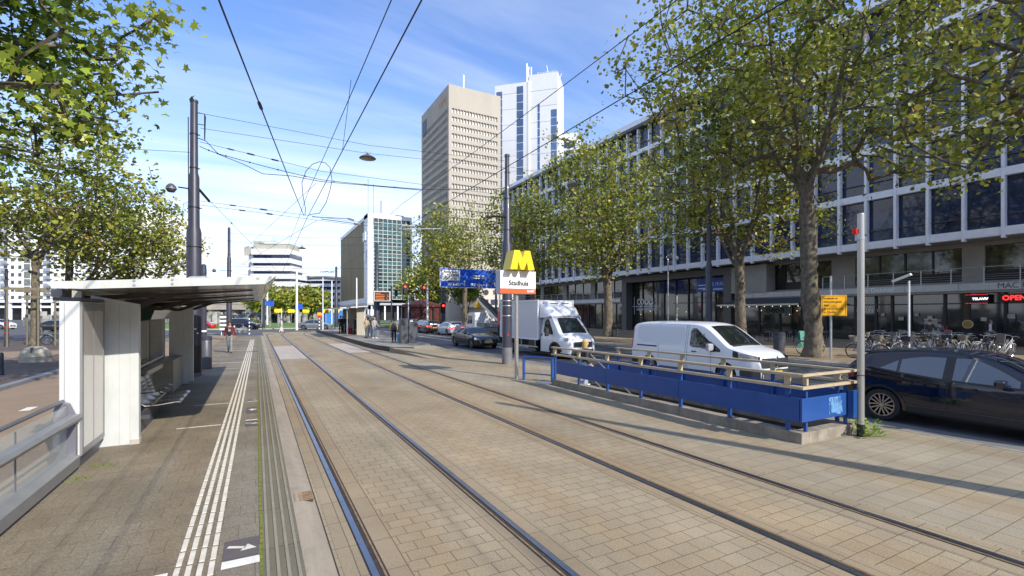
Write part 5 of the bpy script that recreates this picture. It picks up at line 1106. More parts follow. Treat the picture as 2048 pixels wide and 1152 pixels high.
t = thing('cable_box', 'white low cabinet at the edge of the lawn beside the glass office', 'cabinet', (17.0, 80, 0)); b = MB(); b.box(-1, 1, -.5, .5, 0, 1.9); b.build('cabinet', M['conc'], t); b = MB(); b.box(-1.05, 1.05, -.55, .55, 1.91, 2.0); b.build('lid', M['galv'], t)
b = MB(); r_ = random.Random(11)
for k in range(420):
    x = -38+r_.random()*62; y = 118+r_.random()*20; s = .5+r_.random()*1.0; h = .6+r_.random()*2.2; b.obox((x, y, h/2), (s, .4, h), r_.random())
tag(b.build('street_clutter', mat('mixed street clutter', (.40, .38, .34), .7, col2=(.04, .05, .07), vs=.35), fixn=False), 'distant jumble of parked bikes, stalls and people below the viaduct', 'clutter', kind='stuff')
# ================================================================ VEHICLES
def smooth_poly(pts, it=2):
    for _ in range(it):
        q = [pts[0]]
        for a, c in zip(pts, pts[1:]): q += [(a[0]*.75+c[0]*.25, a[1]*.75+c[1]*.25), (a[0]*.25+c[0]*.75, a[1]*.25+c[1]*.75)]
        q.append(pts[-1]); pts = q
    return pts
class Car:
    """local +X forward, origin on the ground under the middle"""
    def __init__(s, name, label, cat, loc, rotz, paint, top, belt, W, plan, wheels, R_, sill=.25, tumble=.45, r=.09, crown=.03, bulge=.05, lowf=.3, lowr=.3, group=None):
        s.t = thing(name, label, cat, loc, rotz, group); s.p = paint
        s.top = smooth_poly(top, 2); s.belt = belt; s.W = W; s.plan = plan; s.wh = wheels; s.R = R_; s.sill = sill; s.tum = tumble; s.r = r; s.crown = crown; s.bulge = bulge; s.lowf = lowf; s.lowr = lowr
        s.x0 = top[0][0]; s.x1 = top[-1][0]; s.shell()
    def zu(s, x): return float(np.interp(x, [p[0] for p in s.top], [p[1] for p in s.top]))
    def bz(s, x): return float(np.interp(x, [p[0] for p in s.belt], [p[1] for p in s.belt]))
    def pl(s, x): return float(np.interp(x, [p[0] for p in s.plan], [p[1] for p in s.plan]))
    def zl(s, x):
        z = s.sill; m = s.x1-x; n = x-s.x0
        if m < .55: z += (s.lowf-s.sill)*(1-m/.55)
        if n < .5: z += (s.lowr-s.sill)*(1-n/.5)
        for xw in s.wh:
            d = abs(x-xw); ra = s.R*1.14
            if d < ra: z = max(z, s.R+math.sqrt(ra*ra-d*d)*1.0)
        return z
    def wid(s, x, z):
        b = s.bz(x); w = s.W*s.pl(x); m = b-.25
        if z < b: f = 1-s.bulge*((z-m)/max(.3, m-.1))**2 if z < m else 1-.02*((z-m)/.25)
        else: f = .98-(z-b)*s.tum/s.W
        return w*f
    def sec(s, x):
        zl = s.zl(x); zu = max(s.zu(x), zl+.05); r = min(s.r, (zu-zl)*.45); zs = zu-r; pts = []
        for k in range(11): z = zl+(zs-zl)*k/10; pts.append((s.wid(x, z), z))
        w = pts[-1][0]
        for k in (1, 2, 3): a = k/3*math.pi/2; pts.append((w-r*1.3*(1-math.cos(a)), zs+r*math.sin(a)))
        wt = pts[-1][0]
        for k in (.66, .33, 0): pts.append((wt*k, zu+s.crown*(1-k*k)))
        return pts
    def shell(s):
        xs = list(np.arange(s.x0, s.x1, .04))+[s.x1]
        for xw in s.wh: xs += [xw-s.R*1.139, xw+s.R*1.139, xw-s.R*1.12, xw+s.R*1.12]
        xs = sorted(x for x in xs if s.x0 <= x <= s.x1)
        rows = []
        for x in xs:
            p = s.sec(x); rows.append([(x, -y, z) for y, z in p]+[(x, y, z) for y, z in reversed(p[:-1])])
        b = MB(); b.grid(rows); n = len(rows[0])
        for i in (0, len(rows)-1):
            base = i*n
            for k in range(n//2): b.f.append((base+k, base+k+1, base+n-2-k, base+n-1-k) if k+1 < n-2-k else (base+k, base+k+1, base+n-1-k))
        s.body = b.build('body', s.p, s.t, auto=32)
        b = MB(); x = s.x0+.15; wi = s.W*.80
        b.box(s.x0+.2, s.x1-.25, -wi+.06, wi-.06, .2, s.bz(0)-.25)
        b.build('underbody', M['plast'], s.t)
        b = MB()
        for xw in s.wh:
            for q in (-1, 1):
                pts = [(xw+s.R*1.15*math.cos(a), s.R+s.R*1.15*math.sin(a)) for a in np.linspace(-.2, math.pi+.2, 16)]
                for (x1, z1), (x2, z2) in zip(pts, pts[1:]):
                    b.add([(x1, q*(s.W-.08), z1), (x2, q*(s.W-.08), z2), (x2, q*(s.W-.36), z2), (x1, q*(s.W-.36), z1)], [(0,1,2,3)])
        b.build('wheel_arch', M['plast'], s.t, fixn=False)
    def side(s, name, m, x0, x1, zb, zt, off=.006, n=14, sides=(-1, 1), nz=6, parent=None):
        for q in sides:
            rows = []
            for i in range(n+1):
                x = x0+(x1-x0)*i/n; a = zb(x) if callable(zb) else zb; c = zt(x) if callable(zt) else zt
                rows.append([(x, q*(s.wid(x, a+(c-a)*k/nz)+off), a+(c-a)*k/nz) for k in range(nz+1)])
            b = MB(); b.grid(rows, flip=q > 0); o = b.build(name, m, parent or s.t, smooth=True, fixn=False)
        return o
    def topp(s, name, m, x0, x1, f=.9, off=.008, n=10, fe=None, parent=None):
        rows = []
        for i in range(n+1):
            x = x0+(x1-x0)*i/n; p = s.sec(x); w = p[13][0]*(f if fe is None else f+(fe-f)*i/n); dz = (s.zu(x+.02)-s.zu(x-.02))/.04; L = math.hypot(1, dz); nx, nz = -dz/L, 1/L
            rows.append([(x+nx*off, w*k, s.zu(x)+s.crown*(1-(w*k/max(.01, p[13][0]))**2)+nz*off) for k in np.linspace(-1, 1, 9)])
        b = MB(); b.grid(rows); return b.build(name, m, parent or s.t, smooth=True, fixn=False)
    def face(s, name, m, y0, y1, z0, z1, front=True, off=.012, both=False, n=8, parent=None):
        # patch on the rounded nose or tail: x found where the half width equals |y|
        E = s.x1 if front else s.x0; sg = 1 if front else -1
        prof = [(s.pl(E-sg*d)*s.W*.96, E-sg*d) for d in (0, .02, .04, .06, .09, .13, .18, .24, .32, .42, .55)]
        prof = sorted(prof, key=lambda t: t[0])
        for q in ((1, -1) if both else (1,)):
            rows = []
            for i in range(n+1):
                y = y0+(y1-y0)*i/n; a = abs(y); x = float(np.interp(a, [p[0] for p in prof], [p[1] for p in prof])) if a > prof[0][0] else E
                if a > prof[0][0]:
                    i0 = [p[0] for p in prof]; x = float(np.interp(a, i0, [p[1] for p in prof]))
                rows.append([(x+sg*off, q*y, z) for z in (z0, (z0+z1)/2, z1)])
            b = MB(); b.grid(rows); o = b.build(name, m, parent or s.t, smooth=True, fixn=False)
        return o
    def box(s, name, m, *a, parent=None, bevel=.006):
        b = MB(); b.box(*a); return b.build(name, m, parent or s.t, bevel=bevel)
    def wheels(s, style='spoke', rim=.68, rimm='alloy'):
        for xw in s.wh:
            for q in (-1, 1):
                y = q*(s.W-.13); R_ = s.R; rr = R_*rim; h = .105
                b = MB(); b.lathe([(rr, -h), (R_*.93, -h), (R_, -h*.75), (R_, h*.75), (R_*.93, h), (rr, h), (rr, -h)], (xw, y, R_), 36, axis='Y'); w_ = b.build('wheel', M['rubber'], s.t, auto=40)
                b = MB(); yo = y+q*h*.72
                b.lathe([(rr*1.0, -.02), (rr*1.02, .018), (rr*.94, .02), (rr*.92, -.02), (rr*1.0, -.02)], (xw, yo, R_), 32, axis='Y')
                if style == 'spoke':
                    for k in range(7):
                        a = k*2*math.pi/7+.2
                        for da in (-.10, .13):
                            c0, c1 = rr*.16, rr*.95; a2 = a+da*2.2
                            P = [(c0*math.cos(a), c0*math.sin(a)), (c1*math.cos(a2), c1*math.sin(a2))]; nrm = Vector((-(P[1][1]-P[0][1]), P[1][0]-P[0][0])).normalized()*rr*.045
                            b.prism([(xw+P[0][0]-nrm.x, R_+P[0][1]-nrm.y), (xw+P[0][0]+nrm.x, R_+P[0][1]+nrm.y), (xw+P[1][0]+nrm.x*1.4, R_+P[1][1]+nrm.y*1.4), (xw+P[1][0]-nrm.x*1.4, R_+P[1][1]-nrm.y*1.4)], yo-.015, yo+.015, 'Y')
                    b.lathe([(rr*.2, -.02), (rr*.2, .02), (0, .022)] if q > 0 else [(0, -.022), (rr*.2, -.02), (rr*.2, .02)], (xw, yo, R_), 14, axis='Y')
                else:
                    b.lathe([(rr*.9, .0), (rr*.6, q*.02), (rr*.3, q*.045), (0, q*.05)], (xw, yo, R_), 20, axis='Y')
                b.build('rim', M[rimm], w_, auto=35)
                b = MB(); b.lathe([(0, 0), (rr*.95, 0)], (xw, y+q*h*.35, R_), 20, axis='Y')
                if style != 'spoke':
                    for k in range(8): a = k*math.pi/4; b.obox((xw+rr*.62*math.cos(a), yo+q*.028, R_+rr*.62*math.sin(a)), (.05, .02, .05))
                b.build('hub', M['black'], w_, fixn=False)
    def line(s, x, z0, z1, sides=(-1, 1)): s.side('panel_gap', M['black'], x, x+.012, z0, z1, .0035, 1, sides, 8)
def paint(name, c, rough=.22, metal=.0, coat=1): return mat(name, c, rough, metal=metal, coat=coat)
PL = [(-9, .84), (0, .84)]
def plan(x0, x1, rear=.80, front=.62):
    L = lambda d: d
    return [(x0, rear), (x0+.03, rear+.06), (x0+.09, rear+.11), (x0+.25, .95), (x0+.6, .985), (x0+1.2, 1), (x1-1.3, 1), (x1-.7, .975), (x1-.42, .93), (x1-.25, .86), (x1-.12, .77), (x1-.04, front+.06), (x1, front)]
DOWN = R(-90); UP = R(90)
# ---- black crossover in the right foreground (faces -Y)
x0, x1 = -2.09, 2.10
c = Car('parked_car', 'glossy black crossover car at the right edge beside the metro stairs', 'car', (12.60, 3.92, -.012), DOWN, paint('black car paint', (.004, .007, .020), .07, coat=.35),
    [(x0, .62), (x0+.03, .95), (x0+.10, 1.08), (x0+.24, 1.22), (x0+.42, 1.385), (-1.50, 1.45), (-1.1, 1.50), (-.6, 1.535), (-.1, 1.52), (.35, 1.44), (.85, 1.18), (1.18, 1.02), (1.7, .95), (1.98, .84), (2.07, .65), (x1, .5)],
    [(x0, 1.12), (-1.5, 1.11), (-.9, 1.03), (-.2, .965), (.6, .93), (1.2, .92), (x1, .85)], .90, plan(x0, x1, .78), (-1.27, 1.32), .335, sill=.27, tumble=.52, lowf=.22, lowr=.42, bulge=.09)
PG = mat('reflection toned crossover glass', (.13, .155, .19), .02, metal=.3)  # pale reflection put into the panes by colour and a metallic share
c.side('rear_window', PG, -.95, -.25, lambda x: c.bz(x)+.03, lambda x: 1.40-(max(0, -.5-x))**1.6*.30)
c.side('quarter_window', PG, -1.30, -1.0, lambda x: c.bz(x)+.03, lambda x: 1.30-(-1.0-x)*.62)
c.side('front_window', PG, -.10, .82, lambda x: c.bz(x)+.03, lambda x: min(1.405, 1.43-max(0, x-.05)**1.35*.52))
c.side('pillar', M['plast'], -.25, -.10, lambda x: c.bz(x)+.02, lambda x: 1.42)
c.side('window_trim', M['black'], -1.3, .86, lambda x: c.bz(x)-.002, lambda x: c.bz(x)+.026)
c.topp('windscreen', M['carglass'], .42, 1.10, .90); c.topp('rear_screen', M['carglass'], -1.88, -1.76, .8, n=4)
c.side('taillight', mat('dark red lamp', (.20, .01, .02), .08, coat=1), x0+.01, x0+.30, lambda x: .80+.25*(x-x0), lambda x: 1.02, .01)
c.side('sill_trim', M['plast'], -.86, .92, .27, .40, .008); c.side('sill_strip', M['dgrey'], -.86, .92, .40, .412, .014, nz=1)
for xw in c.wh:
    for q in (-1, 1):
        b = MB(); pts = []
        for a in np.linspace(-.15, math.pi+.15, 20): pts.append((xw+c.R*1.13*math.cos(a), c.R+c.R*1.13*math.sin(a)+.0, xw+c.R*1.30*math.cos(a), c.R+c.R*1.30*math.sin(a)))
        rows = [[(p[0], q*(c.wid(p[0], max(.3, p[1]))+.014), p[1]), (p[2], q*(c.wid(p[2], max(.3, p[3]))+.01), p[3])] for p in pts if p[1] > .24]
        b.grid(rows); b.build('arch_trim', paint('dark trim', (.008, .008, .011), .3), c.t, smooth=True, fixn=False)
for xl in (-.18, .93): c.line(xl, .42, c.bz(xl))
c.line(-1.02, .85, c.bz(-1.02))
for xh in (-.86, .12):
    c.side('door_handle', paint('black handle', (.006, .006, .01), .1), xh-.14, xh+.14, .845, .88, .03, nz=2); c.side('handle_recess', M['black'], xh-.12, xh+.12, .80, .845, .004, nz=2)
for q in (-1, 1):
    b = MB(); b.obox((.62, q*1.02, 1.02), (.14, .22, .14), 0); m_ = b.build('mirror', paint('black mirror shell', (.006, .006, .01), .1), c.t, bevel=.04)
    b = MB(); b.box(.58, .68, q*.88-.04, q*.88+.06, .93, .97); b.build('mirror_stalk', M['black'], m_)
c.wheels('spoke', .72)
b = MB(); b.box(x0+.34, x0+.6, -.62, .62, 1.405, 1.445); b.build('spoiler', paint('black spoiler', (.006, .006, .01), .1), c.t, bevel=.02)
b = MB(); b.box(-1.55, -1.45, -.05, .05, 1.53, 1.60); b.build('antenna_fin', M['black'], c.t, bevel=.02)
# ---- white panel van behind the stairs (faces -Y)
x0, x1 = -2.75, 2.70
wp = paint('white van paint', (.68, .70, .73), .3, coat=.6)
c = Car('parked_van', 'white panel van parked behind the blue stair enclosure', 'van', (14.2, 11.8, -.012), DOWN, wp,
    [(x0, .5), (x0+.02, 1.3), (x0+.07, 1.82), (x0+.2, 1.93), (-1.8, 1.97), (0, 1.97), (.55, 1.93), (.9, 1.80), (1.62, 1.26), (1.75, 1.20), (2.3, 1.08), (2.55, .96), (2.66, .78), (x1, .5)],
    [(x0, 1.12), (.4, 1.12), (1.0, 1.08), (1.6, 1.05), (x1, .95)], .955, plan(x0, x1, .9, .66), (-1.72, 1.60), .335, sill=.28, tumble=.17, r=.13, crown=.03, lowf=.22, lowr=.35, bulge=.05)
def lowt(x): return 1.84
c.side('side_panel', paint('shade toned van white', (.60, .62, .66), .35, coat=.4), -2.45, -.10, lambda x: 1.19+max(0, -2.1-x)*.55+max(0, x+.30)**1.5*1.2, lambda x: 1.80-max(0, -2.35-x)*.5-max(0, x+.2)*.7, .004, 30)  # shade of the pressed recess put into a darker white
c.side('panel_edge', paint('highlight toned van white', (.78, .80, .83), .3), -2.42, -.12, lambda x: 1.165+max(0, -2.1-x)*.55+max(0, x+.30)**1.5*1.2, lambda x: 1.188+max(0, -2.1-x)*.55+max(0, x+.30)**1.5*1.2, .012, 30, nz=1)  # light caught by the lower lip put into a brighter white
c.side('slide_rail', M['black'], -2.45, -1.35, 1.035, 1.085, .012, nz=1)
for xl, a, d in ((-1.28, .42, 1.86), (-.02, .34, 1.88), (.06, .34, 1.88), (1.05, .34, 1.06)): c.line(xl, a, d)
c.side('front_window', M['carglass'], .17, 1.30, lambda x: 1.12+max(0, .30-x)**1.5*1.4 - max(0, x-.6)*.12, lambda x: min(1.77-max(0, .27-x)**1.5*3, 1.80-max(0, x-.36)*.74), .007, 40)
c.side('window_seal', M['black'], 1.0, 1.42, lambda x: 1.04-(x-1.0)*.05, lambda x: 1.36-(x-1.0)*.62, .005, 10)
c.side('window_bar', M['black'], .72, .745, 1.09, 1.6, .012, 1)
for q in (-1, 1):
    b = MB(); b.obox((1.14, q*1.10, 1.17), (.13, .26, .24), 0); m_ = b.build('mirror', mat('grey mirror shell', (.35, .35, .37), .3, coat=.5), c.t, bevel=.05); b = MB(); b.box(1.1, 1.2, q*.96-.07, q*.96+.07, 1.02, 1.12); b.build('mirror_stalk', M['black'], m_)
c.topp('windscreen', M['carglass'], .80, 1.66, .93, fe=1.0, n=16)
c.topp('scuttle', M['plast'], 1.66, 1.76, .95, n=4)
c.side('headlight', M['lamp_c'], 2.05, 2.60, lambda x: .83-.0*(x), lambda x: 1.06-(x-2.05)*.22, .012, 16); c.side('headlight_rim', M['black'], 1.86, 2.64, lambda x: .80+.38*max(0, 2.15-x), lambda x: 1.10-(x-1.86)*.20, .006, 16)
c.face('grille', M['plast'], -.66, .66, .60, .90, n=12); 
b = MB()
for z in (.66, .73, .80, .87): b.box(x1+.005, x1+.03, -.5, .5, z, z+.018)
b.build('grille_bar', M['chrome'], c.t)
b = MB(); b.prism([(-.10, .80), (0, .98), (.10, .80), (0, .62)], x1+.03, x1+.055, 'X'); e = b.build('diamond_badge', M['chrome'], c.t); b = MB(); b.prism([(-.055, .80), (0, .90), (.055, .80), (0, .70)], x1+.05, x1+.06, 'X'); b.build('badge_hole', M['plast'], e)
c.face('bumper', mat('grey bumper', (.045, .047, .052), .5), -.86, .86, .23, .55, n=16, off=.02); c.side('bumper', mat('grey bumper side', (.045, .047, .052), .5), 2.1, 2.66, .26, .56, .01)
c.box('number_plate', M['plate'], x1+.022, x1+.04, -.26, .26, .40, .51)
c.side('taillight', M['lamp_r'], x0+.02, x0+.12, .95, 1.7, .01, 4); c.side('bumper', M['plast'], x0, x0+.45, .36, .62, .01); c.face('rear_door_window', M['carglass'], -.7, .7, 1.15, 1.7, False)
for xh in (.28,): c.side('door_handle', M['plast'], xh, xh+.2, .96, 1.0, .03, nz=1)
c.side('side_trim', M['plast'], -1.25, 1.15, .29, .36, .006); c.wheels('cap', .6, 'greyp')
# ---- white box truck behind the metro sign (faces -Y)
x0, x1 = .35, 2.75
c = Car('parked_truck', 'white refrigerated box truck parked behind the metro sign', 'truck', (14.25, 21.8, -.012), DOWN, wp,
    [(x0, .5), (x0+.01, 2.1), (x0+.05, 2.22), (.8, 2.25), (1.15, 2.2), (1.32, 2.08), (2.05, 1.30), (2.15, 1.22), (2.5, 1.10), (2.66, .95), (2.73, .7), (x1, .45)],
    [(x0, 1.2), (1.2, 1.16), (1.8, 1.12), (x1, 1.0)], 1.02, [(x0, 1), (1.6, 1), (2.1, .96), (2.35, .91), (2.55, .83), (2.68, .74), (x1, .62)], (1.72,), .37, sill=.32, tumble=.17, r=.16, lowf=.28, lowr=.32)
c.side('front_window', M['carglass'], .62, 1.52, lambda x: 1.26-.12*max(0, x-1.0)+max(0, .75-x)*.5, lambda x: min(2.0-max(0, .8-x)*.8, 2.02-max(0, x-.95)*1.22), .007, 20)
c.topp('windscreen', M['carglass'], 1.35, 2.08, .92, fe=1.0, n=14)
c.side('headlight', M['lamp_c'], 2.12, 2.62, lambda x: .93, lambda x: 1.14-(x-2.1)*.12, .012, 14)
c.face('grille', M['plast'], -.55, .55, .62, .88, n=10); c.face('bumper', mat('dark bumper', (.05, .052, .056), .5), -.88, .88, .28, .52, n=14, off=.02)
for q in (-1, 1):
    b = MB(); pts = [(1.72+.54*math.cos(a), .37+.50*math.sin(a), 1.72+.41*math.cos(a), .37+.41*math.sin(a)) for a in np.linspace(0, math.pi, 14)]
    b.grid([[(p[0], q*(c.wid(p[0], p[1])+.012), p[1]), (p[2], q*(c.wid(p[2], p[3])+.015), p[3])] for p in pts]); b.build('arch_trim', M['plast'], c.t, fixn=False)
    b = MB(); b.obox((1.38, q*1.26, 1.30), (.14, .2, .34), 0); m_ = b.build('mirror', M['plast'], c.t, bevel=.03); b = MB(); b.tube([(1.4, q*1.0, 1.28), (1.38, q*1.2, 1.32)], .025, 6); b.build('mirror_arm', M['black'], m_)
c.side('door_handle', M['black'], .45, .55, 1.12, 1.24, .025, nz=1)
for xl in (.40, 1.56): c.line(xl, .4, c.bz(xl))
tr = c.t
b = MB(); b.box(-4.0, .28, -1.14, 1.14, .92, 3.0); bx = b.build('cargo_box', paint('white box panel', (.56, .57, .61), .4, coat=.2), tr, bevel=.01)
b = MB()
for q in (-1, 1): b.box(.27, .33, q*1.12-.04, q*1.12+.04, .9, 3.02); b.box(-4.03, -3.97, q*1.12-.04, q*1.12+.04, .9, 3.02)
b.box(-4, .3, -1.165, -1.145, 2.95, 3.02); b.box(-4, .3, 1.145, 1.165, 2.95, 3.02); b.box(-4, .3, -1.165, -1.145, .88, .95); b.box(-4, .3, 1.145, 1.165, .88, .95); b.build('box_frame', M['wsign'], bx)
b = MB(); rows = []
for x, z, w_ in ((.34, 2.78, 1.06), (.6, 2.74, 1.04), (.95, 2.58, .98), (1.25, 2.28, .92), (1.36, 2.12, .9)):
    rows.append([(x, -w_, min(z, 2.2)-.12 if x < 1.2 else z-.1), (x, -w_*.97, z-.15)]+[(x, y*w_*.86, z+.03*(1-y*y)) for y in (-1, -.5, 0, .5, 1)]+[(x, w_*.97, z-.15), (x, w_, min(z, 2.2)-.12 if x < 1.2 else z-.1)])
b.grid(rows); b.build('roof_fairing', wp, tr, smooth=True)
b = MB(); b.prism([(.29, 2.62), (.68, 2.70), (.66, 2.92), (.29, 2.94)], -.78, .78, 'Y'); fr = b.build('cooling_unit', M['wsign'], tr, bevel=.02); b = MB(); b.box(.672, .69, -.6, -.1, 2.80, 2.84); b.box(.672, .69, .1, .6, 2.80, 2.84); b.build('vent', M['black'], fr)
b = MB(); b.box(-3.9, .3, -.4, .4, .55, .88); b.box(-.9, -.3, -1.0, -.5, .4, .85); b.build('chassis', M['black'], tr)
b = MB(); b.box(-2.3, .2, -1.1, -1.06, .48, .54); b.box(-1.6, -1.54, -1.09, -1.05, .5, .9); b.box(-.1, -.04, -1.09, -1.05, .5, .9); b.box(-2.3, .2, 1.06, 1.1, .48, .54); b.build('side_guard', M['galv'], tr)
c.wh = (1.72, -2.9); c.W = 1.02; c.wheels('cap', .58, 'greyp')
b = MB(); b.box(-3.4, -2.4, -1.1, -.75, .80, .87); b.box(-3.4, -2.4, .75, 1.1, .80, .87); b.build('mudguard', M['plast'], tr)
# ---- generic saloon / hatch builder for the middle distance
def saloon(name, label, loc, rot, col, kind='coupe', L=4.6, H=1.38, W=.91, front=True, brake=False, plate=True, rr=.33, metal=.3, group=None):
    a = -L/2; z = L/2
    if kind == 'coupe': top = [(a, .6), (a+.03, .92), (a+.35, .98), (a+.8, 1.12), (a+1.5, H-.03), (0, H), (.35, H-.04), (1.15, .98), (1.35, .93), (z-.35, .80), (z-.08, .68), (z, .45)]
    elif kind == 'wagon': top = [(a, .6), (a+.03, 1.0), (a+.25, 1.22), (a+.5, H-.06), (a+1.2, H), (0, H), (.3, H-.03), (1.05, 1.02), (1.25, .97), (z-.3, .84), (z-.06, .7), (z, .45)]
    else: top = [(a, .6), (a+.03, 1.0), (a+.15, 1.25), (a+.4, H-.05), (a+.9, H), (0, H), (.35, H-.05), (1.0, 1.05), (1.25, .98), (z-.3, .86), (z-.06, .7), (z, .45)]
    bl = .93 if kind != 'hatch' else .97
    c = Car(name, label, 'car', loc, rot, paint(name+' paint', col, .18, metal), top, [(a, bl+.05), (0, bl), (z, bl-.1)], W, plan(a, z, .8), (a+.85 if kind != 'hatch' else a+.72, z-.88), rr, sill=.22, tumble=.55, lowf=.2, lowr=.33, bulge=.08, group=group)
    g0 = a+(.95 if kind == 'coupe' else .45)
    zt = lambda x: c.zu(x)-.085
    def cl(x): return max(c.bz(x)+.02, min(zt(x), c.bz(x)+.03+(x-g0)*1.0 if kind != 'coupe' else c.bz(x)+.03+(x-g0)*.6, H-.09))
    c.side('side_window', M['carglass'], g0, -.12, lambda x: c.bz(x)+.02, cl, .006, 12)
    c.side('side_window', M['carglass'], -.04, 1.0, lambda x: c.bz(x)+.02, lambda x: max(c.bz(x)+.025, min(zt(x), H-.09)), .006, 12)
    c.topp('windscreen', M['carglass'], .38, 1.12, .9); c.topp('rear_screen', M['carglass'], a+(.75 if kind == 'coupe' else .1 if kind == 'hatch' else .2), a+(1.45 if kind == 'coupe' else .36 if kind == 'hatch' else .5), .84)
    c.side('headlight', M['lamp_c'], z-.42, z-.07, lambda x: .60, lambda x: .74-(x-z+.42)*.1, .01, 8)
    c.face('grille', M['plast'], -.38, .38, .36, .64, n=6); c.face('air_intake', M['plast'], .5, .72, .28, .40, both=True, n=3)
    c.side('taillight', M['brake'] if brake else M['lamp_r'], a+.02, a+.28, lambda x: .76, lambda x: .90, .01, 6)
    c.face('taillight', M['brake'] if brake else M['lamp_r'], .38, .72, .77, .90, False, both=True, n=4)
    c.face('number_plate', M['plate'], -.26, .26, .42 if not brake else .60, .53 if not brake else .70, True, .03, n=2); c.face('number_plate', M['plate'], -.26, .26, .62, .73, False, .02, n=2)
    for xl in (-.08, 1.05): c.line(xl, .3, c.bz(xl))
    for xh in (-.9, .1): c.side('door_handle', M['chrome'], xh, xh+.16, .80, .825, .02, nz=1)
    for q in (-1, 1): b = MB(); b.obox((.78, q*(W+.1), .98), (.12, .2, .12)); b.build('mirror', c.p, c.t, bevel=.03)
    c.wheels('spoke', .7); return c
c = saloon('driving_car', 'black coupe driving towards the camera left of the box truck', (13.2, 30.0, -.012), DOWN, (.008, .009, .014), 'coupe', 4.65, 1.37)
b = MB()
for k in range(9): b.box(c.x1+.02, c.x1+.035, -.36+k*.085, -.34+k*.085, .38, .64)
b.build('grille_bar', M['chrome'], c.t)
b = MB()
for k in range(4): b.lathe([(.05, 0), (.06, .01), (.05, .012)], (c.x1+.03, -.12+k*.08, .59), 10, axis='X')
b.build('ring_badge', M['chrome'], c.t)
saloon('waiting_car', 'silver white estate car waiting with lit brake lights behind the black coupe', (18.45, 48.6, -.012), UP, (.50, .53, .57), 'wagon', 4.7, 1.42, brake=True)
saloon('waiting_car', 'dark grey hatchback waiting in front of the silver white estate', (18.2, 54.8, -.012), UP, (.035, .033, .034), 'hatch', 4.2, 1.5, brake=True)
saloon('waiting_car', 'dark red black car waiting left of the dark hatchback at the red light', (16.9, 61.5, -.012), UP, (.06, .008, .01), 'hatch', 4.2, 1.45, brake=True)
saloon('waiting_car', 'second red tailed car hidden behind the dark hatchback', (19.6, 61, -.012), UP, (.10, .01, .012), 'hatch', 4.1, 1.5, brake=True)
saloon('passing_car', 'grey liftback crossing the square beside the island tip', (7.6, 75.0, -.006), R(-14), (.16, .185, .21), 'coupe', 4.7, 1.45)
saloon('passing_car', 'red small car crossing the square behind the walking man', (-7.2, 84.6, -.006), R(-20), (.50, .012, .012), 'hatch', 4.0, 1.42, metal=0)
saloon('passing_car', 'dark blue estate car beside the striped posts of the crossing', (-1.6, 81.0, -.006), R(-25), (.012, .014, .035), 'wagon', 4.7, 1.6)
saloon('passing_car', 'white hatchback at the far left road beside the banded post', (-34.0, 99.0, -.006), R(-28), (.62, .64, .66), 'hatch', 4.3, 1.48, metal=0)
saloon('parked_car', 'dark car behind the left tree trunk', (-22.6, 82.0, -.006), R(-28), (.02, .022, .028), 'coupe', 4.6, 1.45)
saloon('parked_car', 'dark saloon at the far left, partly hidden by the tree', (-15.5, 77.0, -.006), R(-28), (.03, .02, .022), 'coupe', 4.6, 1.45)
# ---- truck with ladder lift, and a second cab
def lorry(name, label, loc, rot, colr, bed=True):
    t = thing(name, label, 'truck', loc, rot); p = paint(name+' paint', colr, .3, coat=.5)
    b = MB(); b.prism([(.9, .5), (3.0, .5), (3.05, 1.2), (2.7, 2.2), (2.4, 2.4), (.9, 2.4)], -1.0, 1.0, 'Y'); cb = b.build('cab', p, t, bevel=.06)
    b = MB(); b.add([(3.03, -.9, 1.25), (3.03, .9, 1.25), (2.72, .82, 2.15), (2.72, -.82, 2.15)], [(0,1,2,3)]); b.build('windscreen', M['carglass'], cb, fixn=False)
    for q in (-1, 1): b = MB(); b.add([(1.5, q*1.01, 1.3), (2.75, q*1.01, 1.3), (2.5, q*1.01, 2.1), (1.5, q*1.01, 2.1)], [(0,1,2,3)]); b.build('side_window', M['carglass'], cb, fixn=False)
    b = MB(); b.box(-3.4, 2.8, -.45, .45, .5, .8); b.build('chassis', M['black'], t)
    for x in (2.0, -2.3):
        for q in (-1, 1):
            b = MB(); b.lathe([(0, -.12), (.42, -.12), (.45, -.08), (.45, .08), (.42, .12), (0, .12)], (x, q*.88, .45), 20, axis='Y'); w_ = b.build('wheel', M['rubber'], t, auto=40); b = MB(); b.lathe([(.22, -.13), (.22, .13)], (x, q*.88, .45), 14, axis='Y'); b.build('rim', M['wsign'], w_)
    b = MB(); b.face = None; b.box(3.06, 3.09, -.8, .8, .5, .75); b.build('bumper', M['plast'], t)
    return t
t = lorry('lift_truck', 'white truck with a tilted ladder lift standing on the road behind the black coupe', (19.9, 42.0, -.012), R(90), (.6, .61, .63))
b = MB(); b.obox((-.4, -.2, 2.5), (6.2, .6, .3), 0, 0, R(-24)); lf = b.build('ladder_beam', M['galv'], t, bevel=.02)
b = MB(); b.obox((-.6, -.2, 2.75), (5.6, .5, .12), 0, 0, R(-24)); b.build('ladder_rung', M['black'], lf); b = MB(); b.box(-3.2, .7, -1, 1, .82, 1.0); b.box(-2.9, -1.6, -.5, .5, 1.0, 1.6); b.build('deck', M['dgrey'], t); b = MB(); b.box(2.0, 2.7, -.3, .3, 2.9, 3.5); b.build('warning_beacon', M['orange'], t)
t = lorry('waiting_truck', 'white lorry cab with a red side stripe just left of the box truck', (17.7, 34.0, -.012), R(-90), (.58, .60, .66))
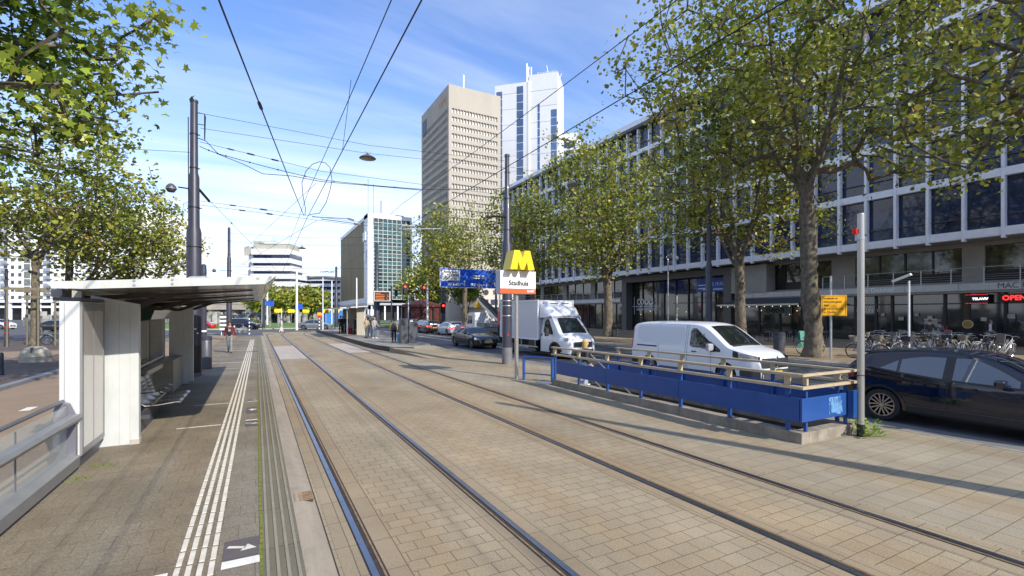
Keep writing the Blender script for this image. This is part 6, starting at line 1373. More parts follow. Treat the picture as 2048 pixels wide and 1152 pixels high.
b = MB(); b.box(-3.6, .7, -1.05, 1.05, .85, 1.15); b.build('deck', M['dgrey'], t); b = MB(); b.add([(.6, 1.02, 1.2), (1.5, 1.02, 2.4), (.6, 1.02, 2.4)], [(0,1,2)]); b.add([(.6, -1.02, 1.2), (1.5, -1.02, 2.4), (.6, -1.02, 2.4)], [(0,1,2)]); b.build('red_stripe', M['red'], t, fixn=False)
b = MB(); b.box(-3.5, .5, -1.0, 1.0, 1.2, 1.5); b.build('load_bed', mat('grey bed', (.3, .31, .3), .6, col2=(.08, .08, .08), vs=2), t)
t = lorry('delivery_truck', 'white delivery truck far away under the round trees', (16.5, 112, -.006), R(180), (.65, .66, .68)); b = MB(); b.box(-3.6, .7, -1.1, 1.1, .85, 3.0); b.build('cargo_box', M['wsign'], t)
# ================================================================ TREES
def leafmat(name, cols, trans=.26):
    m = bpy.data.materials.new(name); m.use_nodes = True; nt = m.node_tree; N = nt.nodes; L = nt.links.new; b = N['Principled BSDF']; outn = N['Material Output']
    g = N.new('ShaderNodeNewGeometry'); r = N.new('ShaderNodeValToRGB'); r.color_ramp.interpolation = 'LINEAR'
    els = r.color_ramp.elements
    while len(els) < len(cols): els.new(.5)
    for e, (p, c) in zip(els, cols): e.position = p; e.color = (*c, 1)
    tc = N.new('ShaderNodeTexCoord'); n = N.new('ShaderNodeTexNoise'); n.inputs['Scale'].default_value = .35; n.inputs['Detail'].default_value = 2; L(tc.outputs['Object'], n.inputs[0])
    a = N.new('ShaderNodeMath'); a.operation = 'MULTIPLY_ADD'; a.inputs[1].default_value = .46; L(g.outputs['Random Per Island'], a.inputs[0])
    a2 = N.new('ShaderNodeMath'); a2.operation = 'MULTIPLY_ADD'; a2.inputs[1].default_value = 1.9; a2.inputs[2].default_value = -.70; L(n.outputs[0], a2.inputs[0]); L(a2.outputs[0], a.inputs[2])
    L(a.outputs[0], r.inputs[0]); L(r.outputs[0], b.inputs['Base Color']); b.inputs['Roughness'].default_value = .42; b.inputs['Specular IOR Level'].default_value = .45
    t = N.new('ShaderNodeBsdfTranslucent'); L(r.outputs[0], t.inputs[0]); mx = N.new('ShaderNodeMixShader'); mx.inputs[0].default_value = trans
    L(b.outputs[0], mx.inputs[1]); L(t.outputs[0], mx.inputs[2]); L(mx.outputs[0], outn.inputs[0]); return m
LG = leafmat('plane tree leaves', [(0, (.06, .095, .014)), (.25, (.17, .215, .028)), (.55, (.29, .32, .045)), (.85, (.42, .39, .07)), (.97, (.36, .22, .06))])
LD = leafmat('darker plane tree leaves', [(0, (.045, .085, .012)), (.32, (.14, .215, .024)), (.62, (.28, .36, .045)), (.9, (.42, .42, .07)), (1, (.36, .20, .04))])
LY = leafmat('yellow green leaves', [(0, (.10, .135, .018)), (.35, (.24, .28, .035)), (.75, (.37, .37, .055)), (1, (.46, .41, .075))])
LOBE = [(0, 0), (.16, .10), (.46, .02), (.34, .24), (.58, .52), (.26, .52), (.12, .62), (0, 1.0), (-.12, .62), (-.26, .52), (-.58, .52), (-.34, .24), (-.46, .02), (-.16, .10)]
HEXL = [(0, 0), (.34, .25), (.40, .62), (0, 1.0), (-.40, .62), (-.34, .25)]
DIA = [(0, 0), (.38, .5), (0, 1.0), (-.38, .5)]
def tree(name, label, base, tr, fork, crowns, ncl, nleaf, lsize, shape, mleaf, seed=1, lean=(0, 0), spread=.42, bark='bark', group=None, low=0, cat='tree', leaders=5, minr=.012):
    rg = np.random.default_rng(seed); t = thing(name, label, cat, base, 0, group)
    pos = []; par = []
    def addn(p, q): pos.append(np.array(p, float)); par.append(q); return len(pos)-1
    k = addn((0, 0, -.1), -1); n = max(4, int(fork/.7)); w = rg.normal(0, .05, (n+1, 2)).cumsum(0)*.5
    for i in range(1, n+1): f = i/n; k = addn((lean[0]*f+w[i][0], lean[1]*f+w[i][1], fork*f), k)
    fk = k; trunk_n = len(pos)
    P = []
    tot = sum(c[3]*c[4]*c[5] for c in crowns)
    for c in crowns:
        m = int(ncl*c[3]*c[4]*c[5]/tot)
        while m > 0:
            v = rg.normal(size=3); v /= np.linalg.norm(v); r_ = rg.random()**.42
            q = np.array(c[:3])+v*r_*np.array(c[3:6])
            if q[2] < 1.5: continue
            P.append(q); m -= 1
    P = np.array(P)-0.0; F = pos[fk]
    # main leaders first
    cc = np.array([c[:3] for c in crowns]).mean(0); R0 = np.array(crowns[0][3:6])
    for i in range(leaders):
        a = i/leaders*2*math.pi+rg.random()*.8; tgt = np.array(crowns[0][:3])+np.array([math.cos(a)*R0[0]*.42, math.sin(a)*R0[1]*.42, R0[2]*(-.05+.5*rg.random())]); 
        L_ = np.linalg.norm(tgt-F); m = max(3, int(L_/.8)); q = fk if i % 2 == 0 else max(1, fk-1)
        mid = (F+tgt)/2+np.array([math.cos(a), math.sin(a), 0])*L_*.10; st = pos[q].copy()
        for j in range(1, m+1):
            f = j/m; p = (1-f)**2*st+2*f*(1-f)*mid+f*f*tgt+rg.normal(0, .07, 3); q = addn(p, q)
    order = np.argsort(np.linalg.norm(P-F, axis=1)); tips = []
    for oi in order:
        p = P[oi]; A = np.array(pos[trunk_n-2:]); d = np.linalg.norm(A-p, axis=1); up = np.maximum(0, A[:, 2]-p[2]); dF = np.linalg.norm(A-F, axis=1)
        j = int(np.argmin(d+.5*up+.12*dF))+trunk_n-2; st = pos[j].copy(); dist = np.linalg.norm(p-st); m = max(1, int(dist/.75)); q = j
        mid = (st+p)/2+np.array([0, 0, -.10*dist])+rg.normal(0, .08*dist, 3)
        for i in range(1, m+1):
            f = i/m; pt = (1-f)**2*st+2*f*(1-f)*mid+f*f*p; q = addn(pt, q)
        tips.append(q)
    n = len(pos); cnt = np.zeros(n)
    kids = np.zeros(n, int)
    for i in range(n-1, 0, -1): kids[par[i]] += 1
    acc = np.zeros(n)
    for i in range(n-1, 0, -1):
        if kids[i] == 0: acc[i] = 1
        acc[par[i]] += acc[i]
    E_ = acc/acc[1]; rad = np.maximum(minr, tr*.80*E_**.44); 
    for i in range(trunk_n): f = i/trunk_n; rad[i] = tr*(1.12-.25*f) if i > 0 else tr*1.3
    # geometry
    def frusta(idx, ns):
        vs = []; fs = []
        for i in idx:
            a, c = pos[par[i]], pos[i]; d = c-a; L_ = np.linalg.norm(d)
            if L_ < 1e-5: continue
            d = d/L_; u = np.cross(d, (0, 0, 1.)) if abs(d[2]) < .95 else np.cross(d, (1., 0, 0)); u /= np.linalg.norm(u); v = np.cross(d, u)
            ra = rad[par[i]] if (par[i] < trunk_n or rad[par[i]] < rad[i]*1.5) else rad[i]*1.15
            ra = min(ra, rad[i]*1.6); b0 = len(vs)
            for (c0, rr, e) in ((a-d*ra*.15, ra, 0), (c+d*rad[i]*.15, rad[i], 1)):
                for k_ in range(ns): tt = 2*math.pi*k_/ns; vs.append(c0+(u*math.cos(tt)+v*math.sin(tt))*rr*(1+.06*math.sin(3*tt+c0[2]*3)))
            for k_ in range(ns): k2 = (k_+1) % ns; fs.append((b0+k_, b0+k2, b0+ns+k2, b0+ns+k_))
        b = MB(); b.v = [tuple(x) for x in vs]; b.f = fs; return b
    big = [i for i in range(1, n) if i < trunk_n]; 
    # trunk as one lathe-like tube
    b = MB(); pts = [pos[i] for i in range(trunk_n)]; pts2 = []; rs = []
    for i in range(len(pts)-1):
        for s_ in range(3): f = s_/3; pts2.append(pts[i]*(1-f)+pts[i+1]*f); rs.append((rad[i]*(1-f)+rad[i+1]*f)*(1+.05*math.sin(7*(i+f))+.03*rg.normal()))
    pts2.append(pts[-1]); rs.append(rad[trunk_n-1]); rs[0] *= 1.15; b.tube(pts2, rs, 16); b.build('trunk', M[bark], t, smooth=True)
    lim = [i for i in range(trunk_n, n) if rad[i] > .05]; tw = [i for i in range(trunk_n, n) if rad[i] <= .05]
    if lim: frusta(lim, 8).build('limbs', M[bark], t, smooth=True, fixn=False)
    frusta(tw, 4).build('twigs', M['bark2'], t, fixn=False)
    # leaves
    base_i = np.array(tips); par_a = np.array(par); A = np.array(pos)
    src = np.concatenate([base_i, base_i, par_a[base_i]]); src = src[rg.integers(0, len(src), nleaf)]
    C = A[src]+rg.normal(0, spread, (nleaf, 3))*np.array([1, 1, .75])
    keep = C[:, 2] > 1.2+low; C = C[keep]; m = len(C)
    nrm = rg.normal(size=(m, 3)); nrm[:, 2] = np.abs(nrm[:, 2])+.35; nrm /= np.linalg.norm(nrm, axis=1)[:, None]
    u = np.cross(nrm, rg.normal(size=(m, 3))); u /= np.linalg.norm(u, axis=1)[:, None]; v = np.cross(nrm, u); v[:, 2] -= .0
    S = lsize*(.6+.8*rg.random(m)); sh = np.array(shape); ns = len(sh)
    V = C[:, None, :]+(u[:, None, :]*sh[None, :, 0:1]+v[:, None, :]*(sh[None, :, 1:2]-.5))*S[:, None, None]
    bend = (np.abs(sh[:, 0])*.35+(sh[:, 1]-.5)**2*.3); V = V-nrm[:, None, :]*(bend[None, :, None]*S[:, None, None])
    me = bpy.data.meshes.new('crown'); me.vertices.add(m*ns); me.vertices.foreach_set('co', V.reshape(-1).astype(np.float32))
    me.loops.add(m*ns); me.loops.foreach_set('vertex_index', np.arange(m*ns, dtype=np.int32)); me.polygons.add(m); me.polygons.foreach_set('loop_start', np.arange(0, m*ns, ns, dtype=np.int32)); me.polygons.foreach_set('loop_total', np.full(m, ns, dtype=np.int32))
    me.update(); me.validate(); me.materials.append(mleaf); o = bpy.data.objects.new('crown', me); COL.objects.link(o); o.parent = t
    return t
P_ = .12
tree('plane_tree', 'largest plane tree with a forked trunk beside the orange road works board', (24.35, 13.75, P_), .37, 8.6, [(-.5, .6, 15.2, 7.8, 7.4, 5.9), (-6.8, .3, 13.0, 4.2, 4.5, 3.4), (3.8, -3.4, 10.6, 3.6, 3.6, 2.6), (-4.6, 3.0, 9.6, 3.0, 3.0, 2.0)], 600, 20500, .185, HEXL, LG, 3, (-.1, .25), .5)
tree('plane_tree', 'plane tree with pale forked limbs behind the roof of the white van', (27.2, 19.7, P_), .31, 5.6, [(-.6, .3, 11.2, 5.6, 5.6, 4.6), (-4.2, 0, 8.2, 3, 3, 2.2), (2.6, -1.5, 8.2, 3, 3, 2.2)], 300, 7800, .19, HEXL, LY, 8, (.1, .1), .5)
tree('plane_tree', 'plane tree standing between the box truck and the white van', (29.2, 35.2, P_), .40, 5.2, [(-.5, 0, 12.2, 7.0, 7.0, 6.6), (-3.5, -2, 7.6, 3.6, 3.6, 2.6), (-2, 2, 17.6, 3.2, 3.2, 3)], 440, 12000, .24, HEXL, LY, 12, (0, 0), .55)
tree('plane_tree', 'plane tree behind the roof of the box truck', (28.4, 46.8, P_), .36, 5.0, [(-.8, 0, 11.6, 6.0, 6.0, 5.8), (-3, 0, 7.5, 4, 4, 2.4)], 320, 8000, .27, HEXL, LY, 15, (-.5, 0), .55)
tree('plane_tree', 'plane tree with a dark trunk behind the blue direction board', (27.2, 65.5, P_), .36, 6.0, [(-2.0, 0, 12.6, 7.0, 6.5, 6.2), (-4.5, 0, 8.6, 4, 4, 2.6)], 360, 7600, .34, DIA, LY, 18, (0, 0), .6)
tree('plane_tree', 'plane tree at the far end of the row, left of the gantry traffic lights', (31.5, 95, 0), .3, 3.2, [(-.5, 0, 8.2, 5.6, 5.2, 4.2)], 200, 6000, .5, DIA, LG, 21, (0, 0), .7)
tree('plane_tree', 'second distant plane tree in front of the pale shop block', (40.5, 96, 0), .25, 3.2, [(0, 0, 7.6, 3.6, 3.6, 3.2)], 130, 3800, .5, DIA, LG, 22, (0, 0), .6)
tree('plane_tree', 'plane tree whose branches reach in from the right edge of the picture', (24.6, 2.6, P_), .42, 6.8, [(-.5, .6, 13.6, 7.4, 7.6, 5.4), (-3.5, 4.0, 9.2, 3.8, 3.8, 2.4)], 400, 8500, .195, HEXL, LG, 30, (0, 0), .48)
tree('plane_tree', 'plane tree of the right row standing outside the picture', (25.8, -9.5, P_), .38, 6.5, [(0, 0, 12.5, 5.4, 6, 4.5)], 110, 2200, .3, DIA, LG, 31, (0, 0), .55)
tree('plane_tree', 'near plane tree whose large leaves hang in from the upper left corner', (-9.0, 11.6, .07), .34, 4.6, [(2.8, 2.9, 9.0, 4.3, 4.0, 3.7), (-1, 3, 7.6, 4.4, 4, 3.2), (4.3, 3.2, 8.9, 2.5, 2.4, 2.4), (2.8, -.4, 10.4, 2.6, 2.4, 1.8)], 560, 14500, .19, LOBE, LD, 41, (0, 0), .36)
tree('plane_tree', 'plane tree inside the wooden stake frame on the brick walk', (-13.5, 44.4, .07), .23, 6.0, [(.4, 0, 11.6, 6.6, 6.6, 5.8), (-4, 0, 8.4, 4, 4, 3)], 400, 8200, .26, HEXL, LG, 44, (0, 0), .5)
tree('plane_tree', 'plane tree with low slanting limbs rising behind the shelter roof', (-13.6, 51.5, .07), .36, 2.6, [(3.0, .5, 9.2, 6.2, 5.5, 4.4), (6.2, .5, 7.6, 3.2, 3.2, 2.4)], 380, 9000, .25, HEXL, LG, 47, (.2, 0), .5, leaders=6)
tree('plane_tree', 'plane tree between the near leaves and the stake framed tree at the far left', (-17.5, 32.0, .07), .36, 5.5, [(0, 0, 11.2, 5.8, 5.8, 5.2)], 280, 5600, .25, HEXL, LG, 49, (0, 0), .5)
tree('small_tree', 'small yellow green tree behind the white shelter cabinet', (-20.5, 84, 0), .2, 2.4, [(0, 0, 5.0, 3.2, 3.0, 2.2)], 90, 2600, .42, DIA, LY, 51, (0, 0), .5)
tree('round_tree', 'left of the two round green trees at the centre of the square', (2.6, 119, .2), .3, 2.2, [(0, 0, 5.3, 4.6, 4.2, 2.9)], 150, 5500, .6, DIA, LY, 53, (0, 0), .7)
tree('round_tree', 'right of the two round green trees at the centre of the square', (11.2, 122, .2), .3, 2.2, [(0, 0, 5.2, 4.8, 4.2, 2.9), (-2.5, 0, 5.6, 3, 3, 2.5)], 160, 5800, .6, DIA, LG, 55, (0, 0), .7)
for i, (x, y) in enumerate(((-.4, 86.5), (8.8, 84.5), (-18, 92))):
    leafy('shrub', ('low green shrub on the lawn beside the dark blue estate car', 'low green shrub on the lawn behind the grey liftback', 'low green shrub near the far left road')[i], (x, y, .1), 700, 1.1, 1.3, .34, LY)
# ================================================================ PEOPLE
skin = mat('skin', (.55, .34, .24), .55); skin_d = mat('tan skin', (.40, .24, .16), .55)
def cloth(n, c, v=.15): return mat(n, c, .85, var=v, vs=7)
def skinmesh(name, V, E, Rr, rootv, m, parent, lv=1):
    me = bpy.data.meshes.new('sk'); me.from_pydata([tuple(v) for v in V], E, []); o = bpy.data.objects.new('sk', me); COL.objects.link(o)
    bm = bmesh.new(); bm.from_mesh(me); ly = bm.verts.layers.skin.verify()
    for i, v in enumerate(bm.verts): v[ly].radius = Rr[i] if isinstance(Rr[i], tuple) else (Rr[i], Rr[i]); v[ly].use_root = (i == rootv)
    bm.to_mesh(me); bm.free()
    md = o.modifiers.new('s', 'SKIN'); md.use_smooth_shade = True; ms = o.modifiers.new('u', 'SUBSURF'); ms.levels = lv; ms.render_levels = lv
    dg = bpy.context.evaluated_depsgraph_get(); me2 = bpy.data.meshes.new_from_object(o.evaluated_get(dg)); bpy.data.objects.remove(o)
    me2.name = name; me2.materials.clear(); me2.materials.append(m); r = bpy.data.objects.new(name, me2); COL.objects.link(r); r.parent = parent; return r
def person(label, loc, rotz, h=1.75, legs=((0, 0), (0, 0)), arms=((0, .1, .15), (0, .1, .15)), top=None, legsm=None, hair=None, sk=None, hairlen=0, skirt=None, shoes=None, head=(0, 0), open_jacket=None, short=False, coat=0, lean=0):
    t = thing('person', label, 'person', loc, rotz); k = h/1.75; sk = sk or skin
    hipz = .93; V = []; E = []; Q = []
    def leg(side, a, kn):
        hp = Vector((side*.09, 0, hipz)); kk = hp+.43*Vector((0, math.sin(a), -math.cos(a))); an = kk+.42*Vector((0, math.sin(a-kn), -math.cos(a-kn))); toe = an+Vector((side*.02, .17*math.cos(a-kn)+.02, -.05)); return hp, kk, an, toe
    L_ = [leg(-1, *legs[0]), leg(1, *legs[1])]; dz = .09-min(l[2].z for l in L_)
    up = Vector((0, 0, dz)); L_ = [tuple(p+up for p in l) for l in L_]
    ln = lambda p: Vector((p[0], p[1]+lean*max(0, p[2]-.93), p[2]))+up
    def arm(side, s, b, e):
        sh = ln((side*.185, 0, 1.42)); el = sh+.29*Vector((side*math.sin(b), math.sin(s)*math.cos(b), -math.cos(s)*math.cos(b))); wr = el+.25*Vector((side*math.sin(b)*.3, math.sin(s+e), -math.cos(s+e))); return sh, el, wr
    A_ = [arm(-1, *arms[0]), arm(1, *arms[1])]
    def add(p, r, par=None):
        V.append(Vector(p)); Q.append(r)
        if par is not None: E.append((par, len(V)-1))
        return len(V)-1
    pel = add(ln((0, 0, .95)), (.14, .10)); wa = add(ln((0, 0, 1.08)), (.125, .09), pel); chs = add(ln((0, 0, 1.27)), (.15, .10), wa); uc = add(ln((0, 0, 1.41)), (.11, .075), chs)
    nk = add(ln((0, .0, 1.49)), .052, uc); hb = add(ln((0, .015, 1.55)), (.058, .07), nk); hm = add(ln((0, .02, 1.64)), (.072, .09), hb); ht = add(ln((0, .01, 1.71)), (.055, .065), hm)
    add(ln((0, .118, 1.615)), .012, hm)
    for l in L_:
        i = add(l[0], .085, pel); i = add(l[1], .055, i); i = add(l[2], .038, i); add(l[3], .03, i)
    for side, a in zip((-1, 1), A_):
        i = add(a[0], .052, uc); i = add(a[1], .04, i); i = add(a[2], .027, i); d = (a[2]-a[1]).normalized(); n = Vector((side, 0, 0)); f = d.cross(n).normalized()
        pm = add(a[2]+d*.065, (.034, .020), i)
        for q, ln_ in enumerate((.062, .07, .067, .052)):
            o_ = (q-1.5)*.018; p1 = a[2]+d*.10+f*o_; j = add(p1, .009, pm); j = add(p1+d*ln_*.5-n*.006, .008, j); add(p1+d*ln_-n*.018, .007, j)
        j = add(a[2]+d*.05+f*-.035, .010, pm); add(a[2]+d*.085+f*-.052-n*.008, .008, j)
    S = lambda vs: [v*k for v in vs]; sc = lambda r: tuple(x*k for x in r) if isinstance(r, tuple) else r*k
    skinmesh('body', S(V), E, [sc(r) for r in Q], 0, sk, t)
    # trousers
    V2 = []; E2 = []; Q2 = []
    def a2(p, r, par=None):
        V2.append(Vector(p)*k); Q2.append(sc(r)); 
        if par is not None: E2.append((par, len(V2)-1))
        return len(V2)-1
    p0 = a2(ln((0, 0, .97)), (.155, .115)); p1 = a2(ln((0, 0, 1.06)), (.14, .105), p0)
    if skirt is None:
        for l in L_: i = a2(l[0]+Vector((0, 0, -.02)), (.10, .10), p0); i = a2(l[1], .070, i); a2(l[2]+Vector((0, 0, .02)), .056, i)
    else:
        m_ = (L_[0][1]+L_[1][1])/2; a2(m_, (.19, .14), p0)
    skinmesh('trousers' if skirt is None else 'skirt', V2, E2, Q2, 0, legsm, t)
    # top
    V2 = []; E2 = []; Q2 = []
    bt = .93-coat; c0 = a2(ln((0, 0, bt)), (.165+coat*.12, .125+coat*.08)); c1 = a2(ln((0, 0, 1.10)), (.15, .115), c0); c2 = a2(ln((0, 0, 1.27)), (.172, .122), c1); c3 = a2(ln((0, 0, 1.41)), (.135, .095), c2); a2(ln((0, 0, 1.475)), .068, c3)
    for a in A_:
        i = a2(a[0], .068, c3); i = a2(a[1], .055, i)
        if not short: a2(a[1].lerp(a[2], .88), .044, i)
    skinmesh('jacket' if not short else 'shirt', V2, E2, Q2, 0, top, t)
    if open_jacket is not None:
        b = MB(); y0 = .128; b.grid([[((x)*k, (y0+.0-abs(x)*.25+lean*(z-.93))*k, (z+dz)*k) for x in (-.075, -.03, .03, .075)] for z in (.96, 1.1, 1.3, 1.42)]); o = b.build('shirt_front', open_jacket, t, smooth=True)
        b = MB(); q = Vector(ln((0, .138, 1.27)))*k
        for dx, z0, z1 in ((-.04, -.06, .03), (-.02, .0, .08), (.0, -.08, .0), (.02, -.02, .09), (.035, -.1, .02)): b.obox((q.x+dx*k, q.y-.003, q.z+(z0+z1)/2), (.012, .012, z1-z0), 0, 0, .5)
        b.build('shirt_print', M['wsign'], o)
    for l in L_:
        b = MB(); d = l[3]-l[2]; b.tube([p*k for p in (l[2]+Vector((0, -.05, -.04)), l[2]+Vector((0, .0, -.035)), l[2].lerp(l[3], .6)+Vector((0, 0, -.01)), l[3]+Vector((0, .02, -.01)))], [.035*k, .048*k, .045*k, .028*k], 10); b.build('shoe', shoes or M['plast'], t, smooth=True)
    # hair
    hc = ln((0, .012, 1.655)); b = MB(); rows = []
    for i in range(9):
        th = math.pi*i/8*.62; r = math.sin(th); z = math.cos(th); rows.append([((hc.x+.094*r*math.cos(a))*k, (hc.y-.012+.112*r*math.sin(a)*(1 if math.sin(a) < .3 or i < 5 else .82))*k, (hc.z+.108*z+(.035 if math.sin(a) > .3 and i > 5 else 0))*k) for a in np.linspace(0, 2*math.pi, 17)])
    b.grid(rows)
    if hairlen:
        b.grid([[((hc.x+w_*math.cos(a))*k, (hc.y-.01+w_*1.0*math.sin(a))*k, (hc.z-z_)*k) for a in np.linspace(math.pi*.97, math.pi*2.03, 12)] for z_, w_ in ((-.02, .102), (.06, .108), (.06+hairlen*.5, .115), (.06+hairlen, .085))])
    o = b.build('hair', hair or M['ink'], t, smooth=True)
    b = MB()
    for q in (-1, 1): c_ = Vector(ln((q*.032, .098, 1.648)))*k; b.lathe([(0, -.008), (.011, 0), (0, .008)], c_, 8)
    b.build('eyes', M['ink'], t); b = MB(); c_ = Vector(ln((0, .1, 1.578)))*k; b.obox(c_, (.045*k, .012*k, .012*k)); b.build('mouth', mat('lips', (.35, .12, .1), .5), t, bevel=.003)
    return t
W_ = .42
blk = cloth('black cloth', (.015, .015, .018)); jean = cloth('blue jeans', (.10, .15, .25)); hb_ = mat('dark hair', (.018, .012, .009), .6)
person('man in a maroon jacket and grey jeans walking towards the camera on the near platform', (-1.33, 31.2, .05), R(176), 1.80, ((.30, .15), (-.22, .25)), ((.25, .18, .25), (-.25, .16, .3)), cloth('maroon jacket', (.14, .012, .022)), cloth('grey jeans', (.22, .225, .23), .3), hb_, skin_d, open_jacket=cloth('black shirt', (.012, .012, .013)), shoes=M['plast'])
person('blonde woman in a dark top and light jeans stepping down the metro stairs', (9.1, 12.05, -.235), R(-112), 1.68, ((.12, .1), (-.05, .1)), ((-.1, .05, .9), (-.1, .05, .8)), cloth('dark slate top', (.035, .037, .05)), cloth('light jeans', (.35, .42, .52)), mat('blonde hair', (.52, .36, .12), .55, var=.3, vs=30, stretch=(6, 6, .4)), hairlen=.30)
person('person in white clothes crossing the tracks far away', (2.6, 62.3, 0), R(-75), 1.70, ((.3, .1), (-.25, .2)), ((.2, .1, .3), (-.2, .1, .3)), cloth('white jacket', (.66, .68, .70)), cloth('white trousers', (.6, .6, .6)), hb_)
person('left of two people in black waiting in front of the island shelter', (7.45, 50.2, .27), R(160), 1.78, top=blk, legsm=blk, hair=hb_, sk=skin_d)
person('right of two people in black waiting in front of the island shelter', (7.95, 49.9, .27), R(-160), 1.82, top=blk, legsm=blk, hair=hb_)
person('person in a grey blue coat with a backpack beside the red suitcase', (8.45, 47.6, .27), R(20), 1.74, ((.1, .1), (-.1, .1)), top=cloth('grey blue coat', (.09, .10, .14)), legsm=blk, hair=hb_, coat=.15)
t = thing('backpack', 'dark backpack on the back of the person beside the red suitcase', 'backpack', (8.5, 47.42, 1.25)); b = MB(); b.box(-.15, .15, -.1, .08, 0, .42); b.build('bag', blk, t, bevel=.05); b = MB(); b.tube([(-.1, .06, .4), (-.1, .16, .46), (-.1, .1, .1)], .015, 5); b.tube([(.1, .06, .4), (.1, .16, .46), (.1, .1, .1)], .015, 5); b.build('strap', blk, t)
t = thing('suitcase', 'red suitcase standing on the island platform', 'suitcase', (8.1, 48.6, .27)); b = MB(); b.box(-.2, .2, -.13, .13, .05, .62); b.build('shell', mat('crimson shell', (.35, .01, .03), .4), t, bevel=.04); b = MB(); b.tube([(-.08, 0, .6), (-.08, 0, .95), (.08, 0, .95), (.08, 0, .6)], .01, 5); b.build('handle', M['black'], t)
for q in (-1, 1): b = MB(); b.lathe([(.04, -.02), (.04, .02)], (q*.15, 0, .04), 8, axis='Y'); b.build('wheel', M['plast'], t)
person('woman in a beige coat and light trousers right of the island shelter', (7.95, 40.0, .27), R(150), 1.70, ((.12, 0), (-.1, .1)), ((.1, .1, 1.0), (0, .1, .3)), cloth('beige coat', (.42, .34, .22)), cloth('cream trousers', (.48, .42, .34)), mat('brown hair', (.12, .06, .03), .6), hairlen=.15, coat=.2)
person('person in a pale grey top and blue jeans beside the beige coat', (8.35, 38.9, .27), R(-150), 1.72, ((.05, 0), (-.1, .1)), ((.2, .1, .9), (0, .1, .3)), cloth('pale grey top', (.34, .33, .30)), jean, mat('light brown hair', (.22, .13, .06), .6), hairlen=.12, shoes=M['wsign'])
person('woman in a dark vest with yellow sleeves beside the ticket cabinet', (8.45, 33.1, .25), R(-8), 1.66, ((.05, 0), (-.06, .05)), ((.1, .28, .2), (.05, .2, .2)), cloth('ochre sweater', (.50, .33, .09)), blk, hb_, skin_d, coat=.05)
t = bpy.data.objects[bpy.data.objects[-1].name] if False else [o for o in bpy.data.objects if o.get('label', '').startswith('woman in a dark vest')][0]
b = MB(); b.lathe([(.155, 0), (.15, .2), (.165, .34), (.14, .46), (.08, .50)], (0, 0, 0), 16); b.v = [(x*1.12, y*.86, z+.90) for x, y, z in b.v]; b.build('vest', cloth('dark blue vest', (.05, .065, .10)), t, smooth=True)
person('person in a dark sweater and white trousers walking behind the bicycles', (37.0, 13.75, .12), R(-95), 1.82, ((.3, .1), (-.25, .25)), ((.3, .1, 1.0), (.4, .1, .9)), cloth('dark grey sweater', (.075, .068, .06)), cloth('white trousers', (.55, .57, .62)), mat('short brown hair', (.10, .055, .03), .6))
t = thing('handbag', 'dark shoulder bag on the person walking behind the bicycles', 'bag', (36.75, 14.0, .95)); b = MB(); b.box(-.2, .25, -.15, .15, 0, .3); b.build('bag', blk, t, bevel=.06); b = MB(); b.tube([(-.1, 0, .28), (0, -.1, .6), (.1, -.1, .28)], .012, 5); b.build('strap', blk, t)
person('man in a white shirt and dark jacket at the falafel shop counter', (43.15, 12.75, .12), R(80), 1.80, top=cloth('dark jacket', (.03, .03, .035)), legsm=cloth('grey trousers', (.2, .2, .2)), hair=hb_, sk=skin_d, open_jacket=cloth('white shirt', (.6, .62, .66)))
person('person in a black and white patterned dress with a red bag near the grey cabinet', (39.0, 14.0, .12), R(-60), 1.62, top=cloth('patterned top', (.25, .24, .24), .9), legsm=cloth('patterned skirt', (.22, .21, .22), .9), skirt=1, hair=hb_)
t = thing('bag', 'red bag beside the person in the patterned dress', 'bag', (38.7, 13.5, .85)); b = MB(); b.box(-.2, .2, -.12, .12, 0, .42); b.build('bag', mat('red bag', (.42, .02, .03), .6), t, bevel=.05); b = MB(); b.tube([(-.1, 0, .4), (0, 0, .65), (.1, 0, .4)], .012, 5); b.build('strap', M['red'], t)
t = thing('shopping_bag', 'light blue shopping bag carried by the woman in the dark vest', 'bag', (8.85, 33.0, .32)); b = MB(); b.prism([(-.17, 0), (.17, 0), (.2, .52), (-.2, .52)], -.08, .08, 'Y'); b.build('bag', mat('light blue bag', (.08, .42, .60), .5, var=.2, vs=6), t, bevel=.015); b = MB(); b.tube([(-.08, 0, .5), (-.06, 0, .66), (.06, 0, .66), (.08, 0, .5)], .01, 5); b.build('handle', M['wsign'], t)
t = thing('cabinet', 'plain grey cabinet on the pavement in front of the shops', 'cabinet', (40.5, 14.9, .12)); b = MB(); b.box(-.25, .25, -.35, .35, 0, 1.75); b.build('cabinet', mat('light grey cabinet', (.30, .29, .27), .6), t, bevel=.01); b = MB(); b.box(-.27, .27, -.37, .37, 1.751, 1.8); b.build('lid', M['galv'], t)
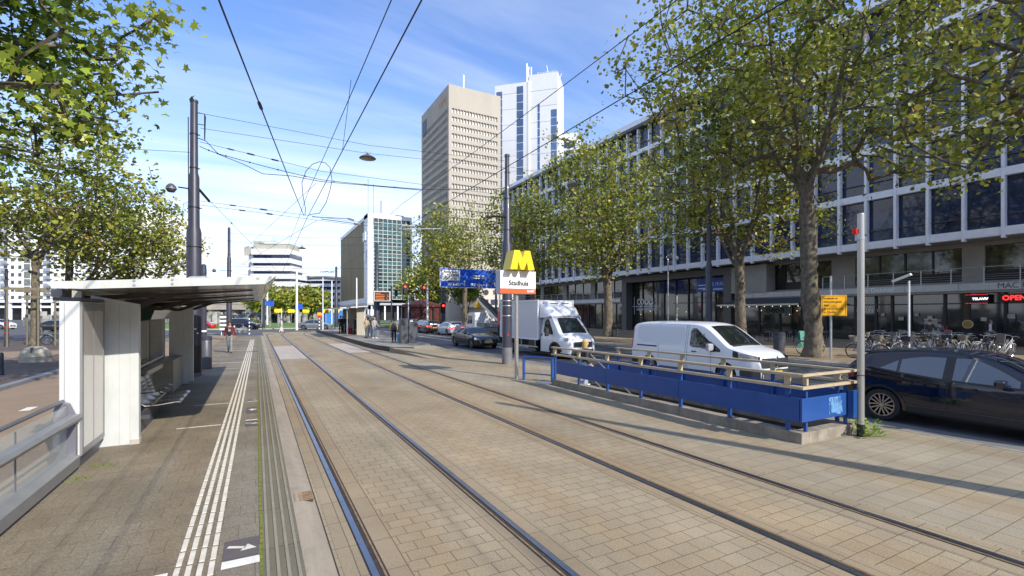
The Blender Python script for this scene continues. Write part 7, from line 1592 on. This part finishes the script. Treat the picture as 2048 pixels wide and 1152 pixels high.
# ================================================================ BICYCLES
BC = {'black': (.02, .02, .022), 'white': (.6, .6, .6), 'silver': (.42, .43, .45), 'blue': (.02, .06, .22), 'red': (.3, .02, .03), 'green': (.05, .12, .06), 'yellow': (.45, .36, .06)}
BM = {k: paint('bike '+k, c, .3) for k, c in BC.items()}
def bike(acc):
    t = thing('bicycle', 'x', 'bicycle', (0, 0, -20)); R_ = .34
    for x in (-.53, .53):
        b = MB(); b.tube([(x+R_*math.cos(a), 0, R_+R_*math.sin(a)) for a in np.linspace(0, 2*math.pi, 25)], .02, 6, cap=False); w_ = b.build('wheel', M['rubber'], t, smooth=True)
        b = MB(); b.tube([(x+(R_-.03)*math.cos(a), 0, R_+(R_-.03)*math.sin(a)) for a in np.linspace(0, 2*math.pi, 25)], .012, 4, cap=False)
        for k in range(10): a = k*math.pi/5; b.tube([(x, 0, R_), (x+(R_-.03)*math.cos(a), 0, R_+(R_-.03)*math.sin(a))], .003, 3)
        b.lathe([(.03, -.05), (.03, .05)], (x, 0, R_), 8, axis='Y'); b.build('rim', M['chrome'], w_)
        b = MB(); b.tube([(x+(R_+.045)*math.cos(a), 0, R_+(R_+.045)*math.sin(a)) for a in (np.linspace(.3, 2.9, 12) if x < 0 else np.linspace(.7, 3.0, 12))], .022, 5); b.build('mudguard', BM['silver'] if acc != 'crate' else BM['black'], t, smooth=True)
    b = MB(); hd = (.36, 0, .86); bb = (-.06, 0, .30); st = (-.22, 0, .74)
    for p, q, r in ((hd, bb, .018), ((.33, 0, .93), (-.16, 0, .56), .016), (bb, st, .017), (bb, (-.53, .05, .34), .011), (bb, (-.53, -.05, .34), .011), (st, (-.53, .05, .34), .010), (st, (-.53, -.05, .34), .010), ((.32, 0, .98), (.40, 0, .70), .02), ((.40, .05, .70), (.53, .05, .34), .012), ((.40, -.05, .70), (.53, -.05, .34), .012)): b.tube([p, q], r, 6)
    b.build('frame', BM['black'], t)
    b = MB(); b.tube([(.10, -.29, 1.06), (.22, -.28, 1.08), (.33, -.12, 1.10), (.32, 0, 1.05), (.33, .12, 1.10), (.22, .28, 1.08), (.10, .29, 1.06)], .011, 6); b.tube([(.32, 0, .96), (.32, 0, 1.06)], .014, 6); b.build('handlebar', M['chrome'], t, smooth=True)
    b = MB(); b.prism([(-.36, -.09), (-.30, -.11), (-.12, -.035), (-.02, -.02), (-.02, .02), (-.12, .035), (-.30, .11), (-.36, .09)], .90, .95, 'Z'); b.tube([st, (-.24, 0, .91)], .013, 6); b.build('saddle', M['plast'], t, bevel=.012)
    b = MB(); b.tube([(-.30, -.06, .74), (-.78, -.06, .74), (-.78, .06, .74), (-.30, .06, .74)], .008, 4); b.tube([(-.55, .06, .74), (-.53, .06, .34)], .006, 4); b.tube([(-.55, -.06, .74), (-.53, -.06, .34)], .006, 4); b.build('carrier', M['galv'], t)
    b = MB(); b.lathe([(0, -.03), (.03, -.03), (.045, .03), (0, .04)], (.46, 0, .86), 10, axis='X'); b.build('headlamp', M['chrome'], t)
    b = MB(); b.lathe([(.09, -.006), (.09, .006)], (-.06, .04, .30), 14, axis='Y'); b.tube([(-.06, .06, .30), (.08, .07, .20), (.08, .15, .2)], .009, 5); b.tube([(-.06, -.05, .30), (-.2, -.07, .40), (-.2, -.15, .4)], .009, 5); b.build('crank', M['galv'], t)
    if acc == 'crate': b = MB(); b.box(.36, .76, -.22, .22, .84, .86); [b.box(x0, x1, y0, y1, .861, 1.08) for x0, x1, y0, y1 in ((.36, .38, -.22, .22), (.74, .76, -.22, .22), (.381, .739, -.22, -.2), (.381, .739, .2, .22))]; b.build('crate', M['plast'], t)
    if acc == 'basket': b = MB(); b.grid([[(.52+r*math.cos(a), r*1.2*math.sin(a), z) for a in np.linspace(0, 6.283, 17)] for r, z in ((.12, .80), (.17, .95), (.2, 1.08))]); b.build('basket', mat('pale wicker', (.19, .175, .15), .8), t)
    if acc == 'seat': b = MB(); b.box(-.75, -.45, -.16, .16, .76, .80); b.prism([(-.80, .78), (-.72, .78), (-.78, 1.22), (-.86, 1.22)], -.15, .15, 'Y'); b.box(-.7, -.45, -.17, -.14, .8, .95); b.box(-.7, -.45, .14, .17, .8, .95); b.build('child_seat', mat('grey child seat', (.12, .12, .13), .5), t, bevel=.01)
    return t
protos = {a: bike(a) for a in ('plain', 'crate', 'basket', 'seat')}
used_b = set(); combos = []
accn = {'plain': 'with a bare carrier', 'crate': 'with a black front crate', 'basket': 'with a pale front basket', 'seat': 'with a grey child seat'}
used_p = set()
def put_bike(acc, colr, x, y, z, rz, lab, tilt=0, group='bicycles parked in front of the shops'):
    o = protos[acc] if acc not in used_p else copy_tree(protos[acc]); used_p.add(acc)
    o.location = (x, y, z); o.rotation_euler = (tilt, 0, rz)
    tag(o, lab, 'bicycle', group)
    for c_ in o.children:
        if c_.name.startswith('frame'):
            c_.material_slots[0].link = 'OBJECT'; c_.material_slots[0].material = BM[colr]
    return o
plc = ('leftmost', 'second', 'third', 'fourth', 'fifth')
rb_ = random.Random(21)
lst = [('plain', 'black'), ('seat', 'red'), ('basket', 'green'), ('plain', 'green'), ('crate', 'blue'), ('basket', 'black'), ('plain', 'yellow'), ('seat', 'silver'), ('plain', 'white'), ('crate', 'silver'), ('basket', 'silver'), ('seat', 'black'), ('plain', 'silver'), ('crate', 'white'), ('basket', 'white'), ('plain', 'blue'), ('crate', 'black'), ('seat', 'white'), ('basket', 'red'), ('crate', 'red'), ('plain', 'red'), ('seat', 'blue'), ('crate', 'yellow'), ('basket', 'yellow'), ('seat', 'yellow'), ('crate', 'green'), ('basket', 'blue')]
for i, (a, c_) in enumerate(lst):
    row = 0 if i < 5 else (1 if i < 18 else 2); y = (12.5-i*.42, 14.1-(i-5)*.44, 15.4-(i-18)*.62)[row]; bx_ = (27.4, 31.6, 34.2)[row]
    where = ('right of the big tree', 'in the long parked row', 'in the rear parked row')[row]
    put_bike(a, c_, bx_+rb_.uniform(-.35, .35), y+rb_.uniform(-.1, .1), .12, R(180+rb_.uniform(-24, 24)) if rb_.random() < .75 else R(rb_.uniform(-25, 25)), f'{c_} bicycle {accn[a]} {where}', R(rb_.uniform(-9, 9)))
put_bike('plain', 'black', 25.6, 14.6, .12, R(75), 'black bicycle leaning on the far side of the big tree trunk', R(6), None)
put_bike('basket', 'blue', 25.6, 11.9, .12, R(100), 'blue bicycle with a pale front basket parked along the kerb', R(-5), None)
put_bike('plain', 'silver', -1.6, 60.2, 0, R(10), 'bicycle parked between the striped posts at the crossing', 0, None)
put_bike('seat', 'green', -12.6, 45.5, .07, R(15), 'bicycle resting behind the left tree trunk', R(5), None)
put_bike('crate', 'green', 29.5, 34.2, .12, R(60), 'green bicycle with a crate behind the tree left of the van', R(-6), None)
person('person in a dark green coat standing inside the island shelter', (8.0, 52.6, .27), R(-120), 1.74, top=cloth('dark green coat', (.05, .06, .035)), legsm=blk, hair=mat('grey hair', (.25, .24, .22), .6), coat=.2)
person('person in a brown jacket behind the beige coat at the island shelter', (8.6, 42.6, .27), R(-30), 1.72, ((.2, .1), (-.2, .2)), top=cloth('brown jacket', (.16, .10, .05)), legsm=jean, hair=hb_)
